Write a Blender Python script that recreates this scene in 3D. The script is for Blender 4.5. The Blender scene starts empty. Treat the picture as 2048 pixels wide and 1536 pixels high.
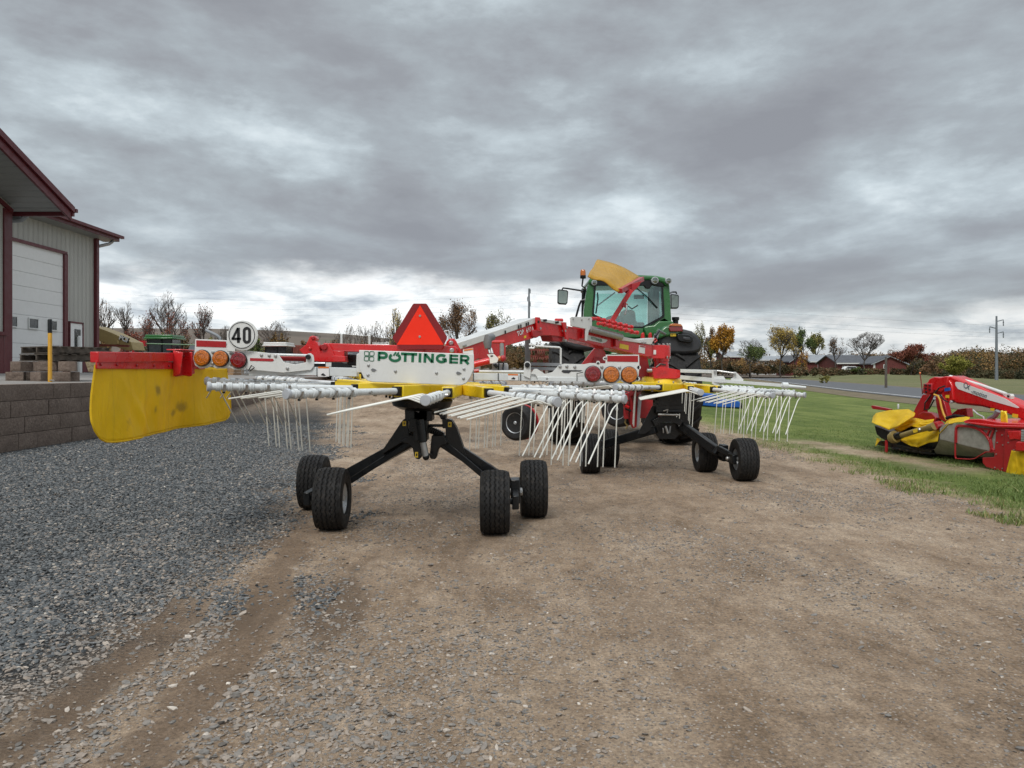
import bpy, bmesh, math, random
import numpy as np
from mathutils import Vector as V, Matrix, noise as mnoise
R = math.radians; PI = math.pi
random.seed(7); rng = np.random.default_rng(7)
sc = bpy.context.scene; COL = sc.collection
CAMH = 1.15; F = 1538.0; HZ = 745.0; CX = 1024.0
def W(px, py, d):
    return V(((px-CX)/F*d, d, CAMH+(HZ-py)/F*d))

# ------------------------------------------------------------------ materials
class NT:
    def __init__(s, tree): s.t = tree; s.n = tree.nodes; s.l = tree.links
    def new(s, ty, **kw):
        n = s.n.new(ty)
        for k, v in kw.items(): setattr(n, k, v)
        return n
    def put(s, sock, v):
        if isinstance(v, bpy.types.NodeSocket): s.l.new(v, sock)
        elif isinstance(v, (tuple, list)) and sock.type == 'RGBA' and len(v) == 3: sock.default_value = (*v, 1)
        else: sock.default_value = v
    def math(s, op, a, b=0.0, c=0.0, clamp=False):
        n = s.new('ShaderNodeMath', operation=op, use_clamp=clamp)
        for i, v in enumerate((a, b, c)): s.put(n.inputs[i], v)
        return n.outputs[0]
    def mr(s, v, a, b, c=0.0, d=1.0, smooth=True):
        n = s.new('ShaderNodeMapRange', interpolation_type='SMOOTHSTEP' if smooth else 'LINEAR')
        for i, x in enumerate((v, a, b, c, d)): s.put(n.inputs[i], x)
        return n.outputs[0]
    def mix(s, f, a, b, mode='MIX'):
        n = s.new('ShaderNodeMix', data_type='RGBA', blend_type=mode)
        s.put(n.inputs[0], f); s.put(n.inputs[6], a); s.put(n.inputs[7], b)
        return n.outputs[2]
    def coord(s, kind='Object'):
        return s.new('ShaderNodeTexCoord').outputs[kind]
    def pos(s):
        return s.new('ShaderNodeNewGeometry').outputs['Position']
    def mapv(s, v, scale=(1, 1, 1), rot=(0, 0, 0), loc=(0, 0, 0)):
        n = s.new('ShaderNodeMapping'); s.put(n.inputs[0], v)
        n.inputs['Scale'].default_value = scale; n.inputs['Rotation'].default_value = rot; n.inputs['Location'].default_value = loc
        return n.outputs[0]
    def noise(s, v, scale, detail=4, rough=0.55, dist=0.0, out=0):
        n = s.new('ShaderNodeTexNoise'); s.put(n.inputs['Vector'], v)
        n.inputs['Scale'].default_value = scale; n.inputs['Detail'].default_value = detail
        n.inputs['Roughness'].default_value = rough; n.inputs['Distortion'].default_value = dist
        return n.outputs[out]
    def vor(s, v, scale, out='Distance', feature='F1', rand=1.0):
        n = s.new('ShaderNodeTexVoronoi', feature=feature); s.put(n.inputs['Vector'], v)
        n.inputs['Scale'].default_value = scale; n.inputs['Randomness'].default_value = rand
        return n.outputs[out]
    def ramp(s, v, stops, interp='LINEAR'):
        n = s.new('ShaderNodeValToRGB'); s.put(n.inputs[0], v); e = n.color_ramp.elements
        n.color_ramp.interpolation = interp
        while len(e) < len(stops): e.new(0.5)
        for i, (p, c) in enumerate(stops):
            e[i].position = p; e[i].color = (*c, 1) if len(c) == 3 else c
        return n.outputs[0]
    def sep(s, v):
        n = s.new('ShaderNodeSeparateXYZ'); s.put(n.inputs[0], v); return n.outputs
    def comb(s, x, y, z):
        n = s.new('ShaderNodeCombineXYZ')
        for i, q in enumerate((x, y, z)): s.put(n.inputs[i], q)
        return n.outputs[0]
    def bump(s, h, strength=0.5, dist=0.01):
        n = s.new('ShaderNodeBump'); s.put(n.inputs['Height'], h)
        n.inputs['Strength'].default_value = strength; n.inputs['Distance'].default_value = dist
        return n.outputs[0]
def newmat(name):
    m = bpy.data.materials.new(name); m.use_nodes = True
    nt = NT(m.node_tree); b = nt.n['Principled BSDF']
    return m, nt, b
def paint(name, col, rough=0.4, var=0.12, metal=0.0, coat=0.0, dust=0.0, nscale=6.0, bump=0.0, bscale=60, spec=0.5):
    m, nt, b = newmat(name); c = nt.pos()
    n1 = nt.noise(c, nscale, 5, 0.6)
    lo = tuple(x*(1-var) for x in col); hi = tuple(min(1, x*(1+var)) for x in col)
    cc = nt.ramp(n1, [(0.3, lo), (0.7, hi)])
    if dust:
        d = nt.mr(nt.noise(c, 23, 6, 0.7), 0.5, 0.75, 0, dust)
        cc = nt.mix(d, cc, (0.24, 0.2, 0.16))
    nt.put(b.inputs['Base Color'], cc)
    nt.put(b.inputs['Roughness'], nt.mr(nt.noise(c, nscale*3, 4), 0.3, 0.7, max(0, rough-0.08), min(1, rough+0.12)))
    b.inputs['Metallic'].default_value = metal
    b.inputs['Specular IOR Level'].default_value = spec
    if coat: b.inputs['Coat Weight'].default_value = coat; b.inputs['Coat Roughness'].default_value = 0.08
    if bump: nt.put(b.inputs['Normal'], nt.bump(nt.noise(c, bscale, 5, 0.6), bump, 0.01))
    return m
M = {}
M['red'] = paint('red_paint', (0.56, 0.010, 0.012), 0.3, 0.1, coat=0.35, dust=0.16)
M['dred'] = paint('deep_red_paint', (0.36, 0.010, 0.015), 0.38, 0.12, coat=0.2, dust=0.14)
M['white'] = paint('white_paint', (0.66, 0.67, 0.65), 0.35, 0.05, coat=0.2, dust=0.10)
M['tube'] = paint('pale_grey_paint', (0.62, 0.65, 0.65), 0.34, 0.08, coat=0.2, dust=0.16)
M['yellow'] = paint('yellow_paint', (0.86, 0.62, 0.022), 0.34, 0.07, coat=0.3, dust=0.08)
M['black'] = paint('black_steel', (0.0055, 0.0065, 0.0075), 0.34, 0.2, coat=0.12, dust=0.03, spec=0.35)
M['rubber'] = paint('tyre_rubber', (0.0145, 0.0143, 0.0143), 0.66, 0.2, dust=0.13, nscale=9, bump=0.25, bscale=90, spec=0.3)
M['rim'] = paint('silver_rim', (0.50, 0.52, 0.53), 0.35, 0.08, metal=0.6, dust=0.12)
M['steel'] = paint('galvanised_steel', (0.42, 0.42, 0.41), 0.36, 0.15, metal=0.75, nscale=25)
M['spring'] = paint('white_spring_wire', (0.72, 0.72, 0.66), 0.35, 0.05, coat=0.2)
M['capg'] = paint('grey_plastic_cap', (0.40, 0.42, 0.44), 0.5, 0.06)
M['dgrey'] = paint('dark_grey_plastic', (0.032, 0.034, 0.038), 0.5, 0.1, dust=0.05, bump=0.1, bscale=200)
M['mgrey'] = paint('mid_grey_plastic', (0.16, 0.165, 0.17), 0.5, 0.1)
M['green'] = paint('green_paint', (0.022, 0.13, 0.030), 0.28, 0.1, coat=0.4, dust=0.06)
M['ink_green'] = paint('green_lettering', (0.004, 0.125, 0.052), 0.45, 0.05)
M['ink_black'] = paint('black_lettering', (0.01, 0.01, 0.011), 0.5, 0.05)
M['ink_white'] = paint('white_lettering', (0.75, 0.75, 0.74), 0.45, 0.03)
M['ink_grey'] = paint('grey_lettering', (0.10, 0.13, 0.16), 0.45, 0.05)
M['smv'] = paint('orange_fluorescent_sheet', (0.92, 0.030, 0.008), 0.5, 0.04, spec=0.3)
M['smvd'] = paint('dark_red_reflective_sheet', (0.22, 0.006, 0.008), 0.35, 0.08)
M['refl'] = paint('red_reflector', (0.34, 0.008, 0.010), 0.3, 0.08)
M['decal'] = paint('yellow_warning_decal', (0.75, 0.52, 0.03), 0.4, 0.1)
M['odecal'] = paint('orange_decal_band', (0.7, 0.18, 0.03), 0.4, 0.1)
M['maroon'] = paint('maroon_metal', (0.105, 0.014, 0.019), 0.4, 0.08, nscale=2)
M['wood'] = paint('weathered_wood', (0.085, 0.070, 0.056), 0.85, 0.45, nscale=9, bump=0.6, bscale=40)
M['lumber'] = paint('fresh_lumber', (0.32, 0.20, 0.11), 0.75, 0.25, nscale=9)
M['tan'] = paint('tan_paint', (0.34, 0.25, 0.10), 0.5, 0.15, dust=0.2)
M['pole'] = paint('grey_pole_steel', (0.16, 0.18, 0.20), 0.5, 0.12)
M['wpole'] = paint('wooden_pole', (0.10, 0.085, 0.07), 0.85, 0.3, nscale=4)
M['blue'] = paint('blue_paint', (0.012, 0.10, 0.42), 0.35, 0.12, coat=0.2)
M['plast'] = paint('white_plastic_tank', (0.42, 0.44, 0.45), 0.45, 0.08)
M['rust'] = paint('rusty_red_metal', (0.16, 0.035, 0.022), 0.7, 0.3, dust=0.2)
M['brick_red'] = paint('barn_red_boards', (0.125, 0.030, 0.026), 0.7, 0.2, nscale=1.5)
M['shingle'] = paint('dark_shingles', (0.075, 0.08, 0.09), 0.8, 0.25, nscale=2)
M['mroof'] = paint('pale_metal_roof', (0.26, 0.28, 0.30), 0.5, 0.2, nscale=1)
M['bollard'] = paint('yellow_sleeve', (0.62, 0.33, 0.035), 0.45, 0.1)
M['olive'] = paint('olive_shaft_guard', (0.22, 0.16, 0.05), 0.5, 0.2, dust=0.2)

def lens(name, col):
    m, nt, b = newmat(name); c = nt.coord('Object')
    v = nt.vor(nt.pos(), 130, 'Distance')
    nt.put(b.inputs['Base Color'], nt.ramp(v, [(0.0, tuple(x*1.25 for x in col)), (0.7, tuple(x*0.55 for x in col))]))
    b.inputs['Roughness'].default_value = 0.12; b.inputs['Coat Weight'].default_value = 0.8
    nt.put(b.inputs['Normal'], nt.bump(v, 0.35, 0.003))
    return m
M['amber'] = lens('amber_lens', (0.62, 0.17, 0.015))
M['rlens'] = lens('red_lens', (0.26, 0.006, 0.010))
def glassmat(name, tint, refl=0.12):
    m = bpy.data.materials.new(name); m.use_nodes = True; nt = NT(m.node_tree); nt.n.clear()
    o = nt.new('ShaderNodeOutputMaterial'); t = nt.new('ShaderNodeBsdfTransparent'); g = nt.new('ShaderNodeBsdfGlossy')
    t.inputs[0].default_value = (*tint, 1); g.inputs['Roughness'].default_value = 0.02; g.inputs[0].default_value = (0.9, 0.95, 0.95, 1)
    fr = nt.new('ShaderNodeFresnel'); fr.inputs[0].default_value = 1.45
    mx = nt.new('ShaderNodeMixShader'); nt.put(mx.inputs[0], nt.math('ADD', fr.outputs[0], refl-0.04))
    nt.l.new(t.outputs[0], mx.inputs[1]); nt.l.new(g.outputs[0], mx.inputs[2]); nt.l.new(mx.outputs[0], o.inputs[0])
    return m
M['glass'] = glassmat('tinted_cab_glass', (0.72, 0.90, 0.87))
M['dglass'] = paint('dark_window_glass', (0.03, 0.035, 0.04), 0.08, 0.3, spec=0.8)
M['mirror'] = paint('mirror_face', (0.26, 0.30, 0.27), 0.06, 0.05, metal=0.95)  # dark greenish tint paints the reflected tractor side into the mirror colour

def canvas_mat(name, col, stain=True):
    m, nt, b = newmat(name); c = nt.pos()
    base = nt.ramp(nt.noise(c, 5, 5, 0.6), [(0.3, tuple(x*0.88 for x in col)), (0.7, tuple(min(1, x*1.08) for x in col))])
    if stain:
        st = nt.mr(nt.noise(nt.mapv(c, (1, 1.0, 1.0), loc=(2.3, 1.1, 4.0)), 4.2, 7, 0.72), 0.63, 0.74, 0, 0.5)
        base = nt.mix(st, base, (0.16, 0.12, 0.06))
        cx, cy, cz_ = nt.sep(nt.mapv(c, (1, 1, 1)))
        nn = nt.math('MULTIPLY', nt.math('SUBTRACT', nt.noise(c, 16, 6, 0.7), 0.5), 0.16)
        for sy, szz, ry_, rz_ in ((5.17, 1.03, 0.045, 0.035), (5.62, 0.90, 0.075, 0.045), (5.50, 0.86, 0.05, 0.03), (5.14, 0.90, 0.02, 0.03)):
            dd = nt.math('SQRT', nt.math('ADD', nt.math('POWER', nt.math('DIVIDE', nt.math('SUBTRACT', cy, sy), ry_), 2.0), nt.math('POWER', nt.math('DIVIDE', nt.math('SUBTRACT', cz_, szz), rz_), 2.0)))
            base = nt.mix(nt.mr(nt.math('ADD', dd, nt.math('MULTIPLY', nn, 12.0)), 0.3, 1.3, 0.75, 0.0), base, (0.13, 0.115, 0.07))
        sc2 = nt.mr(nt.noise(nt.mapv(c, (1, 9, 2)), 9, 6, 0.75), 0.62, 0.75, 0, 0.15)
        base = nt.mix(sc2, base, (0.30, 0.22, 0.10))
    nt.put(b.inputs['Base Color'], base); b.inputs['Roughness'].default_value = 0.48
    b.inputs['Specular IOR Level'].default_value = 0.4
    nt.put(b.inputs['Normal'], nt.bump(nt.noise(nt.mapv(c, (1, 1, 0.45)), 8, 5, 0.55, 0.8), 0.7, 0.03))
    return m
def translucent(m, col, f):
    nt = NT(m.node_tree); b = nt.n['Principled BSDF']; o = nt.n['Material Output']; t = nt.new('ShaderNodeBsdfTranslucent'); mx = nt.new('ShaderNodeMixShader')
    t.inputs[0].default_value = (*col, 1); mx.inputs[0].default_value = f; nt.l.new(b.outputs[0], mx.inputs[1]); nt.l.new(t.outputs[0], mx.inputs[2]); nt.l.new(mx.outputs[0], o.inputs[0]); return m
M['canvas'] = canvas_mat('yellow_canvas', (0.90, 0.655, 0.022))
translucent(M['canvas'], (0.92, 0.67, 0.03), 0.45)
M['canvas2'] = canvas_mat('shaded_yellow_canvas', (0.40, 0.215, 0.008), False)  # yellow canvas darkened, the shade of the curtain's underside put into its colour

def ribbed(name, col, pitch, axis, depth=0.012, rough=0.42, kind='rib'):
    """metal cladding: narrow standing ribs every `pitch` metres along an axis"""
    m, nt, b = newmat(name); x = nt.sep(nt.pos())[axis]
    f = nt.math('FRACT', nt.math('DIVIDE', x, pitch))
    t = nt.math('ABSOLUTE', nt.math('SUBTRACT', f, 0.5))
    h = nt.mr(t, 0.06, 0.13, 1.0, 0.0)
    c = nt.pos()
    col2 = nt.ramp(nt.noise(nt.mapv(c, (0.6, 0.6, 0.12)), 3, 5, 0.6), [(0.3, tuple(v*0.93 for v in col)), (0.7, tuple(v*1.06 for v in col))])
    nt.put(b.inputs['Base Color'], col2); b.inputs['Roughness'].default_value = rough
    nt.put(b.inputs['Normal'], nt.bump(h, 1.0, depth)); return m
M['siding'] = ribbed('grey_ribbed_siding', (0.40, 0.395, 0.36), 0.3, 1, 0.03)
M['sidingx'] = ribbed('grey_ribbed_siding_end', (0.36, 0.36, 0.34), 0.3, 0, 0.03)
M['wains'] = ribbed('maroon_ribbed_wainscot', (0.115, 0.018, 0.022), 0.3, 1, 0.03)
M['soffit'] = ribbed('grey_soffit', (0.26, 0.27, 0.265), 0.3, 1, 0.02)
M['doorw'] = ribbed('white_door_panels', (0.58, 0.60, 0.60), 0.55, 2, -0.008, 0.5)
M['wsiding'] = ribbed('white_siding', (0.55, 0.56, 0.55), 0.25, 2, 0.01)

def block_mat(name, brick=True):
    m, nt, b = newmat(name); c = nt.pos(); s = nt.sep(c)
    n = nt.noise(c, 26, 8, 0.75); n2 = nt.noise(c, 2.2, 4)
    base = nt.ramp(nt.math('ADD', nt.math('MULTIPLY', n, 0.75), nt.math('MULTIPLY', n2, 0.25)),
                   [(0.30, (0.080, 0.056, 0.043)), (0.5, (0.180, 0.134, 0.106)), (0.72, (0.30, 0.238, 0.196))])
    nt.put(b.inputs['Base Color'], base); b.inputs['Roughness'].default_value = 0.9
    nt.put(b.inputs['Normal'], nt.bump(n, 1.0, 0.022)); return m
M['block'] = block_mat('split_face_block')

# ------------------------------------------------------------------ mesh builder
ORG = {}
def T3(v): return (v[0], v[1], v[2])
class MB:
    def __init__(s): s.v = []; s.f = []; s.m = []; s.mats = []
    def mi(s, m):
        if isinstance(m, str): m = M[m]
        if m not in s.mats: s.mats.append(m)
        return s.mats.index(m)
    def add(s, vs, fs, m):
        o = len(s.v); k = s.mi(m); s.v += [T3(p) for p in vs]
        s.f += [tuple(i+o for i in f) for f in fs]; s.m += [k]*len(fs); return s
    def poly(s, pts, vec, m):
        n = len(pts); vec = V(vec); pts = [V(p) for p in pts]
        nor = V((0, 0, 0))
        for i in range(n): nor += pts[i].cross(pts[(i+1) % n])
        if nor.dot(vec) > 0: pts = pts[::-1]
        q = [p+vec for p in pts]
        fs = [tuple(range(n)), tuple(range(2*n-1, n-1, -1))]
        fs += [(i, n+i, n+(i+1) % n, (i+1) % n) for i in range(n)]
        return s.add(pts+q, fs, m)
    def slab(s, pp, d, th, m):
        return s.poly([W(x, y, d) for x, y in pp], (0, th, 0), m)
    def box(s, c, sz, m, rz=0.0, mat=None):
        c = V(c); x, y, z = sz[0]/2, sz[1]/2, sz[2]/2
        r = mat if mat is not None else Matrix.Rotation(rz, 3, 'Z')
        p = [c+r@V((a*x, b*y, e*z)) for e in (-1, 1) for a, b in ((-1, -1), (1, -1), (1, 1), (-1, 1))]
        return s.add(p, [(3, 2, 1, 0), (4, 5, 6, 7), (0, 1, 5, 4), (1, 2, 6, 5), (2, 3, 7, 6), (3, 0, 4, 7)], m)
    def beam(s, p, q, w, h, m, up=(0, 0, 1)):
        p = V(p); q = V(q); d = (q-p); L = d.length; d.normalize()
        x = d.cross(V(up))
        if x.length < 1e-4: x = d.cross(V((0, 1, 0)))
        x.normalize(); z = x.cross(d)
        mt = Matrix((x, d, z)).transposed()
        return s.box((p+q)/2, (w, L, h), m, mat=mt)
    def tube(s, pts, r, m, n=10, caps=True):
        pts = [V(p) for p in pts]; k = len(pts); rs = r if isinstance(r, (list, tuple)) else [r]*k
        d0 = (pts[1]-pts[0]).normalized(); a = d0.cross(V((0, 0, 1)))
        if a.length < 1e-3: a = d0.cross(V((0, 1, 0)))
        a.normalize(); vs = []
        for i in range(k):
            d = (pts[min(i+1, k-1)]-pts[max(i-1, 0)]).normalized()
            a = (a-d*a.dot(d)).normalized(); b = d.cross(a)
            for j in range(n):
                t = 2*PI*j/n; vs.append(pts[i]+(a*math.cos(t)+b*math.sin(t))*rs[i])
        fs = [(i*n+j, i*n+(j+1) % n, (i+1)*n+(j+1) % n, (i+1)*n+j) for i in range(k-1) for j in range(n)]
        if caps:
            fs.append(tuple(range(n))[::-1]); fs.append(tuple((k-1)*n+j for j in range(n)))
        return s.add(vs, fs, m)
    def lathe(s, c, ax, prof, m, n=24):
        c = V(c); ax = V(ax).normalized(); a = ax.orthogonal().normalized(); b = ax.cross(a); vs = []; k = len(prof)
        for r, h in prof:
            for j in range(n):
                t = 2*PI*j/n; vs.append(c+ax*h+(a*math.cos(t)+b*math.sin(t))*max(r, 1e-4))
        fs = [(i*n+j, i*n+(j+1) % n, (i+1)*n+(j+1) % n, (i+1)*n+j) for i in range(k-1) for j in range(n)]
        fs.append(tuple(range(n))[::-1]); fs.append(tuple((k-1)*n+j for j in range(n)))
        return s.add(vs, fs, m)
    def cyl(s, p, q, r, m, n=16):
        p = V(p); q = V(q); return s.lathe(p, q-p, [(r, 0), (r, (q-p).length)], m, n)
    def ball(s, c, r, m, n=12, sz=(1, 1, 1)):
        vs = []; fs = []; k = n//2+1
        for i in range(k):
            a = PI*i/(k-1)
            for j in range(n):
                b = 2*PI*j/n
                vs.append(V(c)+V((math.sin(a)*math.cos(b)*sz[0], math.sin(a)*math.sin(b)*sz[1], math.cos(a)*sz[2]))*r)
        fs = [(i*n+j, (i+1)*n+j, (i+1)*n+(j+1) % n, i*n+(j+1) % n) for i in range(k-1) for j in range(n)]
        return s.add(vs, fs, m)
    def stroke(s, pts, w, fr, th, m, closed=False):
        """flat ribbon along 2-D pts on frame fr=(o,ux,uz); extruded by th along the frame's outward normal"""
        o, ux, uz = fr; nrm = ux.cross(uz).normalized(); n = len(pts); P = [V((a, b)) for a, b in pts]; L = []; Rr = []
        for i in range(n):
            if closed: d1 = (P[i]-P[i-1]).normalized(); d2 = (P[(i+1) % n]-P[i]).normalized()
            else:
                d1 = (P[i]-P[i-1]).normalized() if i else (P[1]-P[0]).normalized()
                d2 = (P[i+1]-P[i]).normalized() if i < n-1 else d1
            t = (d1+d2)
            t = t.normalized() if t.length > 1e-5 else d1
            nn = V((-t.y, t.x)); k = w/2/max(0.4, abs(nn.dot(V((-d1.y, d1.x)))))
            L.append(P[i]+nn*k); Rr.append(P[i]-nn*k)
        def up(q, z): return o+ux*q.x+uz*q.y+nrm*z
        for i in range(n if closed else n-1):
            j = (i+1) % n
            a = [up(Rr[i], 0), up(Rr[j], 0), up(L[j], 0), up(L[i], 0)]
            b = [p+nrm*th for p in a]
            s.add(a+b, [(3, 2, 1, 0), (4, 5, 6, 7), (0, 1, 5, 4), (1, 2, 6, 5), (2, 3, 7, 6), (3, 0, 4, 7)], m)
        return s
    def build(s, name, parent=None, bevel=0.0, ang=35, label=None, sub=0):
        me = bpy.data.meshes.new(name); o0 = ORG.get(parent.name, V((0, 0, 0))) if parent else V((0, 0, 0))
        me.from_pydata([(p[0]-o0.x, p[1]-o0.y, p[2]-o0.z) for p in s.v], [], s.f)
        for m in s.mats: me.materials.append(m)
        me.polygons.foreach_set('material_index', s.m)
        me.polygons.foreach_set('use_smooth', [True]*len(s.f))
        bm = bmesh.new(); bm.from_mesh(me); bmesh.ops.recalc_face_normals(bm, faces=bm.faces); bm.to_mesh(me); bm.free()
        me.set_sharp_from_angle(angle=R(ang)); me.update()
        o = bpy.data.objects.new(name, me); COL.objects.link(o)
        if parent: o.parent = parent; ORG[o.name] = o0
        if bevel:
            b = o.modifiers.new('bevel', 'BEVEL'); b.width = bevel; b.segments = 2; b.limit_method = 'ANGLE'; b.angle_limit = R(40)
            b.harden_normals = False
        if label: o['label'] = label
        return o
def tag(o, label=None, cat=None, group=None, kind=None):
    if label: o['label'] = label
    if cat: o['category'] = cat
    if group: o['group'] = group
    if kind: o['kind'] = kind
    return o
def thing(name, label, cat, loc=(0, 0, 0), group=None):
    o = bpy.data.objects.new(name, None); COL.objects.link(o); o.location = loc; o.empty_display_size = 0.2
    ORG[o.name] = V(loc); return tag(o, label, cat, group)
def sub(name, parent):
    o = bpy.data.objects.new(name, None); COL.objects.link(o); o.parent = parent; ORG[o.name] = ORG[parent.name]; return o
def copy_tree(o, parent=None):
    c = o.copy(); COL.objects.link(c)
    if parent: c.parent = parent
    for ch in list(o.children): copy_tree(ch, c)
    return c
def npmesh(name, verts, faces, mats, parent=None, mi=None, smooth=False, attr=None):
    """verts (N,3) array, faces (M,k) array"""
    me = bpy.data.meshes.new(name); verts = np.asarray(verts, np.float32).copy(); faces = np.asarray(faces, np.int32)
    if parent is not None: verts -= np.array(ORG.get(parent.name, V((0, 0, 0))), np.float32)
    k = faces.shape[1]; me.vertices.add(len(verts)); me.vertices.foreach_set('co', verts.ravel())
    me.loops.add(faces.size); me.loops.foreach_set('vertex_index', faces.ravel())
    me.polygons.add(len(faces)); me.polygons.foreach_set('loop_start', np.arange(0, faces.size, k, dtype=np.int32))
    for m in mats: me.materials.append(M[m] if isinstance(m, str) else m)
    if mi is not None: me.polygons.foreach_set('material_index', np.asarray(mi, np.int32))
    me.polygons.foreach_set('use_smooth', np.full(len(faces), smooth))
    if attr is not None:
        a = me.attributes.new('tone', 'FLOAT', 'POINT'); a.data.foreach_set('value', np.asarray(attr, np.float32))
    me.update(calc_edges=True); me.validate()
    o = bpy.data.objects.new(name, me); COL.objects.link(o)
    if parent is not None: o.parent = parent; ORG[o.name] = ORG.get(parent.name, V((0, 0, 0)))
    return o
def text_into(mb, s, fr, size, m, th=0.001, bold=0.0, align='LEFT', sx=1.0, shear=0.0, spacing=1.0):
    cu = bpy.data.curves.new('t', 'FONT'); cu.body = s; cu.size = size; cu.offset = bold*size; cu.align_x = align
    cu.shear = shear; cu.space_character = spacing; cu.resolution_u = 3; cu.extrude = 0
    ob = bpy.data.objects.new('t', cu); COL.objects.link(ob)
    dg = bpy.context.evaluated_depsgraph_get(); me = ob.evaluated_get(dg).to_mesh()
    o, ux, uz = fr; n = ux.cross(uz).normalized()
    vs = [o+ux*(v.co.x*sx)+uz*v.co.y+n*th for v in me.vertices]
    fs = [tuple(p.vertices) for p in me.polygons]
    mb.add(vs, fs, m); bpy.data.objects.remove(ob); bpy.data.curves.remove(cu)
    return mb
def frame_px(p0, p1, d, out=0.002):
    """frame on a camera-facing plate: origin at pixel p0, x axis towards pixel p1 (depth d)"""
    a = W(*p0, d); b = W(*p1, d); ux = (b-a).normalized(); n = V((0, -1, 0)); uz = n.cross(ux).normalized()
    return (a+n*out, ux, uz)
def sstep(a, b, x):
    t = np.clip((x-a)/(b-a), 0, 1); return t*t*(3-2*t)
# ------------------------------------------------------------------ camera, light, sky
cam = bpy.data.cameras.new('camera'); camo = bpy.data.objects.new('camera', cam); COL.objects.link(camo)
camo.location = (0, 0, CAMH); camo.rotation_euler = (R(90), 0, 0)
cam.sensor_width = 36; cam.lens = F/2048*36; cam.shift_y = -(768-HZ)/2048; cam.clip_end = 4000; cam.clip_start = 0.05
sc.camera = camo
sun = bpy.data.lights.new('sun', 'SUN'); sun.energy = 1.4; sun.angle = R(22); sun.color = (1, 0.965, 0.91)
so = bpy.data.objects.new('sun', sun); COL.objects.link(so)
SEL, SAZ = R(50), R(200)      # sun behind the camera's right shoulder, veiled by cloud
so.rotation_euler = (R(90)-SEL, 0, -SAZ+PI)
w = bpy.data.worlds.new('World'); sc.world = w; w.use_nodes = True; nt = NT(w.node_tree); nt.n.clear()
out = nt.new('ShaderNodeOutputWorld'); bg = nt.new('ShaderNodeBackground'); bg.inputs[1].default_value = 0.1
sky = nt.new('ShaderNodeTexSky', sky_type='NISHITA', sun_disc=False, sun_elevation=SEL, sun_rotation=SAZ)
gen = nt.coord('Generated'); x, y, z = nt.sep(gen)
zc = nt.math('ADD', nt.math('MAXIMUM', z, 0.0), 0.055)
uv = nt.comb(nt.math('DIVIDE', x, zc), nt.math('DIVIDE', y, zc), 0.0)
el = nt.math('DIVIDE', z, nt.math('SQRT', nt.math('ADD', nt.math('MULTIPLY', x, x), nt.math('MULTIPLY', y, y))))   # tan of elevation
az = nt.math('DIVIDE', x, nt.math('MAXIMUM', nt.math('ABSOLUTE', y), 0.05))
big = nt.noise(nt.mapv(uv, (1.0, 0.62, 1), rot=(0, 0, R(-28)), loc=(3.1, 1.7, 0)), 0.62, 6, 0.5, 0.35)
med = nt.noise(nt.mapv(uv, (1.0, 0.7, 1), rot=(0, 0, R(-20)), loc=(8.4, 5.2, 0)), 1.4, 5, 0.50, 0.3)
fine = nt.noise(nt.mapv(gen, (1.0, 1.0, 2.7), loc=(1, 2, 0)), 4.2, 11, 0.60, 0.15)
cl = nt.math('ADD', nt.math('MULTIPLY', big, 0.45), nt.math('ADD', nt.math('MULTIPLY', med, 0.26), nt.math('MULTIPLY', fine, 0.32)))
wv = nt.noise(nt.mapv(gen, (1, 1, 2.2), loc=(4, 1, 7)), 4.0, 7, 0.6, out=1); wx, wy, wz = nt.sep(wv)
azw = nt.math('ADD', az, nt.math('MULTIPLY', nt.math('SUBTRACT', wx, 0.5), 0.40)); elw = nt.math('ADD', el, nt.math('MULTIPLY', nt.math('SUBTRACT', wy, 0.5), 0.20))
front = nt.mr(y, 0.15, 0.5)
def streak(a0, e0, a1, e1, w_, amp):
    s_ = (e1-e0)/(a1-a0); dd_ = nt.math('ABSOLUTE', nt.math('SUBTRACT', nt.math('SUBTRACT', elw, e0), nt.math('MULTIPLY', nt.math('SUBTRACT', azw, a0), s_)))
    m_ = nt.math('MULTIPLY', nt.mr(dd_, 0.0, w_*math.sqrt(1+s_*s_), 1.0, 0.0), nt.math('MULTIPLY', nt.mr(azw, a0-0.08, a0+0.06), nt.mr(azw, a1-0.06, a1+0.08, 1.0, 0.0)))
    return nt.math('MULTIPLY', nt.math('MULTIPLY', m_, front), amp)
for sp in ((-0.72, 0.385, -0.18, 0.255, 0.055, 0.085), (0.02, 0.385, 0.20, 0.225, 0.050, 0.060), (0.20, 0.44, 0.80, 0.33, 0.16, 0.045), (0.48, 0.225, 0.75, 0.19, 0.045, 0.075),
           (-0.1, 0.20, 0.32, 0.205, 0.03, 0.04), (-0.75, 0.52, 0.02, 0.40, 0.11, -0.050), (-0.45, 0.19, 0.35, 0.165, 0.06, -0.035), (0.22, 0.29, 0.5, 0.27, 0.05, -0.025), (-0.70, 0.25, -0.4, 0.22, 0.05, 0.03)):
    cl = nt.math('ADD', cl, nt.math('MULTIPLY', streak(*sp), 0.85))
crisp = nt.noise(nt.mapv(gen, (1.0, 1.0, 2.2), loc=(7, 3, 2)), 13.0, 10, 0.62, 0.0)
cl = nt.math('ADD', cl, nt.math('MULTIPLY', nt.math('SUBTRACT', crisp, 0.5), 0.14))
warm = nt.ramp(cl, [(0.40, (2.12, 2.17, 2.33)), (0.475, (2.50, 2.62, 2.79)), (0.54, (3.05, 3.36, 3.56)), (0.60, (4.1, 4.62, 4.88)), (0.66, (5.7, 6.3, 6.55)), (0.74, (7.2, 7.6, 7.8))])
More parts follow.
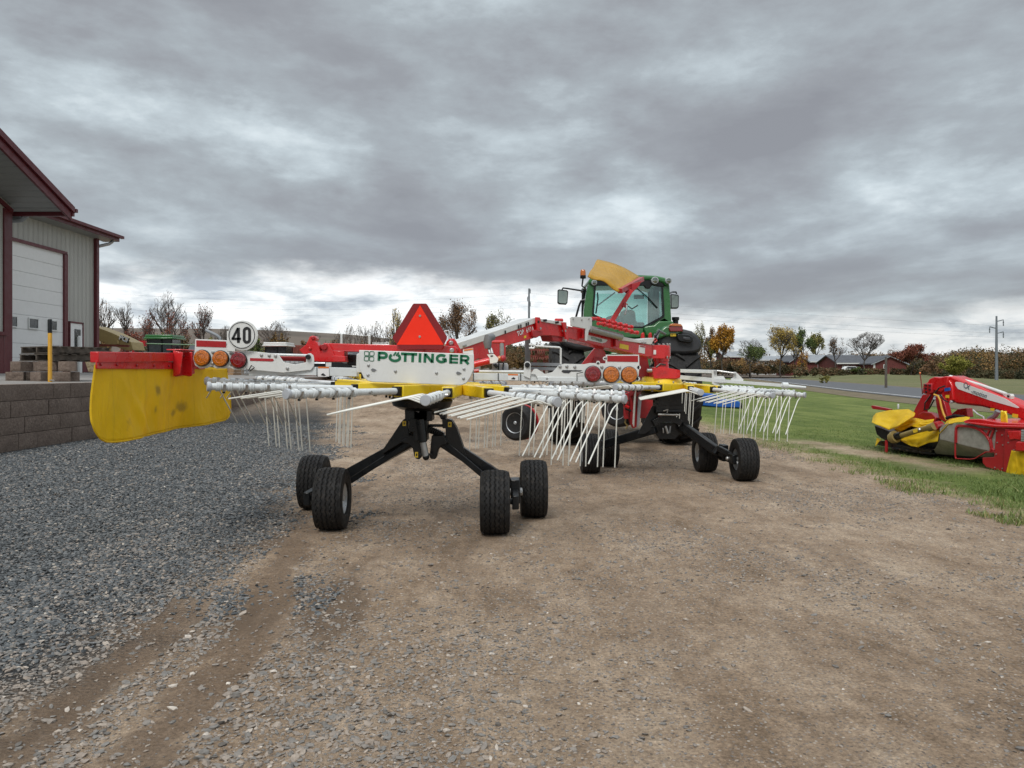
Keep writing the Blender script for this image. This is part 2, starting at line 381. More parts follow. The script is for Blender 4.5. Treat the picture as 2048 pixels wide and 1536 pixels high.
# the brighter, thinner cloud band low over the horizon: higher on the left, only a slit on the right
top = nt.math('SUBTRACT', 0.118, nt.math('MULTIPLY', nt.mr(az, -0.1, 0.35), 0.048))
e2 = nt.math('ADD', el, nt.math('MULTIPLY', nt.math('SUBTRACT', nt.noise(nt.mapv(gen, (1, 1, 3.0)), 7, 6, 0.6), 0.5), 0.085))
low = nt.mr(nt.math('SUBTRACT', e2, top), -0.022, 0.022, 1.0, 0.0)
fl = nt.noise(nt.mapv(gen, (1, 1, 3.5), loc=(5, 5, 5)), 9, 8, 0.62, 0.3)
lowc = nt.ramp(fl, [(0.33, (3.6, 4.0, 4.5)), (0.43, (5.4, 5.8, 6.1)), (0.52, (7.4, 7.6, 7.7)), (0.64, (8.6, 8.6, 8.5))])
rightd = nt.mr(az, 0.05, 0.4, 1.0, 0.78)
lowc = nt.mix(1.0, lowc, nt.comb(rightd, rightd, rightd), 'MULTIPLY')
c = nt.mix(low, warm, lowc)
# dark belly just above the band
belly = nt.math('MULTIPLY', nt.mr(nt.math('SUBTRACT', e2, top), 0.0, 0.02, 0.0, 1.0), nt.mr(el, 0.13, 0.24, 0.30, 0.0))
c = nt.mix(belly, c, (2.1, 2.2, 2.5))
zen = nt.mr(z, 0.42, 0.85, 1.0, 3.1)
c = nt.mix(1.0, c, nt.comb(zen, zen, zen), 'MULTIPLY')
c = nt.mix(0.93, sky.outputs[0], c)
nt.l.new(c, bg.inputs[0]); nt.l.new(bg.outputs[0], out.inputs[0])
vs = sc.view_settings; vs.view_transform = 'Standard'; vs.look = 'None'; vs.exposure = 0.48; vs.gamma = 1
sc.render.engine = 'CYCLES'; sc.cycles.use_denoising = True; sc.cycles.max_bounces = 6; sc.cycles.transparent_max_bounces = 12

# ------------------------------------------------------------------ terrain
ry = np.array([-60, 6, 12, 18, 25, 33.5, 46, 62, 80, 110, 150, 200, 260, 400.]); rx = np.array([12., 15.6, 16.1, 16.7, 17.6, 19.0, 21.6, 25.5, 30.0, 37.3, 47.2, 59.5, 74.2, 108.6])
def hz(x, y):
    x = np.asarray(x, float); y = np.asarray(y, float)
    a = 0.93*sstep(15, 34, y)*(1-sstep(1.5, 9, x))
    ta = x/np.maximum(y, 1)
    far = np.interp(ta, [-0.2, 0.2, 0.38, 0.48, 0.63, 0.9], [2.0, 2.6, 2.2, 0.9, 0.0, -0.5])
    xr = np.interp(y, ry, rx)+np.maximum(0, y-400)*0.246; u = x-xr
    base = a*(1-sstep(60, 120, y)*(u > 0))+far*sstep(5, 30, u)*sstep(60, 130, y)
    pad = 0.95+0.20*sstep(-9.5, -18, x)
    return np.where((x < -7.45) & (y < 60), np.maximum(pad-0.03, base), base)
def h1(x, y): return float(hz(x, y))
def gridsheet(name, xs, ys, zoff, mat, keep=None):
    X, Y = np.meshgrid(xs, ys); Z = hz(X, Y)+zoff
    vsn = np.stack([X, Y, Z], -1).reshape(-1, 3); nx = len(xs); i = np.arange((len(ys)-1)*nx).reshape(-1, nx)[:, :-1].ravel()
    f = np.stack([i, i+1, i+nx+1, i+nx], 1)
    if keep is not None:
        cx = vsn[f].mean(1); f = f[keep(cx[:, 0], cx[:, 1])]
    return npmesh(name, vsn, f, [mat], smooth=True)
def dirt_nodes(nt, c):
    n1 = nt.noise(c, 0.55, 5, 0.6); n2 = nt.noise(nt.mapv(c, (1, 0.45, 1)), 3.2, 7, 0.68); n3 = nt.noise(c, 62, 6, 0.8)
    base = nt.ramp(nt.math('ADD', nt.math('MULTIPLY', n1, 0.4), nt.math('MULTIPLY', n2, 0.6)),
                   [(0.36, (0.205, 0.143, 0.091)), (0.46, (0.318, 0.230, 0.155)), (0.55, (0.405, 0.305, 0.215)), (0.66, (0.50, 0.395, 0.29))])
    grain = nt.ramp(n3, [(0.28, (0.30, 0.28, 0.26)), (0.5, (0.95, 0.95, 0.95)), (0.72, (1.75, 1.75, 1.72))])
    base = nt.mix(0.85, base, grain, 'MULTIPLY')
    n4 = nt.noise(nt.mapv(c, (1, 0.7, 1)), 13, 6, 0.75)
    base = nt.mix(0.72, base, nt.ramp(n4, [(0.30, (0.52, 0.49, 0.46)), (0.5, (1.0, 1.0, 1.0)), (0.70, (1.42, 1.43, 1.44))]), 'MULTIPLY')
    rut = nt.noise(nt.mapv(c, (2.2, 0.22, 1), rot=(0, 0, R(6))), 1.6, 5, 0.6)
    base = nt.mix(nt.mr(rut, 0.52, 0.66, 0, 0.30), base, (0.19, 0.135, 0.092))
    v = nt.vor(c, 85, 'Color'); vd = nt.vor(c, 85, 'Distance')
    peb = nt.math('MULTIPLY', nt.math('GREATER_THAN', nt.sep(v)[0], 0.60), nt.math('LESS_THAN', vd, 0.40))
    pc = nt.ramp(nt.sep(v)[1], [(0.0, (0.10, 0.085, 0.075)), (0.35, (0.22, 0.19, 0.165)), (0.75, (0.40, 0.34, 0.29)), (1.0, (0.62, 0.57, 0.50))])
    base = nt.mix(nt.math('MULTIPLY', peb, 0.8), base, pc)
    hgt = nt.math('ADD', nt.math('ADD', nt.math('MULTIPLY', n4, 1.2), nt.math('MULTIPLY', n3, 0.6)), nt.math('ADD', nt.math('MULTIPLY', n2, 1.8), nt.math('MULTIPLY', peb, 0.5)))
    return base, hgt
m, nt, b = newmat('gravelly_dirt'); c = nt.pos(); px_, py_, pz_ = nt.sep(c)
base, hgt = dirt_nodes(nt, c)
# grey crushed stone spread along the block wall, thinning towards the lane
edge = nt.math('ADD', nt.math('MULTIPLY', nt.math('MAXIMUM', nt.math('SUBTRACT', py_, 5.5), 0.0), -0.21), -1.62)
g = nt.math('ADD', nt.math('SUBTRACT', edge, px_), nt.math('MULTIPLY', nt.math('SUBTRACT', nt.noise(c, 1.1, 6, 0.65), 0.5), 1.7))
gm = nt.mr(g, -0.25, 0.45)
gm = nt.math('MULTIPLY', gm, nt.mr(py_, 17, 24, 1.0, 0.0))
vc = nt.vor(c, 58, 'Color'); vd = nt.vor(c, 58, 'Distance')
gc = nt.ramp(nt.sep(vc)[0], [(0.0, (0.046, 0.051, 0.054)), (0.5, (0.104, 0.112, 0.116)), (0.8, (0.20, 0.21, 0.21)), (1.0, (0.42, 0.39, 0.35))])
gc = nt.mix(nt.mr(vd, 0.3, 0.65), gc, (0.030, 0.032, 0.034))
gc = nt.mix(nt.mr(nt.noise(c, 0.8, 5, 0.6), 0.56, 0.72, 0, 0.5), gc, (0.12, 0.09, 0.07))
col = nt.mix(gm, base, gc); n3g = nt.noise(c, 45, 5, 0.7)
xs_ = nt.math('ADD', px_, nt.math('MULTIPLY', nt.math('POWER', nt.math('MAXIMUM', nt.math('SUBTRACT', py_, 2.6), 0.0), 1.37), 0.10))
wob = nt.math('MULTIPLY', nt.math('SUBTRACT', nt.noise(c, 3.0, 5, 0.65), 0.5), 0.55)
b1 = nt.math('MULTIPLY', nt.mr(nt.math('ABSOLUTE', nt.math('ADD', nt.math('ADD', xs_, 1.10), wob)), 0.07, 0.17, 1.0, 0.0), nt.mr(py_, 4.5, 6.5, 1.0, 0.15))
b2 = nt.math('MULTIPLY', nt.mr(nt.math('ABSOLUTE', nt.math('ADD', nt.math('ADD', xs_, 1.50), wob)), 0.06, 0.16, 1.0, 0.0), nt.mr(py_, 3.4, 4.6, 1.0, 0.0))
bb = nt.math('MAXIMUM', b1, b2)
col = nt.mix(nt.math('MULTIPLY', bb, 0.70), col, nt.mix(nt.mr(n3g, 0.35, 0.65), (0.125, 0.084, 0.054), (0.235, 0.165, 0.110)))
# wheel tracks: packed darker brown earth along the edge of the stone
trk = nt.math('MULTIPLY', nt.mr(nt.noise(nt.mapv(c, (1.4, 0.4, 1), rot=(0, 0, R(14))), 1.5, 5, 0.6), 0.52, 0.62), nt.mr(nt.math('ABSOLUTE', nt.math('ADD', px_, 1.1)), 0.2, 1.2, 0.85, 0.0))
col = nt.mix(nt.math('MULTIPLY', trk, nt.mr(gm, 0, 1, 1, 0.0)), col, (0.150, 0.105, 0.070))
nt.put(b.inputs['Base Color'], col); b.inputs['Roughness'].default_value = 0.92; b.inputs['Specular IOR Level'].default_value = 0.25
nt.put(b.inputs['Normal'], nt.bump(nt.math('ADD', hgt, nt.math('MULTIPLY', nt.math('MULTIPLY', vd, gm), -2.0)), 1.0, 0.022))
M['dirt'] = m
xs = np.unique(np.concatenate([np.linspace(-700, -30, 25), np.linspace(-30, -7.6, 24), [-7.46, -7.44], np.linspace(-7.3, 12, 70), np.linspace(13, 60, 40), np.linspace(61.5, 260, 90), np.linspace(280, 900, 20)]))
ys = np.unique(np.concatenate([np.linspace(-40, 1, 12), np.linspace(1.5, 40, 100), np.linspace(41, 170, 70), np.linspace(190, 1500, 20)]))
gr = gridsheet('ground', xs, ys, 0.0, 'dirt'); tag(gr, 'brown gravelly dirt yard and lane', kind='structure')
# raised yard slab behind the block wall
m, nt, b = newmat('yard_concrete'); c = nt.pos()
cc = nt.ramp(nt.noise(c, 1.3, 7, 0.65), [(0.3, (0.17, 0.155, 0.14)), (0.7, (0.30, 0.285, 0.265))])
nt.put(b.inputs['Base Color'], cc); b.inputs['Roughness'].default_value = 0.85; nt.put(b.inputs['Normal'], nt.bump(nt.noise(c, 40, 4), 0.4, 0.01)); M['conc'] = m
mb = MB(); P = [(-7.72, 3.5), (-7.72, 40), (-18.6, 40), (-18.6, 3.5)]
mb.add([(x, y, 0.955+0.20*float(sstep(-9.5, -18, x))) for x, y in P]+[(x, y, 0.6) for x, y in P], [(0, 1, 2, 3), (4, 5, 6, 7), (0, 1, 5, 4), (1, 2, 6, 5), (2, 3, 7, 6), (3, 0, 4, 7)], 'conc')
tag(mb.build('yard_slab'), 'pale concrete yard behind the block retaining wall', kind='structure')

# lawn
m, nt, b = newmat('lawn_turf'); c = nt.pos(); lx, ly, lz = nt.sep(c)
n = nt.noise(c, 2.0, 8, 0.7); n2 = nt.noise(nt.mapv(c, (1.0, 0.16, 1), rot=(0, 0, R(62))), 1.3, 3, 0.5)
t = nt.math('ADD', nt.math('MULTIPLY', n, 0.5), nt.math('MULTIPLY', n2, 0.5))
gcol = nt.ramp(t, [(0.36, (0.075, 0.108, 0.024)), (0.47, (0.112, 0.150, 0.036)), (0.57, (0.165, 0.200, 0.056)), (0.70, (0.235, 0.255, 0.10))])
gcol = nt.mix(0.8, gcol, nt.ramp(nt.noise(c, 30, 4, 0.7), [(0.25, (0.35, 0.38, 0.33)), (0.75, (1.55, 1.5, 1.4))]), 'MULTIPLY')
base, hgt = dirt_nodes(nt, c)
dist = nt.math('ABSOLUTE', nt.math('SUBTRACT', nt.math('SUBTRACT', lx, 5.0), nt.math('MULTIPLY', nt.math('SUBTRACT', 11.0, ly), 0.12)))
bare = nt.math('MULTIPLY', nt.mr(nt.math('ADD', dist, nt.math('MULTIPLY', nt.noise(c, 1.3, 5, 0.6), 1.2)), 0.62, 1.25, 0.85, 0.0),
               nt.math('MULTIPLY', nt.mr(ly, 8.3, 9.6), nt.mr(ly, 12.2, 13.6, 1, 0)))
eg = nt.mr(nt.math('ADD', nt.math('SUBTRACT', lx, nt.mr(ly, 24, 40, 3.95, -1.5)), nt.math('MULTIPLY', nt.math('SUBTRACT', nt.noise(c, 2.3, 6, 0.7), 0.5), 1.3)), 0.05, 0.6, 1, 0)
dry = nt.mr(nt.noise(c, 1.0, 6, 0.7), 0.55, 0.75, 0, 0.45)
gcol = nt.mix(dry, gcol, (0.17, 0.145, 0.065))
full = nt.math('MAXIMUM', bare, nt.math('MULTIPLY', eg, 0.9))
gcol = nt.mix(full, gcol, base)
nt.put(b.inputs['Base Color'], gcol); b.inputs['Roughness'].default_value = 0.9; b.inputs['Specular IOR Level'].default_value = 0.2
nt.put(b.inputs['Normal'], nt.bump(nt.noise(c, 24, 5, 0.7), 0.9, 0.03)); M['lawn'] = m
def lawn_edge(y): return np.interp(y, [0, 26, 36, 45, 400], [3.9, 3.9, 1.0, -3.0, -3.0])
ys2 = np.unique(np.concatenate([np.linspace(1.5, 40, 156), np.linspace(41, 395, 130)]))
U = np.concatenate([np.linspace(0, 6, 40), np.linspace(6.5, 40, 40), np.linspace(42, 125, 60)])
X = np.zeros((len(ys2), len(U))); Y = np.repeat(ys2[:, None], len(U), 1)
for i, yy in enumerate(ys2):
    X[i] = lawn_edge(yy)+0.22*mnoise.noise(V((0, yy*0.9, 3)))+0.12*mnoise.noise(V((0, yy*4, 9)))+U
Z = hz(X, Y)+0.008
Z[:, 0] -= 0.03
vsn = np.stack([X, Y, Z], -1).reshape(-1, 3); nx = len(U); i = np.arange((len(ys2)-1)*nx).reshape(-1, nx)[:, :-1].ravel()
lawn = npmesh('lawn', vsn, np.stack([i, i+1, i+nx+1, i+nx], 1), ['lawn'], smooth=True)
tag(lawn, 'mown green lawn between the dirt lane and the road', kind='structure')
# road
m, nt, b = newmat('asphalt'); c = nt.pos()
nt.put(b.inputs['Base Color'], nt.ramp(nt.noise(c, 1.2, 8, 0.7), [(0.3, (0.068, 0.070, 0.074)), (0.7, (0.11, 0.114, 0.12))])); b.inputs['Roughness'].default_value = 0.8
M['asphalt'] = m
m, nt, b = newmat('dry_verge'); c = nt.pos()
nt.put(b.inputs['Base Color'], nt.ramp(nt.noise(c, 0.9, 8, 0.72), [(0.3, (0.075, 0.07, 0.03)), (0.5, (0.145, 0.115, 0.065)), (0.7, (0.22, 0.17, 0.12))])); b.inputs['Roughness'].default_value = 0.95
nt.put(b.inputs['Normal'], nt.bump(nt.noise(c, 12, 5, 0.7), 0.8, 0.04)); M['verge'] = m
def band(name, o1, o2, zo, mat, y0=6, y1=395):
    yy = np.linspace(y0, y1, 260); xc = np.interp(yy, ry, rx); tx = np.gradient(xc, yy); nx_ = 1/np.sqrt(1+tx**2); ny_ = -tx*nx_
    A = []
    for o in np.linspace(o1, o2, 4): A.append(np.stack([xc+nx_*o, yy+ny_*o], 1))
    G = np.stack(A, 1); Zz = hz(G[..., 0], G[..., 1])+zo
    vv = np.concatenate([G, Zz[..., None]], -1).reshape(-1, 3); k = 4; ii = np.arange((len(yy)-1)*k).reshape(-1, k)[:, :-1].ravel()
    return npmesh(name, vv, np.stack([ii, ii+1, ii+k+1, ii+k], 1), [mat], smooth=True)
tag(band('road_verge', -3.6, 6.4, 0.02, 'verge'), 'dry grass and gravel verge along the road', kind='structure')
tag(band('road', -1.4, 5.2, 0.04, 'asphalt'), 'two-lane asphalt road beyond the lawn', kind='structure')
tag(band('road_line', -0.95, -0.82, 0.05, 'ink_white'), 'white edge line on the near side of the road', kind='structure')
# rough field beyond the road
m, nt, b = newmat('rough_field'); c = nt.pos()
fc = nt.ramp(nt.noise(nt.mapv(c, (1, 1, 1)), 0.16, 9, 0.7), [(0.3, (0.075, 0.085, 0.026)), (0.5, (0.125, 0.13, 0.045)), (0.7, (0.18, 0.15, 0.075))])
nt.put(b.inputs['Base Color'], fc); b.inputs['Roughness'].default_value = 0.95; nt.put(b.inputs['Normal'], nt.bump(nt.noise(c, 3, 6, 0.7), 0.8, 0.15)); M['field'] = m
yy = np.linspace(8, 1200, 260); u = np.concatenate([np.linspace(6.4, 60, 30), np.linspace(80, 900, 20)])
xc = np.interp(yy, ry, rx)+np.maximum(0, yy-400)*0.246
X = xc[:, None]+u[None, :]; Y = np.repeat(yy[:, None], len(u), 1); Z = hz(X, Y)+0.03; Z[:, 0] -= 0.03
nx = len(u); i = np.arange((len(yy)-1)*nx).reshape(-1, nx)[:, :-1].ravel()
tag(npmesh('field', np.stack([X, Y, Z], -1).reshape(-1, 3), np.stack([i, i+1, i+nx+1, i+nx], 1), ['field'], smooth=True), 'rough grass field beyond the road', kind='structure')
# distant harvested hill
m, nt, b = newmat('harvested_hill'); c = nt.pos()
hc = nt.ramp(nt.noise(nt.mapv(c, (1, 1, 3)), 0.02, 9, 0.65), [(0.3, (0.075, 0.060, 0.045)), (0.55, (0.135, 0.105, 0.080)), (0.7, (0.10, 0.10, 0.06))])
nt.put(b.inputs['Base Color'], hc); b.inputs['Roughness'].default_value = 0.95; M['hill'] = m
tas = np.linspace(-1.6, 0.45, 120); ds = np.linspace(150, 560, 40); VV = []
for ta in tas:
    top = np.interp(1024+1538*ta, [-1500, 200, 420, 560, 700, 800, 1000, 1150, 1500, 1750], [95, 84, 83, 80, 72, 62, 44, 34, 16, 2])
    for d in ds:
        k = float(sstep(150, 470, d)); zz = 0.2+(CAMH+top/F*470)*k - max(0, d-470)*0.05
        VV.append((ta*d, d, zz+0.5*mnoise.noise(V((ta*9, d*0.02, 0)))*k))
k = len(ds); ii = np.arange((len(tas)-1)*k).reshape(-1, k)[:, :-1].ravel()
tag(npmesh('hill', VV, np.stack([ii, ii+k, ii+k+1, ii+1], 1), ['hill'], smooth=True), 'low brown harvested hill on the horizon', kind='structure')

# ------------------------------------------------------------------ loose stones and grass
def attrmat(name, stops, rough=0.85, spec=0.3, n=None):
    m, nt, b = newmat(name); a = nt.new('ShaderNodeAttribute', attribute_name='tone')
    col = nt.ramp(a.outputs['Fac'], stops)
    if n: col = nt.mix(0.6, col, nt.ramp(nt.noise(nt.pos(), n, 4, 0.6), [(0.3, (0.6, 0.6, 0.6)), (0.7, (1.3, 1.3, 1.3))]), 'MULTIPLY')
    nt.put(b.inputs['Base Color'], col); b.inputs['Roughness'].default_value = rough; b.inputs['Specular IOR Level'].default_value = spec
    return m
M['stone'] = attrmat('crushed_stone', [(0.0, (0.042, 0.047, 0.050)), (0.30, (0.092, 0.100, 0.104)), (0.55, (0.165, 0.173, 0.174)), (0.72, (0.23, 0.20, 0.175)), (0.86, (0.34, 0.30, 0.25)), (1.0, (0.60, 0.56, 0.49))], n=90)
M['pebble'] = attrmat('mixed_pebbles', [(0.0, (0.11, 0.095, 0.08)), (0.3, (0.20, 0.19, 0.175)), (0.6, (0.27, 0.225, 0.185)), (0.85, (0.37, 0.315, 0.26)), (1.0, (0.65, 0.60, 0.53))], n=90)
bmi = bmesh.new(); bmesh.ops.create_icosphere(bmi, subdivisions=1, radius=1)
ico_v = np.array([v.co[:] for v in bmi.verts]); ico_f = np.array([[v.index for v in f.verts] for f in bmi.faces]); bmi.free()
def stones(name, P, S, mat, tone, label):
    """P (N,2) ground positions, S (N,) radii"""
    N = len(P); nv = len(ico_v); K = 24
    protos = []
    for k in range(K):
        q = ico_v*(1+0.28*rng.standard_normal((nv, 1)))*np.array([1, rng.uniform(0.6, 0.95), rng.uniform(0.3, 0.6)]); protos.append(q)
    protos = np.array(protos); pr = protos[rng.integers(0, K, N)]
    a = rng.uniform(0, 2*PI, N); ca, sa = np.cos(a), np.sin(a); tl = rng.normal(0, 0.22, N)
    x = pr[..., 0]*S[:, None]; y = pr[..., 1]*S[:, None]; z = pr[..., 2]*S[:, None]+x*tl[:, None]
    X = x*ca[:, None]-y*sa[:, None]+P[:, :1]; Y = x*sa[:, None]+y*ca[:, None]+P[:, 1:]; Z = z+(hz(P[:, 0], P[:, 1])+S*0.16)[:, None]
    vv = np.stack([X, Y, Z], -1).reshape(-1, 3); ff = (ico_f[None]+(np.arange(N)*nv)[:, None, None]).reshape(-1, 3)
    o = npmesh(name, vv, ff, [mat], smooth=False, attr=np.repeat(tone, nv)); return tag(o, label, kind='stuff')
def bands(x, y):
    xs = x+0.10*np.maximum(y-2.6, 0)**1.37+0.05*np.sin(y*3.1)
    return ((np.abs(xs+1.10) < 0.12) & (y < 9)) | ((np.abs(xs+1.50) < 0.11) & (y < 3.9))
def inview(x, y, pad=0.5): return np.abs(x) < 0.68*y+pad
N = 360000
y = 2.0+15*rng.uniform(0, 1, N)**1.5; x = rng.uniform(-7.2, -0.9, N)
ed = -1.62-0.21*np.maximum(0, y-5.5); nz = np.array([mnoise.noise(V((a*0.9, b_*0.9, 5)))+0.5*mnoise.noise(V((a*3, b_*3, 8))) for a, b_ in zip(x, y)])
pr = np.clip((ed-x+nz*1.1+0.25)/0.8, 0, 1); dens = np.clip(1.15-y/20, 0.3, 1)
k = (rng.uniform(0, 1, N) < pr*dens) & inview(x, y, 0.2) & ~(bands(x, y) & (rng.uniform(0, 1, N) < 0.88-0.4*sstep(3.5, 6, y))); x, y = x[k], y[k]
S = (rng.gamma(3.2, 0.0017, len(x))+0.0040)*np.clip(0.85+y*0.04, 0.95, 1.35); S = np.minimum(S, 0.0175)
stones('crushed_stone', np.stack([x, y], 1), S, 'stone', np.clip(rng.beta(2, 3.2, len(x))+0.1*(rng.uniform(0, 1, len(x)) > 0.93), 0, 1), 'grey crushed stone spread beside the block wall')
N = 330000
y = 2.0+13*rng.uniform(0, 1, N)**1.35; x = rng.uniform(-4, 5.2, N)
nz = np.array([mnoise.noise(V((a*0.8, b_*0.5, 2)))+0.5*mnoise.noise(V((a*2.6, b_*2, 8))) for a, b_ in zip(x, y)])
k = (rng.uniform(0, 1, N) < np.clip(0.20+nz*0.9+0.5*np.clip((0.2-x)/1.5, 0, 1)*(y < 6), 0.05, 1)) & inview(x, y, 0.2) & (x < 4.4) & (x > -2.2-0.2*y*0.5) & ~(bands(x, y) & (rng.uniform(0, 1, N) < 0.85)); x, y = x[k], y[k]
S = rng.gamma(2.0, 0.0017, len(x))+0.0024; S = np.where(rng.uniform(0, 1, len(x)) > 0.985, S*2.3, S); S = np.where((x < -0.3) & (y < 6) & (rng.uniform(0, 1, len(x)) > 0.7), S*1.5, S); S = np.minimum(S, 0.016)
stones('pebbles', np.stack([x, y], 1), S, 'pebble', np.clip(rng.beta(2.2, 2.6, len(x)), 0, 1), 'small mixed pebbles lying on the dirt lane')

M['blade'] = attrmat('grass_blades', [(0.0, (0.060, 0.095, 0.022)), (0.45, (0.115, 0.175, 0.042)), (0.8, (0.19, 0.24, 0.075)), (1.0, (0.32, 0.27, 0.13))], rough=0.6)
def grass(name, x, y, H, label, tone):
    N = len(x); a = rng.uniform(0, 2*PI, N); wd = H*0.075+0.0012; lean = rng.normal(0, 0.45, (N, 2))*H[:, None]
    z = hz(x, y)+0.005; dx = np.cos(a)*wd; dy = np.sin(a)*wd
    p0 = np.stack([x-dx, y-dy, z], 1); p1 = np.stack([x+dx, y+dy, z], 1)
    p2 = np.stack([x+lean[:, 0]*.45+dx*.7, y+lean[:, 1]*.45+dy*.7, z+H*0.6], 1); p3 = np.stack([x+lean[:, 0]*.45-dx*.7, y+lean[:, 1]*.45-dy*.7, z+H*0.6], 1)
    p4 = np.stack([x+lean[:, 0], y+lean[:, 1], z+H], 1)
    vv = np.stack([p0, p1, p2, p3, p4], 1).reshape(-1, 3); b0 = (np.arange(N)*5)[:, None]
    ff = np.concatenate([b0+np.array([0, 1, 2]), b0+np.array([0, 2, 3]), b0+np.array([3, 2, 4])]); 
    return tag(npmesh(name, vv, ff, ['blade'], attr=np.repeat(tone, 5)), label, kind='stuff')
N = 210000
y = 4.8+21*rng.uniform(0, 1, N)**1.5; x = 3.7+rng.uniform(0, 1, N)**1.1*(0.68*y-0.9)
nz = np.array([mnoise.noise(V((a*1.4, b_*1.4, 2)))+0.6*mnoise.noise(V((a*5, b_*5, 8))) for a, b_ in zip(x, y)])
dd = np.abs(x-4.95-(11-y)*0.12); bare = (y > 8.2) & (y < 13.2) & (dd < 0.32+0.45*nz)
k = (x < 0.68*y+0.3+2.5*rng.uniform(0, 1, N)**2) & ~bare & (rng.uniform(0, 1, N) < np.clip((x-3.85)*1.6+nz*0.9, 0, 1)*np.clip((27-y)/12, 0, 1)); x, y, nz = x[k], y[k], nz[k]
H = np.clip(rng.gamma(5, 0.0044, len(x))*(1+nz*0.6), 0.008, 0.07)*np.clip(1.15-(y-6)*0.05, 0.35, 1)
grass('grass', x, y, H, 'short green grass along the lawn edge', np.clip(rng.beta(3, 3, len(x))+nz*0.12+np.where(x < 4.4, 0.18, 0), 0, 1))
# ------------------------------------------------------------------ retaining wall
def rough_block(mb, x0, x1, y0, y1, z0, z1, m='block', amp=0.012, face='x', seed=0):
    """block with a split (broken) face on its +x (or -y) side"""
    n, k = 7, 4; vs = []; 
    for i in range(n+1):
        for j in range(k+1):
            u = i/n; v = j/k; edge = min(u, 1-u, v, 1-v); d = (0.008 if edge > 0 else 0.0)+(amp*mnoise.noise(V((seed*3.1+u*3.7, v*2.9, seed))) if edge > 0 else 0)
            if face == 'x': vs.append((x1+d, y0+(y1-y0)*u, z0+(z1-z0)*v))
            else: vs.append((x0+(x1-x0)*u, y0-d, z0+(z1-z0)*v))
    fs = [(i*(k+1)+j, (i+1)*(k+1)+j, (i+1)*(k+1)+j+1, i*(k+1)+j+1) for i in range(n) for j in range(k)]
    mb.add(vs, fs, m)
    mb.box(((x0+x1)/2, (y0+y1)/2, (z0+z1)/2), (x1-x0-0.002-0.012*(face == 'x'), y1-y0-0.002-0.012*(face == 'y'), z1-z0-0.002), m) if face != 'x' else \
        mb.box(((x0+x1-0.006)/2, (y0+y1)/2, (z0+z1)/2), (x1-x0-0.006, y1-y0-0.001, z1-z0-0.001), m)
wl = thing('retaining_wall', 'brown split-face concrete block retaining wall at the left', 'wall', (-7.5, 18, 0))
ch = 0.245
for row in range(5):
    mb = MB(); z1 = 0.975-row*ch; off = (row % 2)*0.23+0.07*row; yb = 3.6+off-0.46; k = 0
    while yb < 33:
        xo = -7.35+row*0.012; r = rng.uniform(-0.006, 0.006)
        rough_block(mb, -7.70, xo+r, yb+0.003, yb+0.457, z1-ch+0.004, z1-0.003, amp=0.016, seed=row*50+k); yb += 0.46; k += 1
    mb.build('block_course', wl)
# ------------------------------------------------------------------ machine shed
shed = thing('machine_shed', 'grey ribbed-metal machine shed with maroon trim and a tall white overhead door', 'building', (-18.2, 26, 1.0))
def prism_x(mb, prof, x0, x1, m): return mb.poly([(x0, y, z) for y, z in prof], (x1-x0, 0, 0), m)
mb = MB()   # near wing: gable towards the yard; wall plane x = -16.8
prism_x(mb, [(8, 0.9), (25.8, 0.9), (25.8, 6.72), (15.5, 10.7), (8, 7.8)], -30, -16.8, 'siding'); mb.build('near_wall', shed)
mb = MB()   # far wing
prism_x(mb, [(25.85, 0.9), (33.6, 0.9), (33.6, 6.98), (25.85, 6.98)], -30, -18.2, 'siding'); mb.build('far_wall', shed)
mb = MB()   # near wing roof (deck + soffit)
def roofslab(mb, x0, x1, y0, z0, y1, z1, th, m): return mb.poly([(x0, y0, z0), (x0, y1, z1), (x0, y1, z1-th), (x0, y0, z0-th)], (x1-x0, 0, 0), m)
roofslab(mb, -30, -15.02, 15.5, 10.92, 26.2, 6.75, 0.10, 'maroon'); roofslab(mb, -30, -15.02, 15.5, 10.92, 5.5, 7.0, 0.10, 'maroon')
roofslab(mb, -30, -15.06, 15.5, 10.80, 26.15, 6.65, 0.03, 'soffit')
mb.build('roof', shed)
mb = MB()   # rake fascia with two steps + gutter end
roofslab(mb, -15.02, -14.94, 15.5, 10.98, 26.3, 6.80, 0.20, 'maroon'); roofslab(mb, -15.10, -15.02, 15.5, 10.78, 26.25, 6.60, 0.26, 'maroon')
mb.beam((-30, 26.28, 6.62), (-14.98, 26.28, 6.62), 0.12, 0.26, 'maroon'); mb.beam((-30, 26.40, 6.70), (-14.93, 26.40, 6.70), 0.12, 0.12, 'maroon')
mb.beam((-16.76, 15.5, 10.36), (-16.76, 25.8, 6.55), 0.06, 0.14, 'maroon'); mb.build('fascia', shed)
mb = MB(); mb.box((-16.80, 25.58, 3.73), (0.10, 0.40, 5.7), 'maroon'); mb.build('corner_trim', shed)
mb = MB(); mb.box((-16.77, 16.7, 1.65), (0.05, 17.6, 1.5), 'wains'); mb.box((-16.73, 16.7, 2.43), (0.10, 17.6, 0.12), 'maroon'); mb.build('wainscot', shed)
mb = MB()   # far wing eave + soffit + fascia
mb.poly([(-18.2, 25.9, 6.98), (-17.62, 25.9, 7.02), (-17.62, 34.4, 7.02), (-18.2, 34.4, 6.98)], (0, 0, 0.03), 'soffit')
mb.poly([(-24, 25.9, 9.3), (-24, 34.4, 9.3), (-17.6, 34.4, 7.22), (-17.6, 25.9, 7.22)], (0, 0, 0.06), 'maroon')
mb.box((-17.58, 30.15, 7.13), (0.05, 8.5, 0.24), 'maroon'); mb.box((-17.48, 30.2, 7.20), (0.13, 8.7, 0.12), 'maroon')
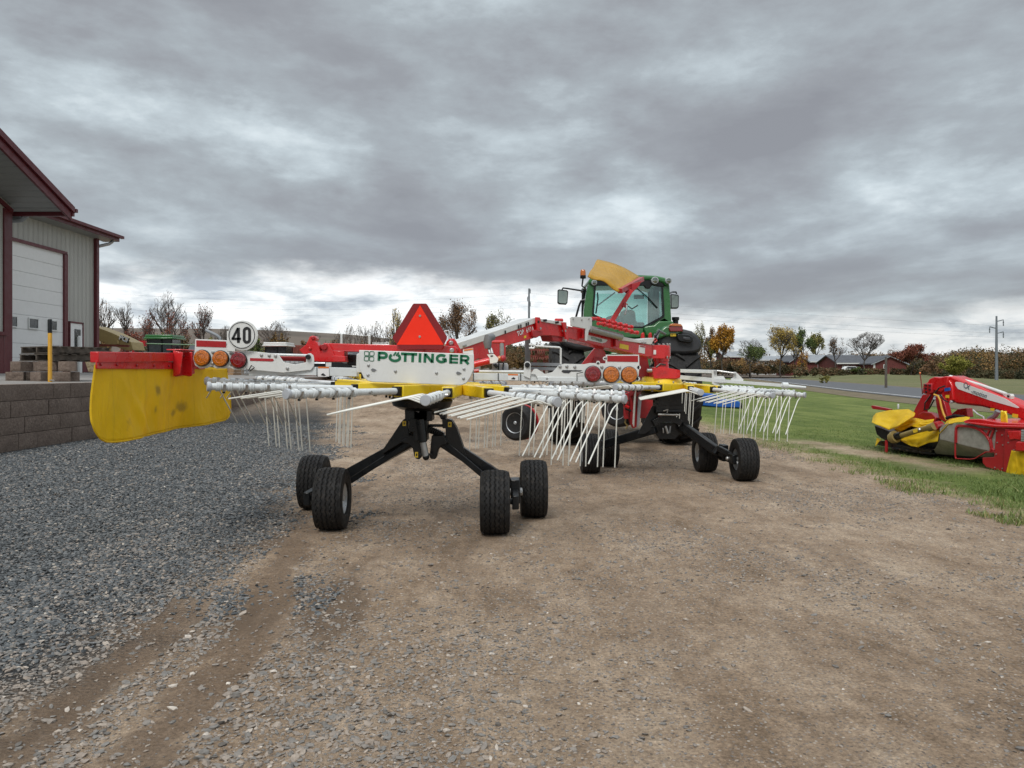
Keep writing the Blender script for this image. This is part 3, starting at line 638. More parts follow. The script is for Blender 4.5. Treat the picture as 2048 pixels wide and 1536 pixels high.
mb.poly([(-18.3, 34.4, 7.0), (-17.58, 34.4, 7.0), (-17.58, 34.4, 7.26), (-24, 34.4, 9.36), (-24, 34.4, 9.1)], (0, 0.05, 0), 'maroon')
mb.build('eave', shed)
mb = MB(); mb.box((-18.14, 33.55, 4.1), (0.16, 0.20, 5.8), 'maroon'); mb.build('corner_trim', shed)
mb = MB(); mb.box((-18.17, 32.98, 1.67), (0.05, 1.12, 1.0), 'wains'); mb.box((-18.15, 32.98, 2.18), (0.08, 1.12, 0.08), 'maroon'); mb.build('wainscot', shed)
# overhead door
door = MB()
for i in range(9): door.box((-18.14, 28.55, 1.17+0.53*i+0.262), (0.07, 4.9, 0.522), 'ink_white')
do = door.build('overhead_door', shed, bevel=0.006)
mb = MB(); mb.box((-18.10, 28.55, 5.98), (0.14, 5.3, 0.12), 'maroon'); mb.box((-18.10, 31.12, 3.5), (0.14, 0.24, 4.9), 'maroon')
mb.build('door_frame', do)
for yy in (26.55, 27.8, 29.05, 30.25):
    mb = MB(); mb.box((-18.088, yy, 3.0), (0.03, 0.52, 0.34), 'dglass')
    for a in (-1, 1): mb.box((-18.08, yy+a*0.28, 3.0), (0.05, 0.04, 0.42), 'white'); mb.box((-18.08, yy, 3.0+a*0.19), (0.05, 0.52, 0.04), 'white')
    mb.build('window', do)
mb = MB(); mb.box((-18.13, 31.95, 2.17), (0.06, 0.90, 2.03), 'ink_white'); pd = mb.build('door', shed, bevel=0.01)
mb = MB(); mb.box((-18.09, 32.02, 2.42), (0.03, 0.42, 1.05), 'dglass'); mb.build('window', pd)
mb = MB(); mb.tube([(-18.10, 31.60, 2.08), (-18.04, 31.60, 2.08), (-18.04, 31.74, 2.08)], 0.018, 'steel'); mb.build('handle', pd)
mb = MB(); mb.box((-18.12, 31.47, 2.2), (0.09, 0.06, 2.1), 'maroon'); mb.box((-18.12, 32.43, 2.2), (0.09, 0.06, 2.1), 'maroon'); mb.box((-18.12, 31.95, 3.22), (0.09, 1.0, 0.06), 'maroon'); mb.build('door_frame', shed)
mb = MB()  # downspout at the far end
mb.tube([W(224, 478, 34.2), W(224, 484, 34.1), W(218, 488, 34.0), W(200, 492, 33.8), W(190, 494, 33.7)], 0.07, 'steel', 8)
mb.tube([W(190, 494, 33.68), (-18.32, 33.72, 1.2)], 0.05, 'steel', 8); mb.build('downspout', shed)
mb = MB(); mb.tube([W(52, 420, 26.4), W(52, 433, 26.4), W(42, 440, 26.4), W(20, 441, 26.4)], 0.09, 'mroof', 8); mb.box(W(30, 431, 26.5), (0.5, 0.3, 0.2), 'mroof'); mb.build('gutter_elbow', shed)

# bollards, pallets, loose blocks, board
b1 = thing('bollard', 'slim yellow post with black foam top beside the retaining wall', 'bollard', (W(100, 766, 14.4).x, 14.4, 0.95))
p = ORG[b1.name]
mb = MB(); mb.lathe(p, (0, 0, 1), [(0.036, 0), (0.036, 0.93), (0.033, 0.94)], 'bollard', 16); mb.build('sleeve', b1)
mb = MB(); mb.lathe(p+V((0, 0, 0.94)), (0, 0, 1), [(0.036, 0), (0.036, 0.24), (0.028, 0.26)], 'black', 16); mb.build('foam_top', b1)
mb = MB(); mb.cyl(p+V((0, -0.02, 0.06)), p+V((0.10, -0.04, 0.05)), 0.012, 'steel', 8); mb.build('pin', b1)
q = V((-18.2+1.0, 30.6, 1.14)); mb = MB(); mb.lathe(q, (0, 0, 1), [(0.08, 0), (0.08, 1.42), (0.05, 1.47)], 'white', 16)
tag(mb.build('guard_post'), 'white guard post standing in front of the shed side door', 'post')

BX, BY, BZ = -8.95, 15.3, 0.962
def loose_block(i, x, y, z, rz, lab):
    mb = MB(); fr = [(-0.155, -0.13), (0.155, -0.13), (0.115, 0.13), (-0.115, 0.13)]
    mb.poly([(a, b_, 0) for a, b_ in fr], (0, 0, 0.20), 'block')
    n = 6; vs = []
    for a in range(n+1):
        for c_ in range(n+1):
            u, v = a/n, c_/n; e = min(u, v, 1-u, 1-v); vs.append((-0.153+0.306*u, -0.132-(0.012+0.016*mnoise.noise(V((i*4+u*3, v*3, i))) if e > 0 else 0), 0.002+0.196*v))
    mb.add(vs, [(a*(n+1)+c_, (a+1)*(n+1)+c_, (a+1)*(n+1)+c_+1, a*(n+1)+c_+1) for a in range(n) for c_ in range(n)], 'block')
    o = mb.build('wall_block', bevel=0.006); o.location = (x, y, z); o.rotation_euler = (0, 0, rz)
    return tag(o, lab, 'block', 'loose wall blocks under the pallets')
k = 0
for lev, xs_, ttl in ((0, [34, 60, 84, 104, 122, 142], 'bottom'), (1, [44, 70, 94, 116, 138], 'top')):
    od = ['leftmost', 'second', 'third', 'fourth', 'fifth', 'rightmost'] if lev == 0 else ['leftmost', 'second', 'third', 'fourth', 'rightmost']
    for j, px in enumerate(xs_):
        d = 15.0+(0.22 if j % 2 else 0.0)+lev*0.08
        loose_block(k, (px-1024)/F*d, d, BZ+0.205*lev, R([14, 62, -24, 100, 34, -48][(j+lev*2) % 6]), '%s brown wall block in the %s row under the dark pallets' % (od[j], ttl)); k += 1
def pallet(lab, x, y, z, rz, m='wood'):
    t = thing('pallet', lab, 'pallet', (x, y, z), 'pallets stacked on the wall blocks')
    r = Matrix.Rotation(rz, 3, 'Z'); o = V((x, y, z))
    mb = MB()
    for i in range(7): mb.box(o+r@V((-0.54+0.18*i, 0, 0.131)), (0.11, 1.1, 0.018), m, mat=r)
    mb.build('top_board', t)
    mb = MB()
    for i in (-1, 0, 1):
        mb.box(o+r@V((0, i*0.5, 0.070)), (1.2, 0.04, 0.10), m, mat=r)
    mb.build('stringer', t)
    mb = MB()
    for i in range(5): mb.box(o+r@V((-0.54+0.27*i, 0, 0.010)), (0.11, 1.1, 0.016), m, mat=r)
    mb.build('bottom_board', t); return t
pallet('upper of two dark weathered pallets on the wall blocks', -9.13, 15.75, BZ+0.565, R(62))
pallet('lower of two dark weathered pallets on the wall blocks', -9.15, 15.75, BZ+0.415, R(64))
m, nt, b = newmat('strand_board'); c = nt.pos()
nt.put(b.inputs['Base Color'], nt.ramp(nt.sep(nt.vor(nt.mapv(c, (1, 1, 2.5)), 16, 'Color'))[0], [(0, (0.28, 0.18, 0.09)), (0.5, (0.48, 0.36, 0.20)), (1, (0.60, 0.48, 0.30))])); b.inputs['Roughness'].default_value = 0.8; M['osb'] = m
mb = MB(); mb.poly([W(168, 717, 27), W(187, 717, 27), W(200, 743.5, 26.6), W(177, 743.5, 26.6)], (0, 0.03, 0), 'osb'); tag(mb.build('strand_board'), 'pale strand board leaning behind the yellow curtain', 'board')

# ------------------------------------------------------------------ machines and goods behind the rake
GY = lambda x, y: h1(x, y)
# tan implement
t = thing('mulch_spreader', 'tan farm implement with a sloping box and black and white lettering', 'implement', (-18.5, 37.5, 0.95))
mb = MB(); mb.slab([(185, 651), (225, 666), (262, 684), (266, 700), (250, 700), (185, 676)], 36, 1.2, 'tan'); mb.build('hopper', t, bevel=0.02)
mb = MB(); mb.beam(W(188, 697, 35.8), W(236, 684, 35.8), 0.14, 0.16, 'tan'); mb.beam(W(185, 690, 35.7), W(258, 692, 35.7), 0.1, 0.1, 'rust'); mb.tube([W(190, 670, 35.7), W(194, 690, 35.6), W(188, 705, 35.6)], 0.04, 'black'); mb.build('frame', t)
mb = MB(); fr = frame_px((237.5, 680), (260, 689), 35.95, 0.01)
text_into(mb, 'PCI', (fr[0]+V((0.06, 0.004, 0.02)), fr[1], fr[2]), 0.30, 'ink_black', bold=0.05, spacing=0.95); text_into(mb, 'PCI', (fr[0]+V((0, -0.01, 0.05)), fr[1], fr[2]), 0.30, 'ink_white', bold=0.04, spacing=0.95); mb.build('lettering', t)
for xx in (-19.0, -17.9):
    s = sub('wheel', t); mb = MB(); mb.lathe((xx, 37, 0.95+0.45), (1, 0, 0), [(0.2, -0.12), (0.43, -0.12), (0.45, -0.08), (0.45, 0.08), (0.43, 0.12), (0.2, 0.12)], 'rubber', 20); mb.build('tyre', s)
    mb = MB(); mb.lathe((xx, 37, 1.40), (1, 0, 0), [(0.05, -0.10), (0.21, -0.10), (0.21, 0.10), (0.05, 0.10)], 'tan', 16); mb.build('rim', s)
def far_tractor(lab, px, top, wpx, d, body, roof, cz, door=True):
    x = (px-1024)/F*d; g = GY(x, d); s_ = wpx/F*d; ztop = CAMH+(HZ-top)/F*d; hh = ztop-g; hw = s_/2
    t = thing('parked_tractor', lab, 'tractor', (x, d, g))
    mb = MB(); mb.box((x, d+0.6, ztop-0.10), (s_*1.0, 1.7, 0.16), roof); mb.box((x, d+0.6, ztop-0.22), (s_*1.08, 1.8, 0.10), roof); mb.build('roof', t, bevel=0.04)
    mb = MB()
    for a in (-1, 1):
        for b_ in (-0.1, 1.35): mb.beam((x+a*hw*0.9, d+b_, ztop-0.25), (x+a*hw*0.85, d+b_, g+hh*0.45), 0.05, 0.05, 'black')
    mb.box((x, d-0.1, g+hh*0.45), (s_*0.9, 0.08, 0.10), body); mb.box((x+hw*0.15, d-0.13, g+hh*0.68), (0.05, 0.04, hh*0.42), 'black'); mb.build('cab_frame', t)
    mb = MB(); mb.box((x, d+0.6, g+hh*0.68), (s_*0.84, 1.35, hh*0.44), 'dglass'); mb.build('window', t)
    mb = MB(); mb.box((x-hw*0.2, d-1.0, g+hh*0.40), (s_*0.55, 1.8, hh*0.24), body); mb.box((x, d+0.2, g+hh*0.34), (s_*1.0, 1.8, hh*0.2), body); mb.build('body', t, bevel=0.05)
    for a in (-1, 1):
        s = sub('wheel', t); rr = hh*0.29
        mb = MB(); mb.lathe((x+a*(hw+0.25), d+0.7, g+rr), (1, 0, 0), [(rr*.5, -0.22), (rr*.95, -0.22), (rr, -0.15), (rr, 0.15), (rr*.95, 0.22), (rr*.5, 0.22)], 'rubber', 24); mb.build('tyre', s)
        mb = MB(); mb.lathe((x+a*(hw+0.25), d+0.7, g+rr), (1, 0, 0), [(0.06, -0.15), (rr*.52, -0.18), (rr*.52, 0.18), (0.06, 0.15)], 'decal', 16); mb.build('rim', s)
        mb = MB(); mb.box((x+a*hw*1.35, d-0.2, g+hh*0.62), (0.16, 0.05, 0.3), 'black'); mb.beam((x+a*hw*0.9, d-0.1, g+hh*0.75), (x+a*hw*1.3, d-0.2, g+hh*0.72), 0.03, 0.03, 'black'); mb.build('mirror', t)
    return t
far_tractor('green parked tractor in the yard left of the round 40 sign', 321, 669, 54, 44, 'green', 'green', 1)
far_tractor('dark red tractor with a pale cab roof right of the round 40 sign', 552, 684, 46, 46, 'dred', 'white', 1)
# red sprayer boom reaching from the green tractor
t = thing('sprayer_boom', 'red boom with a long thin green line in front of the green tractor', 'boom', W(290, 705, 41))
mb = MB(); mb.beam(W(262, 687, 41), W(292, 687, 41), 0.2, 0.3, 'dred'); mb.beam(W(266, 690, 41), W(268, 725, 41), 0.1, 0.1, 'dred'); mb.beam(W(275, 694, 41), W(292, 712, 41), 0.06, 0.06, 'black'); mb.build('frame', t)
mb = MB(); mb.tube([W(284, 687, 41), W(395, 690, 41)], 0.035, 'green', 6); mb.build('line', t)
# pickups
def pickup(lab, px, d, top, wpx, m, face=1):
    x = (px-1024)/F*d; g = GY(x, d); w_ = wpx/F*d; zt = CAMH+(HZ-top)/F*d; hh = zt-g
    t = thing('pickup_truck', lab, 'pickup', (x, d, g))
    mb = MB(); mb.box((x, d+1.2, g+hh*0.40), (w_, 5.0, hh*0.40), m); mb.poly([(x-w_*0.46, d+0.6, g+hh*0.6), (x+w_*0.46, d+0.6, g+hh*0.6), (x+w_*0.40, d+1.2, g+hh), (x-w_*0.40, d+1.2, g+hh)], (0, 1.5, 0), m); mb.build('body', t, bevel=0.06)
    mb = MB(); mb.poly([(x-w_*0.42, d+0.60, g+hh*0.63), (x+w_*0.42, d+0.60, g+hh*0.63), (x+w_*0.36, d+1.13, g+hh*0.97), (x-w_*0.36, d+1.13, g+hh*0.97)], (0, -0.03, 0), 'dglass'); mb.build('windscreen', t)
    mb = MB(); mb.box((x, d-1.32, g+hh*0.45), (w_*0.5, 0.05, hh*0.18), 'black'); mb.box((x, d-1.35, g+hh*0.26), (w_*0.96, 0.12, hh*0.12), 'steel'); mb.build('grille', t)
    for a in (-1, 1):
        for b_ in (-0.6, 2.7):
            mb = MB(); mb.lathe((x+a*w_*0.44, d+b_, g+0.38), (1, 0, 0), [(0.15, -0.11), (0.37, -0.11), (0.38, 0), (0.37, 0.11), (0.15, 0.11)], 'rubber', 18); mb.build('wheel', t)
        mb = MB(); mb.box((x+a*w_*0.38, d-1.31, g+hh*0.47), (w_*0.16, 0.05, hh*0.13), 'white'); mb.build('headlight', t)
    return t
pickup('white pickup parked right of the green tractor', 384, 43, 688, 54, 'mgrey')
pickup('light grey pickup parked beneath the red rear beam', 657, 40, 706, 70, 'rim')
t = pickup('black truck carrying a yellow OVERSIZE LOAD banner', 698, 31, 697, 66, 'black')
mb = MB(); fr = frame_px((668, 760), (722, 760), 29.0, 0.0); mb.slab([(668, 748), (722, 748), (722, 762), (668, 762)], 29.0, 0.03, 'decal'); mb.build('banner', t)
mb = MB(); text_into(mb, 'OVERSIZE LOAD', (W(670, 759, 28.98), V((1, 0, 0)), V((0, 0, 1))), 0.20, 'ink_black', bold=0.03, sx=0.62); mb.build('lettering', t)
mb = MB(); mb.beam(W(694, 762, 29.1), W(694, 752, 29.7), 0.08, 0.08, 'black'); mb.build('bracket', t)
# totes
def tote(lab, px, d, wpx, hpx, base):
    a = W(px, base, d); w_ = wpx/F*d; h_ = hpx/F*d; g = GY(a.x, d); t = thing('liquid_tote', lab, 'tote', (a.x, d, g), 'caged liquid totes in the yard')
    mb = MB(); mb.box((a.x, d+0.5, g+0.14+h_/2), (w_*0.92, 0.95, h_), 'plast'); mb.build('bottle', t, bevel=0.06)
    mb = MB()
    for k in range(6):
        xx = a.x+w_*(-0.5+k/5); mb.beam((xx, d, g+0.12), (xx, d, g+0.16+h_), 0.025, 0.025, 'steel')
    for k in range(5): zz = g+0.15+h_*k/4; mb.beam((a.x-w_/2, d-0.012, zz), (a.x+w_/2, d-0.012, zz), 0.025, 0.025, 'steel')
    mb.build('cage', t)
    mb = MB(); mb.box((a.x, d+0.5, g+0.105), (w_, 1.0, 0.03), 'steel')
    for s_ in (-1, 0, 1): mb.box((a.x+s_*w_*0.43, d+0.5, g+0.045), (0.1, 1.0, 0.09), 'steel')
    mb.build('pallet_base', t)
tote('left of two caged white liquid totes behind the light board', 507, 33, 46, 34, 757); tote('right of two caged white liquid totes behind the light board', 575, 33, 46, 30, 757)
def lumber(lab, px, d, wpx, rows, m='lumber'):
    x = (px-1024)/F*d; g = GY(x, d); w_ = wpx/F*d; t = MB()
    for r_ in range(rows):
        for k in range(4): t.box((x-w_*0.375+w_*0.25*k, d+0.4, g+0.09+0.17*r_), (w_*0.235, 2.0-0.1*r_, 0.15), m)
    return tag(t.build('lumber_stack', bevel=0.008), lab, 'lumber')
lumber('stack of brown timbers on the ground under the lamp board', 452, 34, 50, 2); lumber('low stack of reddish timbers beside the totes', 615, 36, 44, 2, 'rust')
# red container behind
x = W(610, 700, 52); mb = MB(); g = GY(x.x, 52)
mb.box((x.x, 54, g+1.0), (3.2, 2.4, 2.0), 'rust')
for k in range(12): mb.box((x.x-1.5+0.27*k, 52.78, g+1.0), (0.10, 0.06, 1.9), 'rust')
tag(mb.build('cargo_box', bevel=0.02), 'rusty red corrugated box standing behind the pale roofed tractor', 'container')
# bent exhaust/curved pipe above the left light board
mb = MB(); mb.tube([W(411, 660, 30), W(434, 671, 30), W(440, 676, 30), (W(440, 676, 30).x, 30, GY(-11, 30))], 0.06, 'mroof', 8); tag(mb.build('bent_pipe'), 'bent grey pipe rising behind the striped red reflector', 'pipe')
for px, d, ln, lab in ((683, 38, 645, 'left of two thin white posts behind the red beam'), (739, 38, 648, 'right of two thin white posts behind the red beam')):
    p = W(px, 670, d); mb = MB(); mb.tube([(p.x, d, GY(p.x, d)), (p.x, d, CAMH+(HZ-ln-24)/F*d)], 0.055, 'white', 10); mb.lathe((p.x, d, CAMH+(HZ-ln-24)/F*d), (0, 0, 1), [(0.055, 0), (0.02, 0.05)], 'white', 10); tag(mb.build('marker_post'), lab, 'post')
mb = MB(); p0 = W(745, 690, 38); 
mb.tube([(p0.x, 38, p0.z), W(778, 690, 38)], 0.05, 'white', 8)
for k in range(12): q = W(746+2.8*k, 689, 38); mb.tube([q, q+V((0, 0, 0.12))], 0.02, 'white', 6)
mb.tube([W(770, 690, 38), W(773, 684, 38), W(777, 685, 38), W(778, 690, 38)], 0.03, 'white', 6); mb.tube([W(760, 690, 38), (W(760, 690, 38).x, 38, GY(-6.5, 38))], 0.05, 'white', 8)
tag(mb.build('spiked_rail'), 'white spiked rail showing above the red beam', 'rail')
# folded red tillage tool
t = thing('tillage_tool', 'folded dark red tillage tool standing left of the big tractor', 'implement', (W(1085, 745, 30).x, 30, GY(1.2, 30)))
g = GY(1.2, 30)
mb = MB()
for yy in (699, 712, 727, 738): mb.beam(W(1052, yy, 30), W(1118, yy+2, 30), 0.08, 0.08, 'rust')
for px in (1056, 1072, 1088, 1102, 1116): mb.beam(W(px, 697, 30.1), V((W(px, 697, 30.1).x, 30.1, g)), 0.08, 0.08, 'rust')
mb.beam(W(1056, 738, 30.05), W(1088, 699, 30.05), 0.06, 0.06, 'rust'); mb.beam(W(1088, 738, 30.05), W(1116, 699, 30.05), 0.06, 0.06, 'rust'); mb.build('frame', t)
random.seed(4)
for k in range(16):
    px = 1054+4.1*k; y0 = random.choice((701, 713)); a = W(px, y0, 29.9); mb = MB(); mb.tube([a, a+V((0.03, -0.12, -0.12)), a+V((0.02, -0.06, -0.26)), a+V((0.0, -0.16, -0.36))], 0.022, 'rust', 6); mb.build('tine', t)
# blue implement on the lawn
t = thing('blue_implement', 'blue implement with a black roller on the lawn right of the big tractor', 'implement', (W(1440, 812, 23).x, 23.5, 0))
mb = MB(); mb.slab([(1400, 786), (1430, 788), (1446, 800), (1470, 799), (1482, 805), (1480, 816), (1440, 815), (1400, 811)], 22.6, 0.7, 'blue'); mb.build('body', t, bevel=0.03)
mb = MB(); mb.slab([(1405, 787), (1431, 789), (1440, 797), (1405, 795)], 22.5, 0.08, 'blue'); mb.build('cover', t, bevel=0.02)
mb = MB(); mb.lathe(W(1390, 812, 22.9), (1, 0, 0), [(0.03, 0), (0.10, 0.01), (0.10, 1.38), (0.03, 1.4)], 'rubber', 14); mb.build('roller', t)
for q in (1420, 1468): mb = MB(); a = W(q, 806, 22.9); mb.beam(a, (a.x, 22.9, 0), 0.08, 0.12, 'black'); mb.build('skid', t)

# ------------------------------------------------------------------ farmstead
def houseobj(name, lab, px0, px1, eave, base, d, ridge, wallm, roofm, depth=9, gable=False, cat='house', windows=()):
    x0 = (px0-1024)/F*d; x1 = (px1-1024)/F*d; ze = CAMH+(HZ-eave)/F*d; zb = min(CAMH+(HZ-base)/F*d, h1((px0+px1-2*CX)/2/F*d, d))-0.6; zr = CAMH+(HZ-ridge)/F*d; xm = (x0+x1)/2
    t = thing(name, lab, cat, (xm, d, zb))
    mb = MB()
    if gable: mb.poly([(x0, d, zb), (x1, d, zb), (x1, d, ze), (xm, d, zr), (x0, d, ze)], (0, depth, 0), wallm)
    else: mb.poly([(x0, d, zb), (x0, d+depth, zb), (x0, d+depth, ze), (x0, d+depth/2, zr), (x0, d, ze)], (x1-x0, 0, 0), wallm)
    mb.build('wall', t)
    mb = MB(); o = 0.5
    if gable:
        s_ = (zr-ze)/(xm-x0)
        mb.poly([(x0-o, d-0.4, ze-o*s_), (xm, d-0.4, zr), (xm, d-0.4, zr+0.22), (x0-o, d-0.4, ze-o*s_+0.22)], (0, depth+0.8, 0), roofm)
        mb.poly([(x1+o, d-0.4, ze-o*s_), (xm, d-0.4, zr), (xm, d-0.4, zr+0.22), (x1+o, d-0.4, ze-o*s_+0.22)], (0, depth+0.8, 0), roofm)
        mb.beam((x0-o, d-0.45, ze-o*s_), (xm, d-0.45, zr), 0.05, 0.22, 'mroof'); mb.beam((x1+o, d-0.45, ze-o*s_), (xm, d-0.45, zr), 0.05, 0.22, 'mroof')
    else:
        s_ = (zr-ze)/(depth/2)
        mb.poly([(x0-o, d-o, ze-o*s_), (x0-o, d+depth/2, zr), (x0-o, d+depth/2, zr+0.2), (x0-o, d-o, ze-o*s_+0.2)], (x1-x0+2*o, 0, 0), roofm)
        mb.poly([(x0-o, d+depth+o, ze-o*s_), (x0-o, d+depth/2, zr), (x0-o, d+depth/2, zr+0.2), (x0-o, d+depth+o, ze-o*s_+0.2)], (x1-x0+2*o, 0, 0), roofm)
        mb.box((xm, d-o-0.05, ze-o*s_+0.05), (x1-x0+2*o, 0.1, 0.25), 'white')
    mb.build('roof', t)
    for wx, wy, ww, hh, mm in windows:
        p = W(wx, wy, d-0.04); sw = ww/F*d; sh = hh/F*d
        mb = MB(); mb.box(p, (sw, 0.06, sh), mm); mb.box(p+V((0, 0.01, 0)), (sw+0.25, 0.05, sh+0.25), 'white'); mb.build('door' if hh > 9 else 'window', t)
    return t
houseobj('small_barn', 'small red barn with pale roof and cupola behind the orange tree', 1450, 1486, 713, 728, 215, 703, 'brick_red', 'mroof', 9, False, 'barn')
bt = bpy.data.objects['small_barn']; mb = MB(); p = W(1464, 702, 219.5); mb.box(p, (1.0, 1.0, 1.2), 'white'); mb.lathe(p+V((0, 0, 0.6)), (0, 0, 1), [(0.8, 0), (0.0, 1.2)], 'mroof', 4); mb.build('cupola', bt)
houseobj('white_shed', 'long low white shed between the bare and the orange trees', 1512, 1582, 720, 737, 200, 713, 'wsiding', 'mroof', 9, False, 'shed', ((1552, 731, 6, 9.5, 'mgrey'),))
houseobj('red_barn', 'long red barn with a grey metal roof', 1606, 1726, 723, 740, 190, 710, 'brick_red', 'mroof', 12, False, 'barn', ((1640, 731, 7, 11, 'white'), (1700, 731, 4, 4, 'dglass')))
houseobj('red_barn', 'red gable-fronted barn wing at the left end of the long barn', 1581, 1615, 722, 738, 184, 711, 'brick_red', 'shingle', 10, True, 'barn')
houseobj('farmhouse', 'low farmhouse with a dark hipped roof and a pale porch', 1676, 1752, 726, 746, 168, 711, 'brick_red', 'shingle', 11, False, 'house', ((1688, 738, 5, 10, 'dglass'), (1703, 736, 8, 5, 'dglass'), (1720, 736, 8, 5, 'dglass'), (1696, 738, 3, 11, 'dred')))
houseobj('farmhouse', 'brick red gable-fronted garage right of the dark roofed farmhouse', 1745, 1812, 727, 747, 162, 712.5, 'brick_red', 'shingle', 10, True, 'garage', ((1770, 733, 4, 6, 'dglass'), (1748.5, 737, 1.5, 17, 'white')))
x = W(1705, 740, 160); zb = h1(x.x, 160); t = thing('parked_car', 'white car parked in front of the farmhouse porch', 'car', (x.x, 160, zb))
mb = MB(); mb.poly([(x.x-2.1, 160, zb+0.3), (x.x+2.1, 160, zb+0.3), (x.x+2.1, 160, zb+0.85), (x.x+1.2, 160, zb+0.95), (x.x+0.7, 160, zb+1.45), (x.x-1.0, 160, zb+1.45), (x.x-1.7, 160, zb+0.95), (x.x-2.1, 160, zb+0.9)], (0, 1.7, 0), 'white'); mb.build('body', t, bevel=0.05)
mb = MB(); mb.poly([(x.x-1.45, 159.97, zb+0.98), (x.x+1.0, 159.97, zb+0.98), (x.x+0.6, 159.97, zb+1.36), (x.x-0.95, 159.97, zb+1.36)], (0, 0.05, 0), 'dglass'); mb.build('window', t)
for a in (-1.3, 1.35): mb = MB(); mb.lathe((x.x+a, 159.9, zb+0.32), (0, 1, 0), [(0.1, 0), (0.32, 0.02), (0.32, 0.2)], 'rubber', 16); mb.build('wheel', t)

# ------------------------------------------------------------------ poles and lines
def pole(name, lab, px, d, top, r0, r1, m, arms, base=None):
    x = (px-1024)/F*d; g = h1(x, d) if base is None else base; zt = CAMH+(HZ-top)/F*d; t = thing(name, lab, 'pole', (x, d, g))
    mb = MB(); mb.tube([(x, d, g-0.5), (x, d, zt)], [r0, r1], m, 12); mb.build('shaft', t); out_ = []
    for zp, sx in arms:
        z = CAMH+(HZ-zp)/F*d; mb = MB(); mb.beam((x, d, z), (x+sx, d, z+0.25), 0.12, 0.12, m); mb.build('arm', t)
        mb = MB(); mb.lathe((x+sx, d, z-0.65), (0, 0, 1), [(0.02, 0), (0.10, 0.05), (0.05, 0.15), (0.10, 0.25), (0.05, 0.35), (0.10, 0.45), (0.03, 0.9)], m, 8); mb.build('insulator', t)
        out_.append(V((x+sx, d, z-0.65)))
    return out_
A1 = pole('steel_power_pole', 'tall grey steel power pole with three arms at the right', 1993, 112, 632, 0.24, 0.12, 'pole', ((643, 1.0), (657, -1.0), (667, 1.0)))
A2 = pole('steel_power_pole', 'slender steel power pole rising behind the red and white boom', 1058, 150, 577, 0.36, 0.16, 'pole', ((580, 0.25), (596, -0.3), (606, 0.25)))
A3 = [V((-82, 118, 12.7+1.15*k_-1.15)) for k_ in (3.0, 1.8, 0.9)]
A4 = [a+V((50, -40, 0)) for a in A1]
pole('wooden_post', 'short leaning wooden pole at the far roadside', 1772, 56, 715, 0.095, 0.08, 'wpole', ())
for i, lb in enumerate(('topmost', 'middle', 'lowest')):
    mb = MB()
    for a, b_ in ((A3[i], A2[i]), (A2[i], A1[i]), (A1[i], A4[i])):
        pts = [a.lerp(b_, k/16)+V((0, 0, -2.2*4*(k/16)*(1-k/16)*(1 if (a-b_).length > 90 else 0.2))) for k in range(17)]
        mb.tube(pts, 0.010, 'mgrey', 4, caps=False)
    tag(mb.build('power_line'), '%s of the three power lines crossing the sky' % lb, 'power line', 'power lines')
# ------------------------------------------------------------------ tyres with zig-zag ribs
def rib_tyre(name, parent, c, ax, Rr, wd, rimr):
    """one lathe-like surface whose tread carries zig-zag grooves as real relief"""
    NA = 150; prof = []   # (radius, across, groove?)
    hw = wd/2
    side = [(rimr*1.02, -hw*0.80), (rimr*1.10, -hw*0.94), (Rr*0.74, -hw*1.0), (Rr*0.86, -hw*0.99), (Rr*0.945, -hw*0.93)]
    NT_ = 49; tread = [(-hw*0.86+hw*1.72*k/(NT_-1)) for k in range(NT_)]
    c = V(c); ax = V(ax).normalized(); a = ax.orthogonal().normalized(); b_ = ax.cross(a); vs = []; k = len(side)*2+NT_
    gro = [-0.62, -0.31, 0.0, 0.31, 0.62]
    for i in range(NA):
        th = 2*PI*i/NA; tri = abs(((i*30/NA) % 1)*2-1)-0.5; rr = []
        for r, h in side: rr.append((r, h))
        for h in tread:
            u = h/hw-0.11*tri; dr = 0
            for g in gro:
                if abs(u-g) < 0.034: dr = 0.008
            e = abs(h/hw)/0.86; r = Rr*(1-0.050*e**4)-dr
            if e > 0.9: r -= 0.004*(1 if (i*30//NA) % 2 else 0)
            rr.append((r, h))
        for r, h in side[::-1]: rr.append((r, -h))
        dirv = a*math.cos(th)+b_*math.sin(th)
        for r, h in rr: vs.append(c+ax*h+dirv*r)
    fs = [(i*k+j, ((i+1) % NA)*k+j, ((i+1) % NA)*k+j+1, i*k+j+1) for i in range(NA) for j in range(k-1)]
    mb = MB(); mb.add(vs, fs, 'rubber')
    return mb.build(name, parent, ang=30)
def rim_part(parent, c, ax, r, wd):
    mb = MB()
    mb.lathe(c, ax, [(r*0.20, -wd*0.40), (r*0.22, -wd*0.15), (r*0.60, -wd*0.12), (r*0.72, -wd*0.30), (r*0.90, -wd*0.36), (r*1.03, -wd*0.41), (r*1.05, -wd*0.40), (r*1.05, wd*0.40),
                     (r*1.03, wd*0.41), (r*0.90, wd*0.36), (r*0.72, wd*0.30), (r*0.60, wd*0.12), (r*0.22, wd*0.15), (r*0.20, wd*0.40)], 'rim', 28)
    ax = V(ax).normalized(); a = ax.orthogonal().normalized(); b_ = ax.cross(a)
    for k in range(5):
        t = 2*PI*k/5; q = V(c)+(a*math.cos(t)+b_*math.sin(t))*r*0.42
        for s in (-1, 1): mb.cyl(q+ax*s*wd*0.13, q+ax*s*wd*0.18, 0.008, 'steel', 8)
    return mb.build('rim', parent)
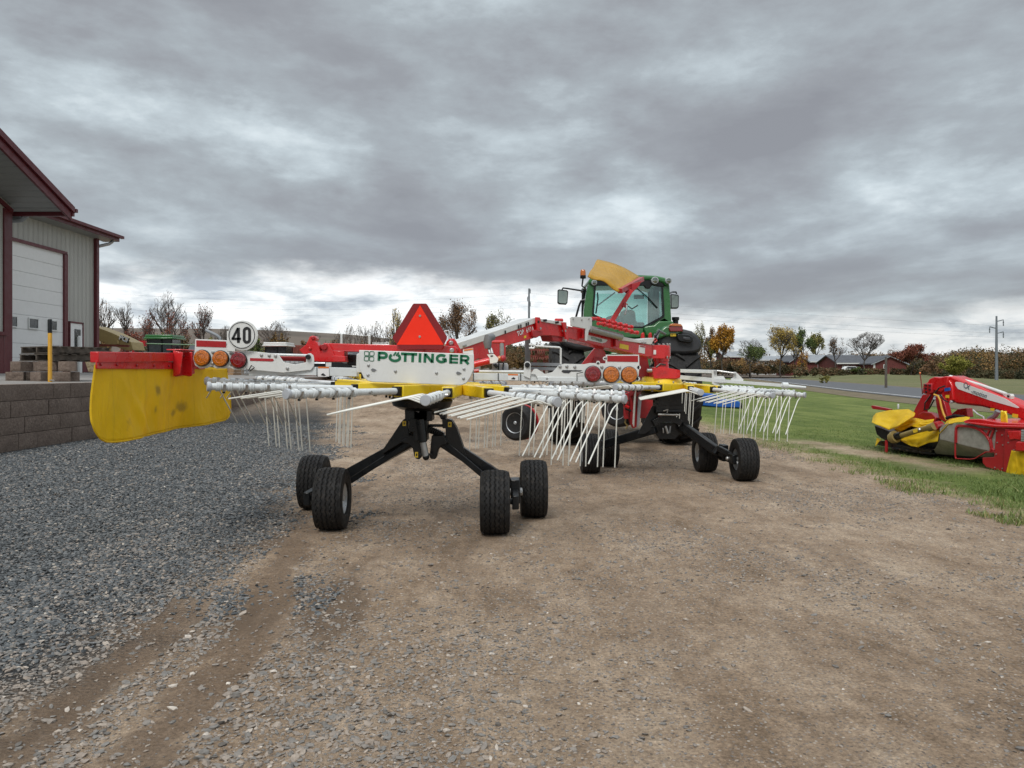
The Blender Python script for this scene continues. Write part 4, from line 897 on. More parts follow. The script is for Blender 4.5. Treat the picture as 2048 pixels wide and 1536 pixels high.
# ------------------------------------------------------------------ hay rake
rake = thing('hay_rake', 'red, white and yellow twin-rotor hay rake hitched behind the green tractor', 'hay rake', (-0.68, 5.82, 0))
ZR = {}
def rotor(hub, th0, a0, bx, by, phis, yellow_top):
    hub = V((hub[0], hub[1], a0)); n = 12; Rr = 1.57; dl = -0.174
    nz = V((-bx, -by, 1)).normalized()
    # hub drum with the tangential sockets
    mb = MB()
    mb.lathe(hub, nz, [(0.02, 0.045), (0.26, 0.045), (0.30, 0.03), (0.31, -0.045), (0.28, -0.06), (0.02, -0.06)], 'yellow', 36)
    for k in range(n):
        th = th0+k*2*PI/n; t2 = th+dl
        E_ = hub+V((Rr*math.sin(th), -Rr*math.cos(th), 0)); E_.z = hub.z+bx*(E_.x-hub.x)+by*(E_.y-hub.y)
        u = V((math.sin(t2), -math.cos(t2), 0)); u.z = bx*u.x+by*u.y; u.normalize()
        mb.beam(E_-u*0.965, E_-u*1.50, 0.085, 0.078, 'yellow'); mb.beam(E_-u*0.93, E_-u*0.966, 0.062, 0.062, 'black')
        mb.cyl(E_-u*1.25-nz*0.04, E_-u*1.25-nz*0.062, 0.014, 'steel', 8)
    if yellow_top:
        mb.lathe(hub, nz, [(0.02, 0.098), (0.205, 0.096), (0.222, 0.085), (0.236, 0.04), (0.27, 0.035)], 'yellow', 36)
    for k in range(10):
        t = 2*PI*k/10; q = hub+V((math.cos(t)*0.27, math.sin(t)*0.27, 0)); mb.cyl(q+nz*0.03, q+nz*0.055, 0.011, 'steel', 6)
        mb.cyl(q-nz*0.055, q-nz*0.075, 0.010, 'black', 6)
    mb.build('rotor_hub', rake, bevel=0.004)
    mb = MB(); mb.lathe(hub, nz, [(0.02, -0.06), (0.215, -0.062), (0.235, -0.09), (0.215, -0.14), (0.16, -0.165), (0.02, -0.17)], 'black', 32); mb.build('gear_housing', rake)
    for k in range(n):
        th = th0+k*2*PI/n; t2 = th+dl
        E_ = hub+V((Rr*math.sin(th), -Rr*math.cos(th), 0)); E_.z = hub.z+bx*(E_.x-hub.x)+by*(E_.y-hub.y)
        u = V((math.sin(t2), -math.cos(t2), 0)); u.z = bx*u.x+by*u.y; u.normalize()
        t = (u.cross(nz)).normalized(); t = t if t.dot(V((-math.cos(t2), -math.sin(t2), 0))) > 0 else -t
        w_ = nz-u*nz.dot(u); w_.normalize()
        mt = Matrix((u, -t, w_)).transposed().to_4x4(); mt.translation = E_
        arm = bpy.data.objects.new('tine_arm', ARM); COL.objects.link(arm); arm.parent = rake
        arm.matrix_local = Matrix.Translation(-ORG[rake.name])@mt
        ph = phis[k if k <= 6 else k-12]
        for j in range(4):
            o = bpy.data.objects.new('tine', tine_mesh(ph)); COL.objects.link(o); o.parent = arm; o.location = (-0.045-0.135*j, 0, 0)
# arm: tube, end cap, coils
mb = MB(); mb.tube([(-0.96, 0, 0), (-0.02, 0, 0)], 0.0225, 'tube', 14, caps=True)
mb.lathe((0, 0, 0), (1, 0, 0), [(0.026, -0.02), (0.031, -0.019), (0.0325, -0.004), (0.029, 0.003), (0.002, 0.005)], 'capg', 18)
mb.cyl((-0.66, -0.04, 0), (-0.66, 0.04, 0), 0.010, 'steel', 8); mb.cyl((-0.93, 0, 0), (-0.99, 0, 0), 0.027, 'black', 12)
tmp = mb.build('tine_arm'); ARM = tmp.data; bpy.data.objects.remove(tmp)
TM = {}
def tine_mesh(ph):
    """a double spring tine: two coils on the tube, two bent legs (local x = along the arm, -y = trailing side)"""
    if ph in TM: return TM[ph]
    p1, p2 = R(ph[0]), R(ph[1]); mb = MB()
    D = lambda a: V((0, -math.sin(a), -math.cos(a)))
    N_ = lambda a: V((0, math.cos(a), -math.sin(a)))
    for sx, w in ((-0.020, 1), (-0.088, -1)):
        for q in range(3): mb.lathe((sx-w*0.009*(q-1), 0, 0), (1, 0, 0), [(0.0225, -0.0042), (0.0280, -0.0042), (0.0308, 0), (0.0280, 0.0042), (0.0225, 0.0042)], 'tube', 14)
        s = V((sx+w*0.012, 0, 0))+N_(p1)*0.027*1.0
        a = s+D(p1)*0.105; b_ = a+D(p2)*0.47
        m1 = a-D(p1)*0.02; m2 = a+D(p2)*0.02
        mb.tube([s-D(p1)*0.004, m1, a-(D(p1)-D(p2))*0.004, m2, b_], 0.0050, 'spring', 7)
    mb.box((-0.054, 0, 0.0), (0.016, 0.050, 0.050), 'steel', mat=Matrix.Rotation(-p1, 3, 'X')); mb.cyl((-0.054, 0, -0.03), (-0.054, 0, -0.042), 0.009, 'black', 8)
    mb.lathe((-0.054, 0, 0), (1, 0, 0), [(0.0225, -0.007), (0.0255, -0.007), (0.0255, 0.007), (0.0225, 0.007)], 'capg', 14)
    t = mb.build('tine'); TM[ph] = t.data; bpy.data.objects.remove(t); return TM[ph]
UP = (108, 76)
PH1 = {-5: (24, 0), -4: (32, 8), -3: (74, 52), -2: UP, -1: (110, 81), 0: UP, 1: UP, 2: (66, 44), 3: (26, 0), 4: (24, -2), 5: (24, 0), 6: (24, 0)}
rotor((-0.679, 5.82), 0.127, 1.034, -0.037, 0.020, PH1, False)
PH2 = dict(PH1); PH2[-5] = (24, 1); PH2[-4] = (30, 6)
rotor((1.731, 8.913), 0.046, 0.997, -0.052, 0.022, PH2, True)

# wheels
WR, WW = 0.2285, 0.212
for x, y in ((-1.32, 5.65), (-1.67, 6.50), (-0.122, 5.50), (0.172, 6.14), (2.47, 8.19), (2.24, 8.93), (0.893, 8.80), (1.19, 9.46)):
    s = sub('wheel', rake); ax = V((1, 0.02, 0)).normalized()
    rib_tyre('tyre', s, (x, y, WR-0.004), ax, WR, WW, 0.112); rim_part(s, (x, y, WR), ax, 0.112, WW)
# bogies between each pair of wheels
def bogie(a, b_, w=0.07):
    mb = MB(); a = V(a); b_ = V(b_); ax = V((1, 0, 0)); m_ = (a+b_)/2
    mb.cyl(a, V((m_.x, a.y, a.z)), 0.022, 'black', 10); mb.cyl(b_, V((m_.x, b_.y, b_.z)), 0.022, 'black', 10)
    mb.beam(V((m_.x, a.y-0.06, a.z)), V((m_.x, b_.y+0.06, b_.z)), w*0.7, 0.10, 'black'); mb.box((m_.x, (a.y+b_.y)/2, a.z+0.03), (w, 0.16, 0.18), 'black')
    mb.cyl((m_.x-w*0.8, (a.y+b_.y)/2, a.z+0.02), (m_.x+w*0.8, (a.y+b_.y)/2, a.z+0.02), 0.03, 'steel', 10)
    mb.build('bogie', rake, bevel=0.008)
bogie((-1.32, 5.65, WR), (-1.67, 6.50, WR)); bogie((-0.122, 5.50, WR), (0.172, 6.14, WR)); bogie((2.47, 8.19, WR), (2.24, 8.93, WR)); bogie((0.893, 8.80, WR), (1.19, 9.46, WR))

# undercarriage under the near rotor
d = 5.78
mb = MB()
for pp in ([(804, 842), (808, 838), (816, 839), (819, 876), (790, 893), (762, 910), (765, 900)], [(891, 841), (896, 838), (903, 840), (913, 856), (934, 917), (915, 905), (891, 888)]):
    mb = MB(); mb.slab(pp, d, 0.12, 'black'); mb.build('gusset_plate', rake, bevel=0.004)
mb = MB()
mb.beam(W(826, 880, d+0.06), V((-1.42, 6.05, 0.27)), 0.085, 0.095, 'black'); mb.beam(W(884, 880, d+0.06), V((0.02, 5.85, 0.27)), 0.085, 0.095, 'black')
mb.beam(W(822, 884, d+0.01), W(700, 962, 5.9), 0.012, 0.045, 'black'); mb.beam(W(889, 886, d+0.01), W(975, 958, 5.72), 0.012, 0.045, 'black')
mb.build('support_arm', rake, bevel=0.01)
mb = MB()
mb.slab([(815, 872), (836, 868), (841, 880), (843, 914), (839, 919), (832, 918), (828, 912), (825, 896), (815, 888), (800, 884)], d-0.02, 0.10, 'black')
mb.slab([(863, 871), (888, 870), (896, 884), (893, 890), (884, 891), (877, 899), (873, 915), (870, 919), (861, 918), (859, 913)], d-0.02, 0.10, 'black')
pts = [W(820+x*3.7, 872-13*math.sin(PI*x/18), d+0.05) for x in range(19)]
for a, b_ in zip(pts, pts[1:]): mb.beam(a, b_, 0.09, 0.05, 'black')
mb.build('pendulum_frame', rake, bevel=0.008)
mb = MB()
mb.beam(W(843, 812, d-0.02), W(843, 880, d-0.02), 0.10, 0.12, 'black', up=(0, 1, 0)); mb.tube([W(840, 838, d-0.10), W(846, 884, d-0.10)], 0.032, 'black', 14); mb.tube([W(846, 884, d-0.10), W(852, 914, d-0.10)], 0.024, 'steel', 12)
mb.cyl(W(838, 909, d-0.1), W(864, 909, d-0.1), 0.010, 'black', 8); mb.ball(W(852, 914, d-0.10), 0.026, 'black')
mb.box(W(829, 850, d-0.04), (0.07, 0.09, 0.10), 'black'); mb.box(W(826, 858, d-0.07), (0.03, 0.03, 0.04), 'steel'); mb.box(W(832, 868, d-0.04), (0.04, 0.06, 0.12), 'black')
mb.build('levelling_cylinder', rake, bevel=0.006)
mb = MB()
pts = [W(x, y, d-0.02) for x, y in ((823, 836), (813, 828), (812, 818), (818, 813), (826, 816), (834, 822))]
mb.tube(pts, 0.012, 'black', 8); mb.tube([W(822, 816, d-0.06), W(836, 822, d-0.08), W(840, 828, d-0.06)], 0.010, 'mgrey', 8); mb.tube([W(818, 817, d), W(817, 842, d)], 0.010, 'black', 8); mb.build('hydraulic_hose', rake)
mb = MB()
mb.box(W(840, 822, d+0.02), (0.20, 0.20, 0.14), 'black'); mb.slab([(856, 812), (876, 812), (891, 817), (891, 838), (882, 839), (878, 831), (865, 829), (856, 832)], d+0.02, 0.16, 'black')
mb.cyl(W(848, 851, d+0.06), W(888, 851, d+0.06), 0.011, 'black', 10); mb.slab([(884, 836), (893, 838), (893, 857), (885, 857)], d, 0.12, 'black'); mb.slab([(850, 840), (854, 840), (854, 844), (850, 844)], d-0.05, 0.05, 'black')
mb.tube([W(843, 813, d+0.04), (-0.679, 5.82, 0.90)], 0.07, 'black', 14); mb.build('pivot_head', rake, bevel=0.006)
for x, y in ((808.5, 847), (899.5, 849)): mb = MB(); mb.slab([(x-3.5, y-5), (x+3.5, y-5), (x+3.5, y+5), (x-3.5, y+5)], d-0.003, 0.003, 'decal'); mb.slab([(x-1.3, y-2), (x+1.3, y-2), (x+1.3, y+2), (x-1.3, y+2)], d-0.0045, 0.001, 'ink_black'); mb.build('warning_decal', rake)
mb = MB(); mb.slab([(830, 904), (836, 904), (836, 915), (830, 915)], d-0.024, 0.003, 'decal'); mb.slab([(832, 907), (834.5, 907), (834.5, 912), (832, 912)], d-0.0255, 0.001, 'ink_black'); mb.build('warning_decal', rake)

# undercarriage under the front rotor
d = 8.8
mb = MB()
mb.beam(W(1312, 858, d), V((1.04, 9.13, 0.28)), 0.09, 0.10, 'black'); mb.beam(W(1362, 850, d), W(1434, 902, 8.55), 0.09, 0.10, 'black'); mb.beam(W(1434, 902, 8.55), V((2.36, 8.5, 0.24)), 0.07, 0.07, 'black')
mb.beam(W(1436, 896, 8.45), W(1486, 921, 8.22), 0.05, 0.06, 'black'); mb.tube([W(1427, 908, 8.5), W(1439, 893, 8.5)], 0.03, 'black', 10)
mb.ball(W(1455, 917, 8.3), 0.022, 'steel'); mb.build('support_arm', rake, bevel=0.01)
mb = MB()
mb.slab([(1305, 812), (1316, 812), (1316, 850), (1290, 868), (1276, 868)], d-0.02, 0.03, 'black'); mb.slab([(1362, 812), (1372, 828), (1386, 868), (1378, 866), (1360, 850)], d-0.02, 0.03, 'black')
mb.box(W(1336, 815, d), (0.30, 0.24, 0.10), 'black'); mb.box(W(1336, 795, d), (0.26, 0.26, 0.16), 'black'); mb.cyl(W(1316, 829, d-0.14), W(1358, 830, d-0.14), 0.012, 'steel', 8); mb.cyl(W(1312, 822, d-0.1), W(1362, 822, d-0.1), 0.03, 'black', 10)
pts = [W(1306+x*3.1, 846-10*math.sin(PI*x/18), d-0.05) for x in range(19)]
for a, b_ in zip(pts, pts[1:]): mb.beam(a, b_, 0.10, 0.07, 'black')
mb.slab([(1310, 846), (1356, 846), (1362, 866), (1350, 878), (1318, 878), (1306, 862)], d+0.05, 0.25, 'black')
mb.tube([W(1331, 852, d-0.1), W(1336, 867, d-0.1)], 0.014, 'steel', 8); mb.tube([W(1341, 852, d-0.08), W(1339, 866, d-0.08)], 0.010, 'mgrey', 8); mb.tube([W(1326, 856, d-0.08), W(1327, 866, d-0.08)], 0.008, 'steel', 8)
mb.tube([W(1327, 822, d-0.18), W(1336, 819, d-0.2), W(1334, 826, d-0.2)], 0.008, 'steel', 6)
mb.build('pendulum_frame', rake, bevel=0.008)

# brand panel
d = 5.30
mb = MB(); mb.slab([(718, 700), (947.6, 708), (948, 737), (942, 752), (934, 765), (925, 770), (914, 770.5), (744, 764), (736, 762), (727, 755), (719, 738)], d, 0.012, 'white')
mb.slab([(712, 735), (713, 709), (716, 707), (721, 707), (723, 745), (712, 745)], d+0.03, 0.012, 'white')
bp = mb.build('brand_panel', rake, bevel=0.004)
fr = frame_px((755, 721.5), (939, 728.4), d, 0.0015); px = 1/F*d; Hc = 18.3; mb = MB()
def L2(pts, x0, wd): return [((x0+wd*a)*px, Hc*b_*px) for a, b_ in pts]
def stk(pts, x0, wd, closed=False, w=5.4): mb.stroke(L2(pts, x0, wd), w*px, fr, 0.001, 'ink_green', closed)
def arc(cx, cy, rx, ry, a0, a1, n=12): return [(cx+rx*math.cos(R(a0+(a1-a0)*k/n)), cy+ry*math.sin(R(a0+(a1-a0)*k/n))) for k in range(n+1)]
stk([(0.13, 0), (0.13, 1)], 0, 21); stk([(0.13, 0.87), (0.50, 0.87)]+arc(0.55, 0.615, 0.29, 0.255, 85, -85)+[(0.13, 0.36)], 0, 21)
stk(arc(0.5, 0.42, 0.40, 0.36, 128, 412, 20), 22, 25); 
for a in (0.38, 0.60): stk([(a, 0.62), (a+0.20, 1.02)], 22, 25, w=3.2)
stk([(0, 0.87), (1, 0.87)], 46.5, 32.5); stk([(0.27, 0), (0.27, 0.87)], 46.5, 32.5); stk([(0.73, 0), (0.73, 0.87)], 46.5, 32.5)
stk([(0.5, 0), (0.5, 1)], 82, 5.2); stk([(0.13, 0), (0.13, 1)], 92, 20.5); stk([(0.87, 0), (0.87, 1)], 92, 20.5); stk([(0.16, 0.93), (0.84, 0.07)], 92, 20.5)
stk(arc(0.5, 0.5, 0.38, 0.37, 42, 318, 18), 116, 24); stk([(0.55, 0.46), (0.90, 0.46)], 116, 24, w=4); stk([(0.83, 0.46), (0.83, 0.13)], 116, 24)
stk([(0.14, 0), (0.14, 1)], 143.5, 17.5)
for v in (0.87, 0.5, 0.13): stk([(0.14, v), (1, v)], 143.5, 17.5, w=4.2)
stk([(0.13, 0), (0.13, 1)], 164.5, 20); stk([(0.13, 0.87), (0.52, 0.87)]+arc(0.56, 0.64, 0.28, 0.23, 85, -85)+[(0.13, 0.41)], 164.5, 20, w=4.6); stk([(0.50, 0.42), (0.88, 0)], 164.5, 20)
fr = frame_px((728, 722), (748, 722.8), d, 0.0015)
for i in (0, 1):
    for j in (0, 1):
        cx, cy, r = 4.7+10.6*i, 4.8+10.6*j, 4.3; cor = [(1, 1), (-1, 1), (-1, -1), (1, -1)]; pts = []
        sharp = [(1-2*i)*-1, (1-2*j)*-1]
        for k, (sx, sy) in enumerate(cor):
            if (sx, sy) == (1-2*i, 1-2*j): pts.append(((cx+sx*r)*px, (cy+sy*r)*px)); continue
            a0 = [0, 90, 180, 270][k]; q = r*0.5
            for s in range(5): t = R(a0+90*s/4); pts.append(((cx+sx*(r-q)+q*math.cos(t))*px, (cy+sy*(r-q)+q*math.sin(t))*px))
        mb.stroke(pts, 1.3*px, fr, 0.001, 'ink_green', True)
mb.build('lettering', bp)
mb = MB()
for x, y in ((737, 730.5), (736, 750), (928, 738), (927, 757), (791, 742.5), (873, 746)):
    a = W(x, y, d); mb.lathe(a, (0, -1, 0), [(0.011, 0), (0.011, 0.003), (0.0075, 0.004), (0.0075, 0.009), (0.005, 0.010)], 'steel', 8)
for x, y in ((747, 740), (917, 746.5)):
    mb.poly([W(x-5, y-1, d-0.001), W(x-2, y-3.5, d-0.001), (W(x+3, y-2, d-0.001)), W(x+6, y, d-0.001), W(x+1, y+3, d-0.001), W(x-3, y+2.5, d-0.001)], (0, -0.004, 0), 'mgrey')
mb.build('bolt', bp)

# warning triangle
d = 5.6
mb = MB(); mb.slab([(825.5, 608.5), (827.5, 607), (851.5, 607), (854, 608.5), (894, 673), (893.5, 678), (885.5, 695), (882, 698.5), (802, 698.5), (799.5, 696), (785.5, 678), (785.5, 674)], d, 0.004, 'smvd'); tr = mb.build('warning_triangle', rake, bevel=0.001)
mb = MB(); mb.slab([(840, 610.5), (887, 689.5), (793.5, 689.5)], d-0.0015, 0.0015, 'smv'); mb.build('orange_centre', tr)
mb = MB()
for x, y in ((840, 632), (839.5, 673.5)): mb.lathe(W(x, y, d), (0, -1, 0), [(0.010, 0.0), (0.010, 0.003), (0.006, 0.008)], 'steel', 10)
mb.build('bolt', tr)
mb = MB(); mb.slab([(793, 689), (910, 692), (914, 697), (912, 703), (917, 712), (793, 712)], d+0.05, 0.16, 'red'); mb.slab([(830, 660), (848, 660), (848, 712), (830, 712)], d+0.012, 0.03, 'dred')
mb.slab([(889, 697), (893, 683), (899, 677), (908, 677), (912, 682), (924, 705), (889, 707)], d+0.22, 0.04, 'red'); mb.cyl(W(902, 686, d+0.17), W(902, 686, d+0.3), 0.018, 'steel', 12); mb.cyl(W(903.5, 701, d+0.02), W(903.5, 701, d+0.06), 0.018, 'steel', 12); mb.build('rear_bracket', rake, bevel=0.006)
mb = MB(); mb.tube([W(888, 668, d+0.3), W(890, 662, d+0.3), W(897, 661, d+0.3), W(899, 668, d+0.3), W(897, 682, d+0.3)], 0.006, 'tube', 8); mb.build('hose_loop', rake)

# red clevis and cross beam behind
d = 6.30
mb = MB()
mb.slab([(598, 700), (612, 689), (619, 674), (624, 671), (630, 672), (632, 677), (630, 683), (634, 684), (642, 704), (647, 686), (655, 686), (664, 700), (668, 711), (690, 712), (692, 724), (640, 724), (618, 721)], d, 0.10, 'red')
mb.cyl(W(648, 694, d-0.02), W(648, 694, d+0.12), 0.027, 'dred', 16); mb.cyl(W(626.5, 676, d-0.01), W(626.5, 676, d+0.11), 0.016, 'dred', 14); mb.cyl(W(620, 697, d-0.012), W(620, 697, d), 0.014, 'red', 12)
mb.build('clevis', rake, bevel=0.006)
mb = MB(); mb.beam(W(650, 694, d+0.1), W(830, 699, d+0.1), 0.11, 0.062, 'red'); mb.beam(W(656, 701, d+0.04), W(800, 705, d+0.04), 0.02, 0.012, 'dred')
mb.beam(W(668, 712, d+0.1), W(692, 713, d+0.1), 0.14, 0.09, 'red'); mb.build('cross_beam', rake, bevel=0.006)
mb = MB(); mb.slab([(694, 708), (712, 709), (712, 732), (694, 730)], d+0.2, 0.25, 'black'); mb.slab([(684, 706), (700, 706), (700, 727), (684, 727)], d+0.5, 0.15, 'mgrey'); mb.build('valve_block', rake, bevel=0.01)
mb = MB(); mb.tube([W(385, 728, 5.85), W(500, 714, 5.85), W(616, 716, 5.9)], 0.026, 'dred', 12); mb.tube([W(500, 708, 5.8), W(615, 711, 5.85)], 0.010, 'tube', 8); mb.build('curtain_arm', rake)

# crop curtain: runs fore-and-aft at x = -2.4
XC = -2.40
def cz(y):  # lower hem
    return float(np.interp(y, [4.415, 4.44, 4.48, 4.54, 4.62, 5.2, 5.8, 6.05, 6.30, 6.38, 6.435], [0.87, 0.81, 0.768, 0.744, 0.735, 0.742, 0.748, 0.750, 0.757, 0.775, 0.83]))
NY, NZ = 90, 24; vs = []
for i in range(NY+1):
    y = 4.415+(6.435-4.415)*i/NY; lo = cz(y); hi = 1.195 if y < 5.9 else 1.195-0.02*(y-5.9)
    yy = y
    for j in range(NZ+1):
        v = j/NZ; z = lo+(hi-lo)*v; dn = 1-v; bell = 0.5-abs(0.5-min(1, max(0, (y-4.42)/2.0)))
        f = 0.034*math.sin((y-4.6)*4.2+dn*1.1)*dn+0.010*math.sin((y-4.4)*23+dn*3)*(0.3+dn)*mnoise.noise(V((y*1.3, 0, 5)))*2+0.016*math.sin((y-4.4)*11-dn*2.4)*dn**1.2+0.012*mnoise.noise(V((y*3, z*5, 1)))*dn
        f += 0.028*math.exp(-((y-4.62-0.42*dn)/0.06)**2)*dn**0.7
        yo = (-0.035 if y < 4.6 else 0.02 if y > 6.2 else 0)*dn**1.6*(1-bell)
        vs.append((XC+f+0.006, yy+yo, z))
fs = [(i*(NZ+1)+j, (i+1)*(NZ+1)+j, (i+1)*(NZ+1)+j+1, i*(NZ+1)+j+1) for i in range(NY) for j in range(NZ)]
mb = MB(); mb.add(vs, fs, 'canvas'); cu = mb.build('crop_curtain', rake, ang=60)
so_ = cu.modifiers.new('thick', 'SOLIDIFY'); so_.thickness = 0.004
mb = MB(); hem = [vs[j] for j in range(NZ, -1, -1)]+[vs[i*(NZ+1)] for i in range(1, NY+1)]+[vs[NY*(NZ+1)+j] for j in range(1, NZ+1)]
mb.tube([V(p)+V((0.003, 0, 0)) for p in hem], 0.0065, M['canvas'], 6); mb.build('hem', cu)
mb = MB()
for yy in (4.60, 5.02, 5.42, 5.80): 
    i = int((yy-4.415)/(6.435-4.415)*NY); mb.tube([V(vs[i*(NZ+1)+j])+V((0.002, 0, 0)) for j in range(NZ)], 0.0022, 'olive', 5)
mb.build('seam', cu)
mb = MB(); mb.beam((XC+0.01, 4.40, 1.238), (XC+0.01, 5.62, 1.262), 0.05, 0.062, 'red'); mb.beam((XC+0.02, 4.40, 1.196), (XC+0.02, 5.95, 1.20), 0.010, 0.05, 'red')
for yy in (4.44, 4.62, 4.86, 5.10, 5.32): mb.cyl((XC+0.02, yy, 1.196), (XC+0.034, yy, 1.196), 0.009, 'dred', 8)
mb.build('curtain_rail', rake, bevel=0.005)
mb = MB(); P = [(XC+0.03, 5.38, 1.305), (XC+0.03, 5.70, 1.305), (XC+0.03, 5.72, 1.14), (XC+0.03, 5.40, 1.12)]
mb.poly(P, (0.012, 0, 0), 'red'); mb.poly([(XC-0.02, 5.38, 1.306), (XC+0.09, 5.38, 1.306), (XC+0.09, 5.72, 1.306), (XC-0.02, 5.72, 1.306)], (0, 0, 0.008), 'red')
mb.poly([(XC+0.03, 5.375, 1.305), (XC+0.10, 5.375, 1.29), (XC+0.08, 5.375, 1.14), (XC+0.03, 5.375, 1.12)], (0, 0.01, 0), 'red'); mb.cyl((XC+0.04, 5.5, 1.27), (XC+0.06, 5.5, 1.27), 0.012, 'dred', 8)
mb.beam((XC+0.08, 5.74, 1.255), W(480, 708, 5.85), 0.05, 0.04, 'dred'); mb.slab([(352, 706), (384, 704), (384, 751), (379, 753), (353, 749)], 5.50, 0.012, 'red'); mb.build('curtain_bracket', rake, bevel=0.004)

# light boards
def lamp(x, y, d, m, par, r=16.3):
    mb = MB(); rr = r/F*d; c_ = W(x, y, d)
    mb.lathe(c_, (0, -1, 0), [(rr*1.03, 0), (rr*1.03, 0.012), (rr*0.97, 0.016)], 'black', 32)
    l_ = mb.build('lamp', par)
    mb = MB(); mb.lathe(c_, (0, -1, 0), [(rr*0.96, 0.012), (rr*0.95, 0.022), (rr*0.88, 0.028), (rr*0.55, 0.031), (rr*0.50, 0.028), (rr*0.2, 0.028), (rr*0.01, 0.030)], m, 32)
    mb.build('lens', l_); return l_
def ring_pts(x, y, r, a0=0, a1=360, n=16): return [(x+r*math.cos(R(a0+(a1-a0)*k/n)), y-r*math.sin(R(a0+(a1-a0)*k/n))) for k in range(n+1)]
def bolts(mb, pts, d, r=0.009):
    for x, y in pts: mb.lathe(W(x, y, d), (0, -1, 0), [(r*1.4, 0), (r*1.4, 0.003), (r, 0.004), (r, 0.010), (r*0.7, 0.011)], 'steel', 8)
d = 5.5
mb = MB()
mb.slab([(389, 703), (390.5, 678), (454, 680.5), (454, 703), (470, 705), (490, 701), (556, 708), (567.5, 724.5), (590, 729), (612, 724.5), (613, 711), (616, 707), (621, 706.5), (626, 710), (628, 716), (628, 732), (622, 740), (567, 745.5), (496, 739), (490, 736), (486, 739), (470, 740), (460, 735), (450, 737), (432, 737), (424, 732), (414, 736), (400, 737), (390, 731), (386, 717)], d, 0.008, 'white')
mb.slab([(454, 702), (453.5, 662)]+ring_pts(485.5, 671, 30.3, 165, -120, 26)+[(470, 703.5)], d-0.03, 0.008, 'white')
mb.slab(ring_pts(485.5, 671, 30.3)[:-1], d-0.031, 0.004, 'white')
bl = mb.build('light_board', rake, bevel=0.002)
for x, y, mm in ((405.4, 716, 'amber'), (442, 717.3, 'amber'), (478, 720.5, 'rlens')): lamp(x, y, d-0.002, mm, bl)
mb = MB(); mb.slab([(392.5, 680.5), (452, 683), (452, 695), (392.5, 693)], d-0.0025, 0.002, 'refl'); mb.build('reflector', bl)
mb = MB(); mb.slab(ring_pts(487, 671, 26.5)[:-1], d-0.034, 0.003, 'white'); ss = mb.build('speed_sign', bl)
fr = frame_px((487, 671), (497, 671), d, 0.036); px = 1/F*d
mb = MB(); mb.stroke([(math.cos(2*PI*k/40)*25.6*px, math.sin(2*PI*k/40)*25.6*px) for k in range(40)], 1.3*px, fr, 0.0006, 'ink_black', True)
def S40(pts, w=5.2, cl=False): mb.stroke([(a*px, b_*px) for a, b_ in pts], w*px, fr, 0.0006, 'ink_black', cl)
S40([(-6.6, -15), (-6.6, 15)], 5.6); S40([(-7.5, 14.5), (-18.2, -7)], 4.4); S40([(-20.5, -7), (-1.5, -7)], 4.6)
S40([(10.2+5.4*math.cos(R(a)), (8.6 if a <= 180 else -8.6)+5.4*math.sin(R(a))) for a in list(range(0, 181, 20))]+[(10.2+5.4*math.cos(R(a)), -8.6+5.4*math.sin(R(a))) for a in range(181, 362, 20)], 5.6, True)
mb.build('lettering', ss)
mb = MB(); bolts(mb, ((456, 688.5), (470, 699), (426, 704.5), (462, 706), (523, 710.5), (538.5, 711), (551, 712), (425, 727), (462, 728), (575, 737)), d-0.03 if False else d); mb.build('bolt', bl)
mb = MB(); mb.lathe(W(617, 714, d), (0, -1, 0), [(0.018, -0.02), (0.018, 0.02), (0.014, 0.026)], 'black', 16); mb.build('pivot_pin', bl); mb = MB()
mb.slab([(500, 716), (545, 717.5), (548, 720), (545, 723), (500, 721.5)], d-0.0025, 0.002, 'dred'); mb.tube([W(497, 741, d-0.01), W(503, 731, d-0.02), (W(509, 735, d-0.02)), W(500, 742, d-0.01)], 0.004, 'black', 6); mb.build('cable_clip', bl)
mb = MB(); mb.beam(W(500, 744, d+0.06), W(620, 741, d+0.06), 0.06, 0.058, 'tube'); mb.beam(W(560, 741, d+0.06), W(716, 744.5, d+0.02), 0.06, 0.062, 'tube')
for x in (636, 673, 706): mb.box(W(x, 743.5, d+0.04), (0.005, 0.068, 0.068), 'black')
mb.build('light_bar', rake, bevel=0.006)
mb = MB(); mb.slab([(636, 734.5), (658, 734.5), (658, 753), (636, 753)], d-0.004, 0.002, 'ink_white'); mb.slab([(636, 733.5), (658, 733.5), (658, 736.5), (636, 736.5)], d-0.0055, 0.001, 'odecal'); mb.slab([(641, 750), (646, 746), (652, 751), (648, 752)], d-0.0055, 0.001, 'ink_black'); mb.build('warning_decal', rake)
# right board
mb = MB()
mb.slab([(1211.5, 709.5), (1278, 709.5), (1279, 735), (1277, 750), (1276, 760), (1268, 764), (1258, 767.5), (1248, 766), (1240, 761), (1232, 766), (1222, 768), (1212, 765), (1204, 761), (1194, 766.5), (1182, 766), (1170, 759), (1100, 762), (1078, 762), (1071, 749), (1060, 747), (1064, 744.5), (1068, 738), (1074, 737.5), (1090, 748), (1105, 744), (1117, 731), (1128, 727.5), (1168, 728.5), (1180, 726), (1211, 727)], d, 0.008, 'white')
mb.slab([(1047.5, 748), (1048.5, 727), (1051, 723.5), (1055, 722.5), (1059, 724), (1061.5, 728), (1061.5, 746), (1060, 757), (1048, 752)], d, 0.03, 'white')
for x, y in ((1209.5, 717), (1196, 725.5), (1277.5, 735), (1276, 757.7)): mb.lathe(W(x, y, d+0.008), (0, -1, 0), [(0.014, 0), (0.014, 0.008)], 'white', 14); mb.lathe(W(x, y, d), (0, -1, 0), [(0.006, 0), (0.006, 0.001)], 'ink_black', 10)
br = mb.build('light_board', rake, bevel=0.002)
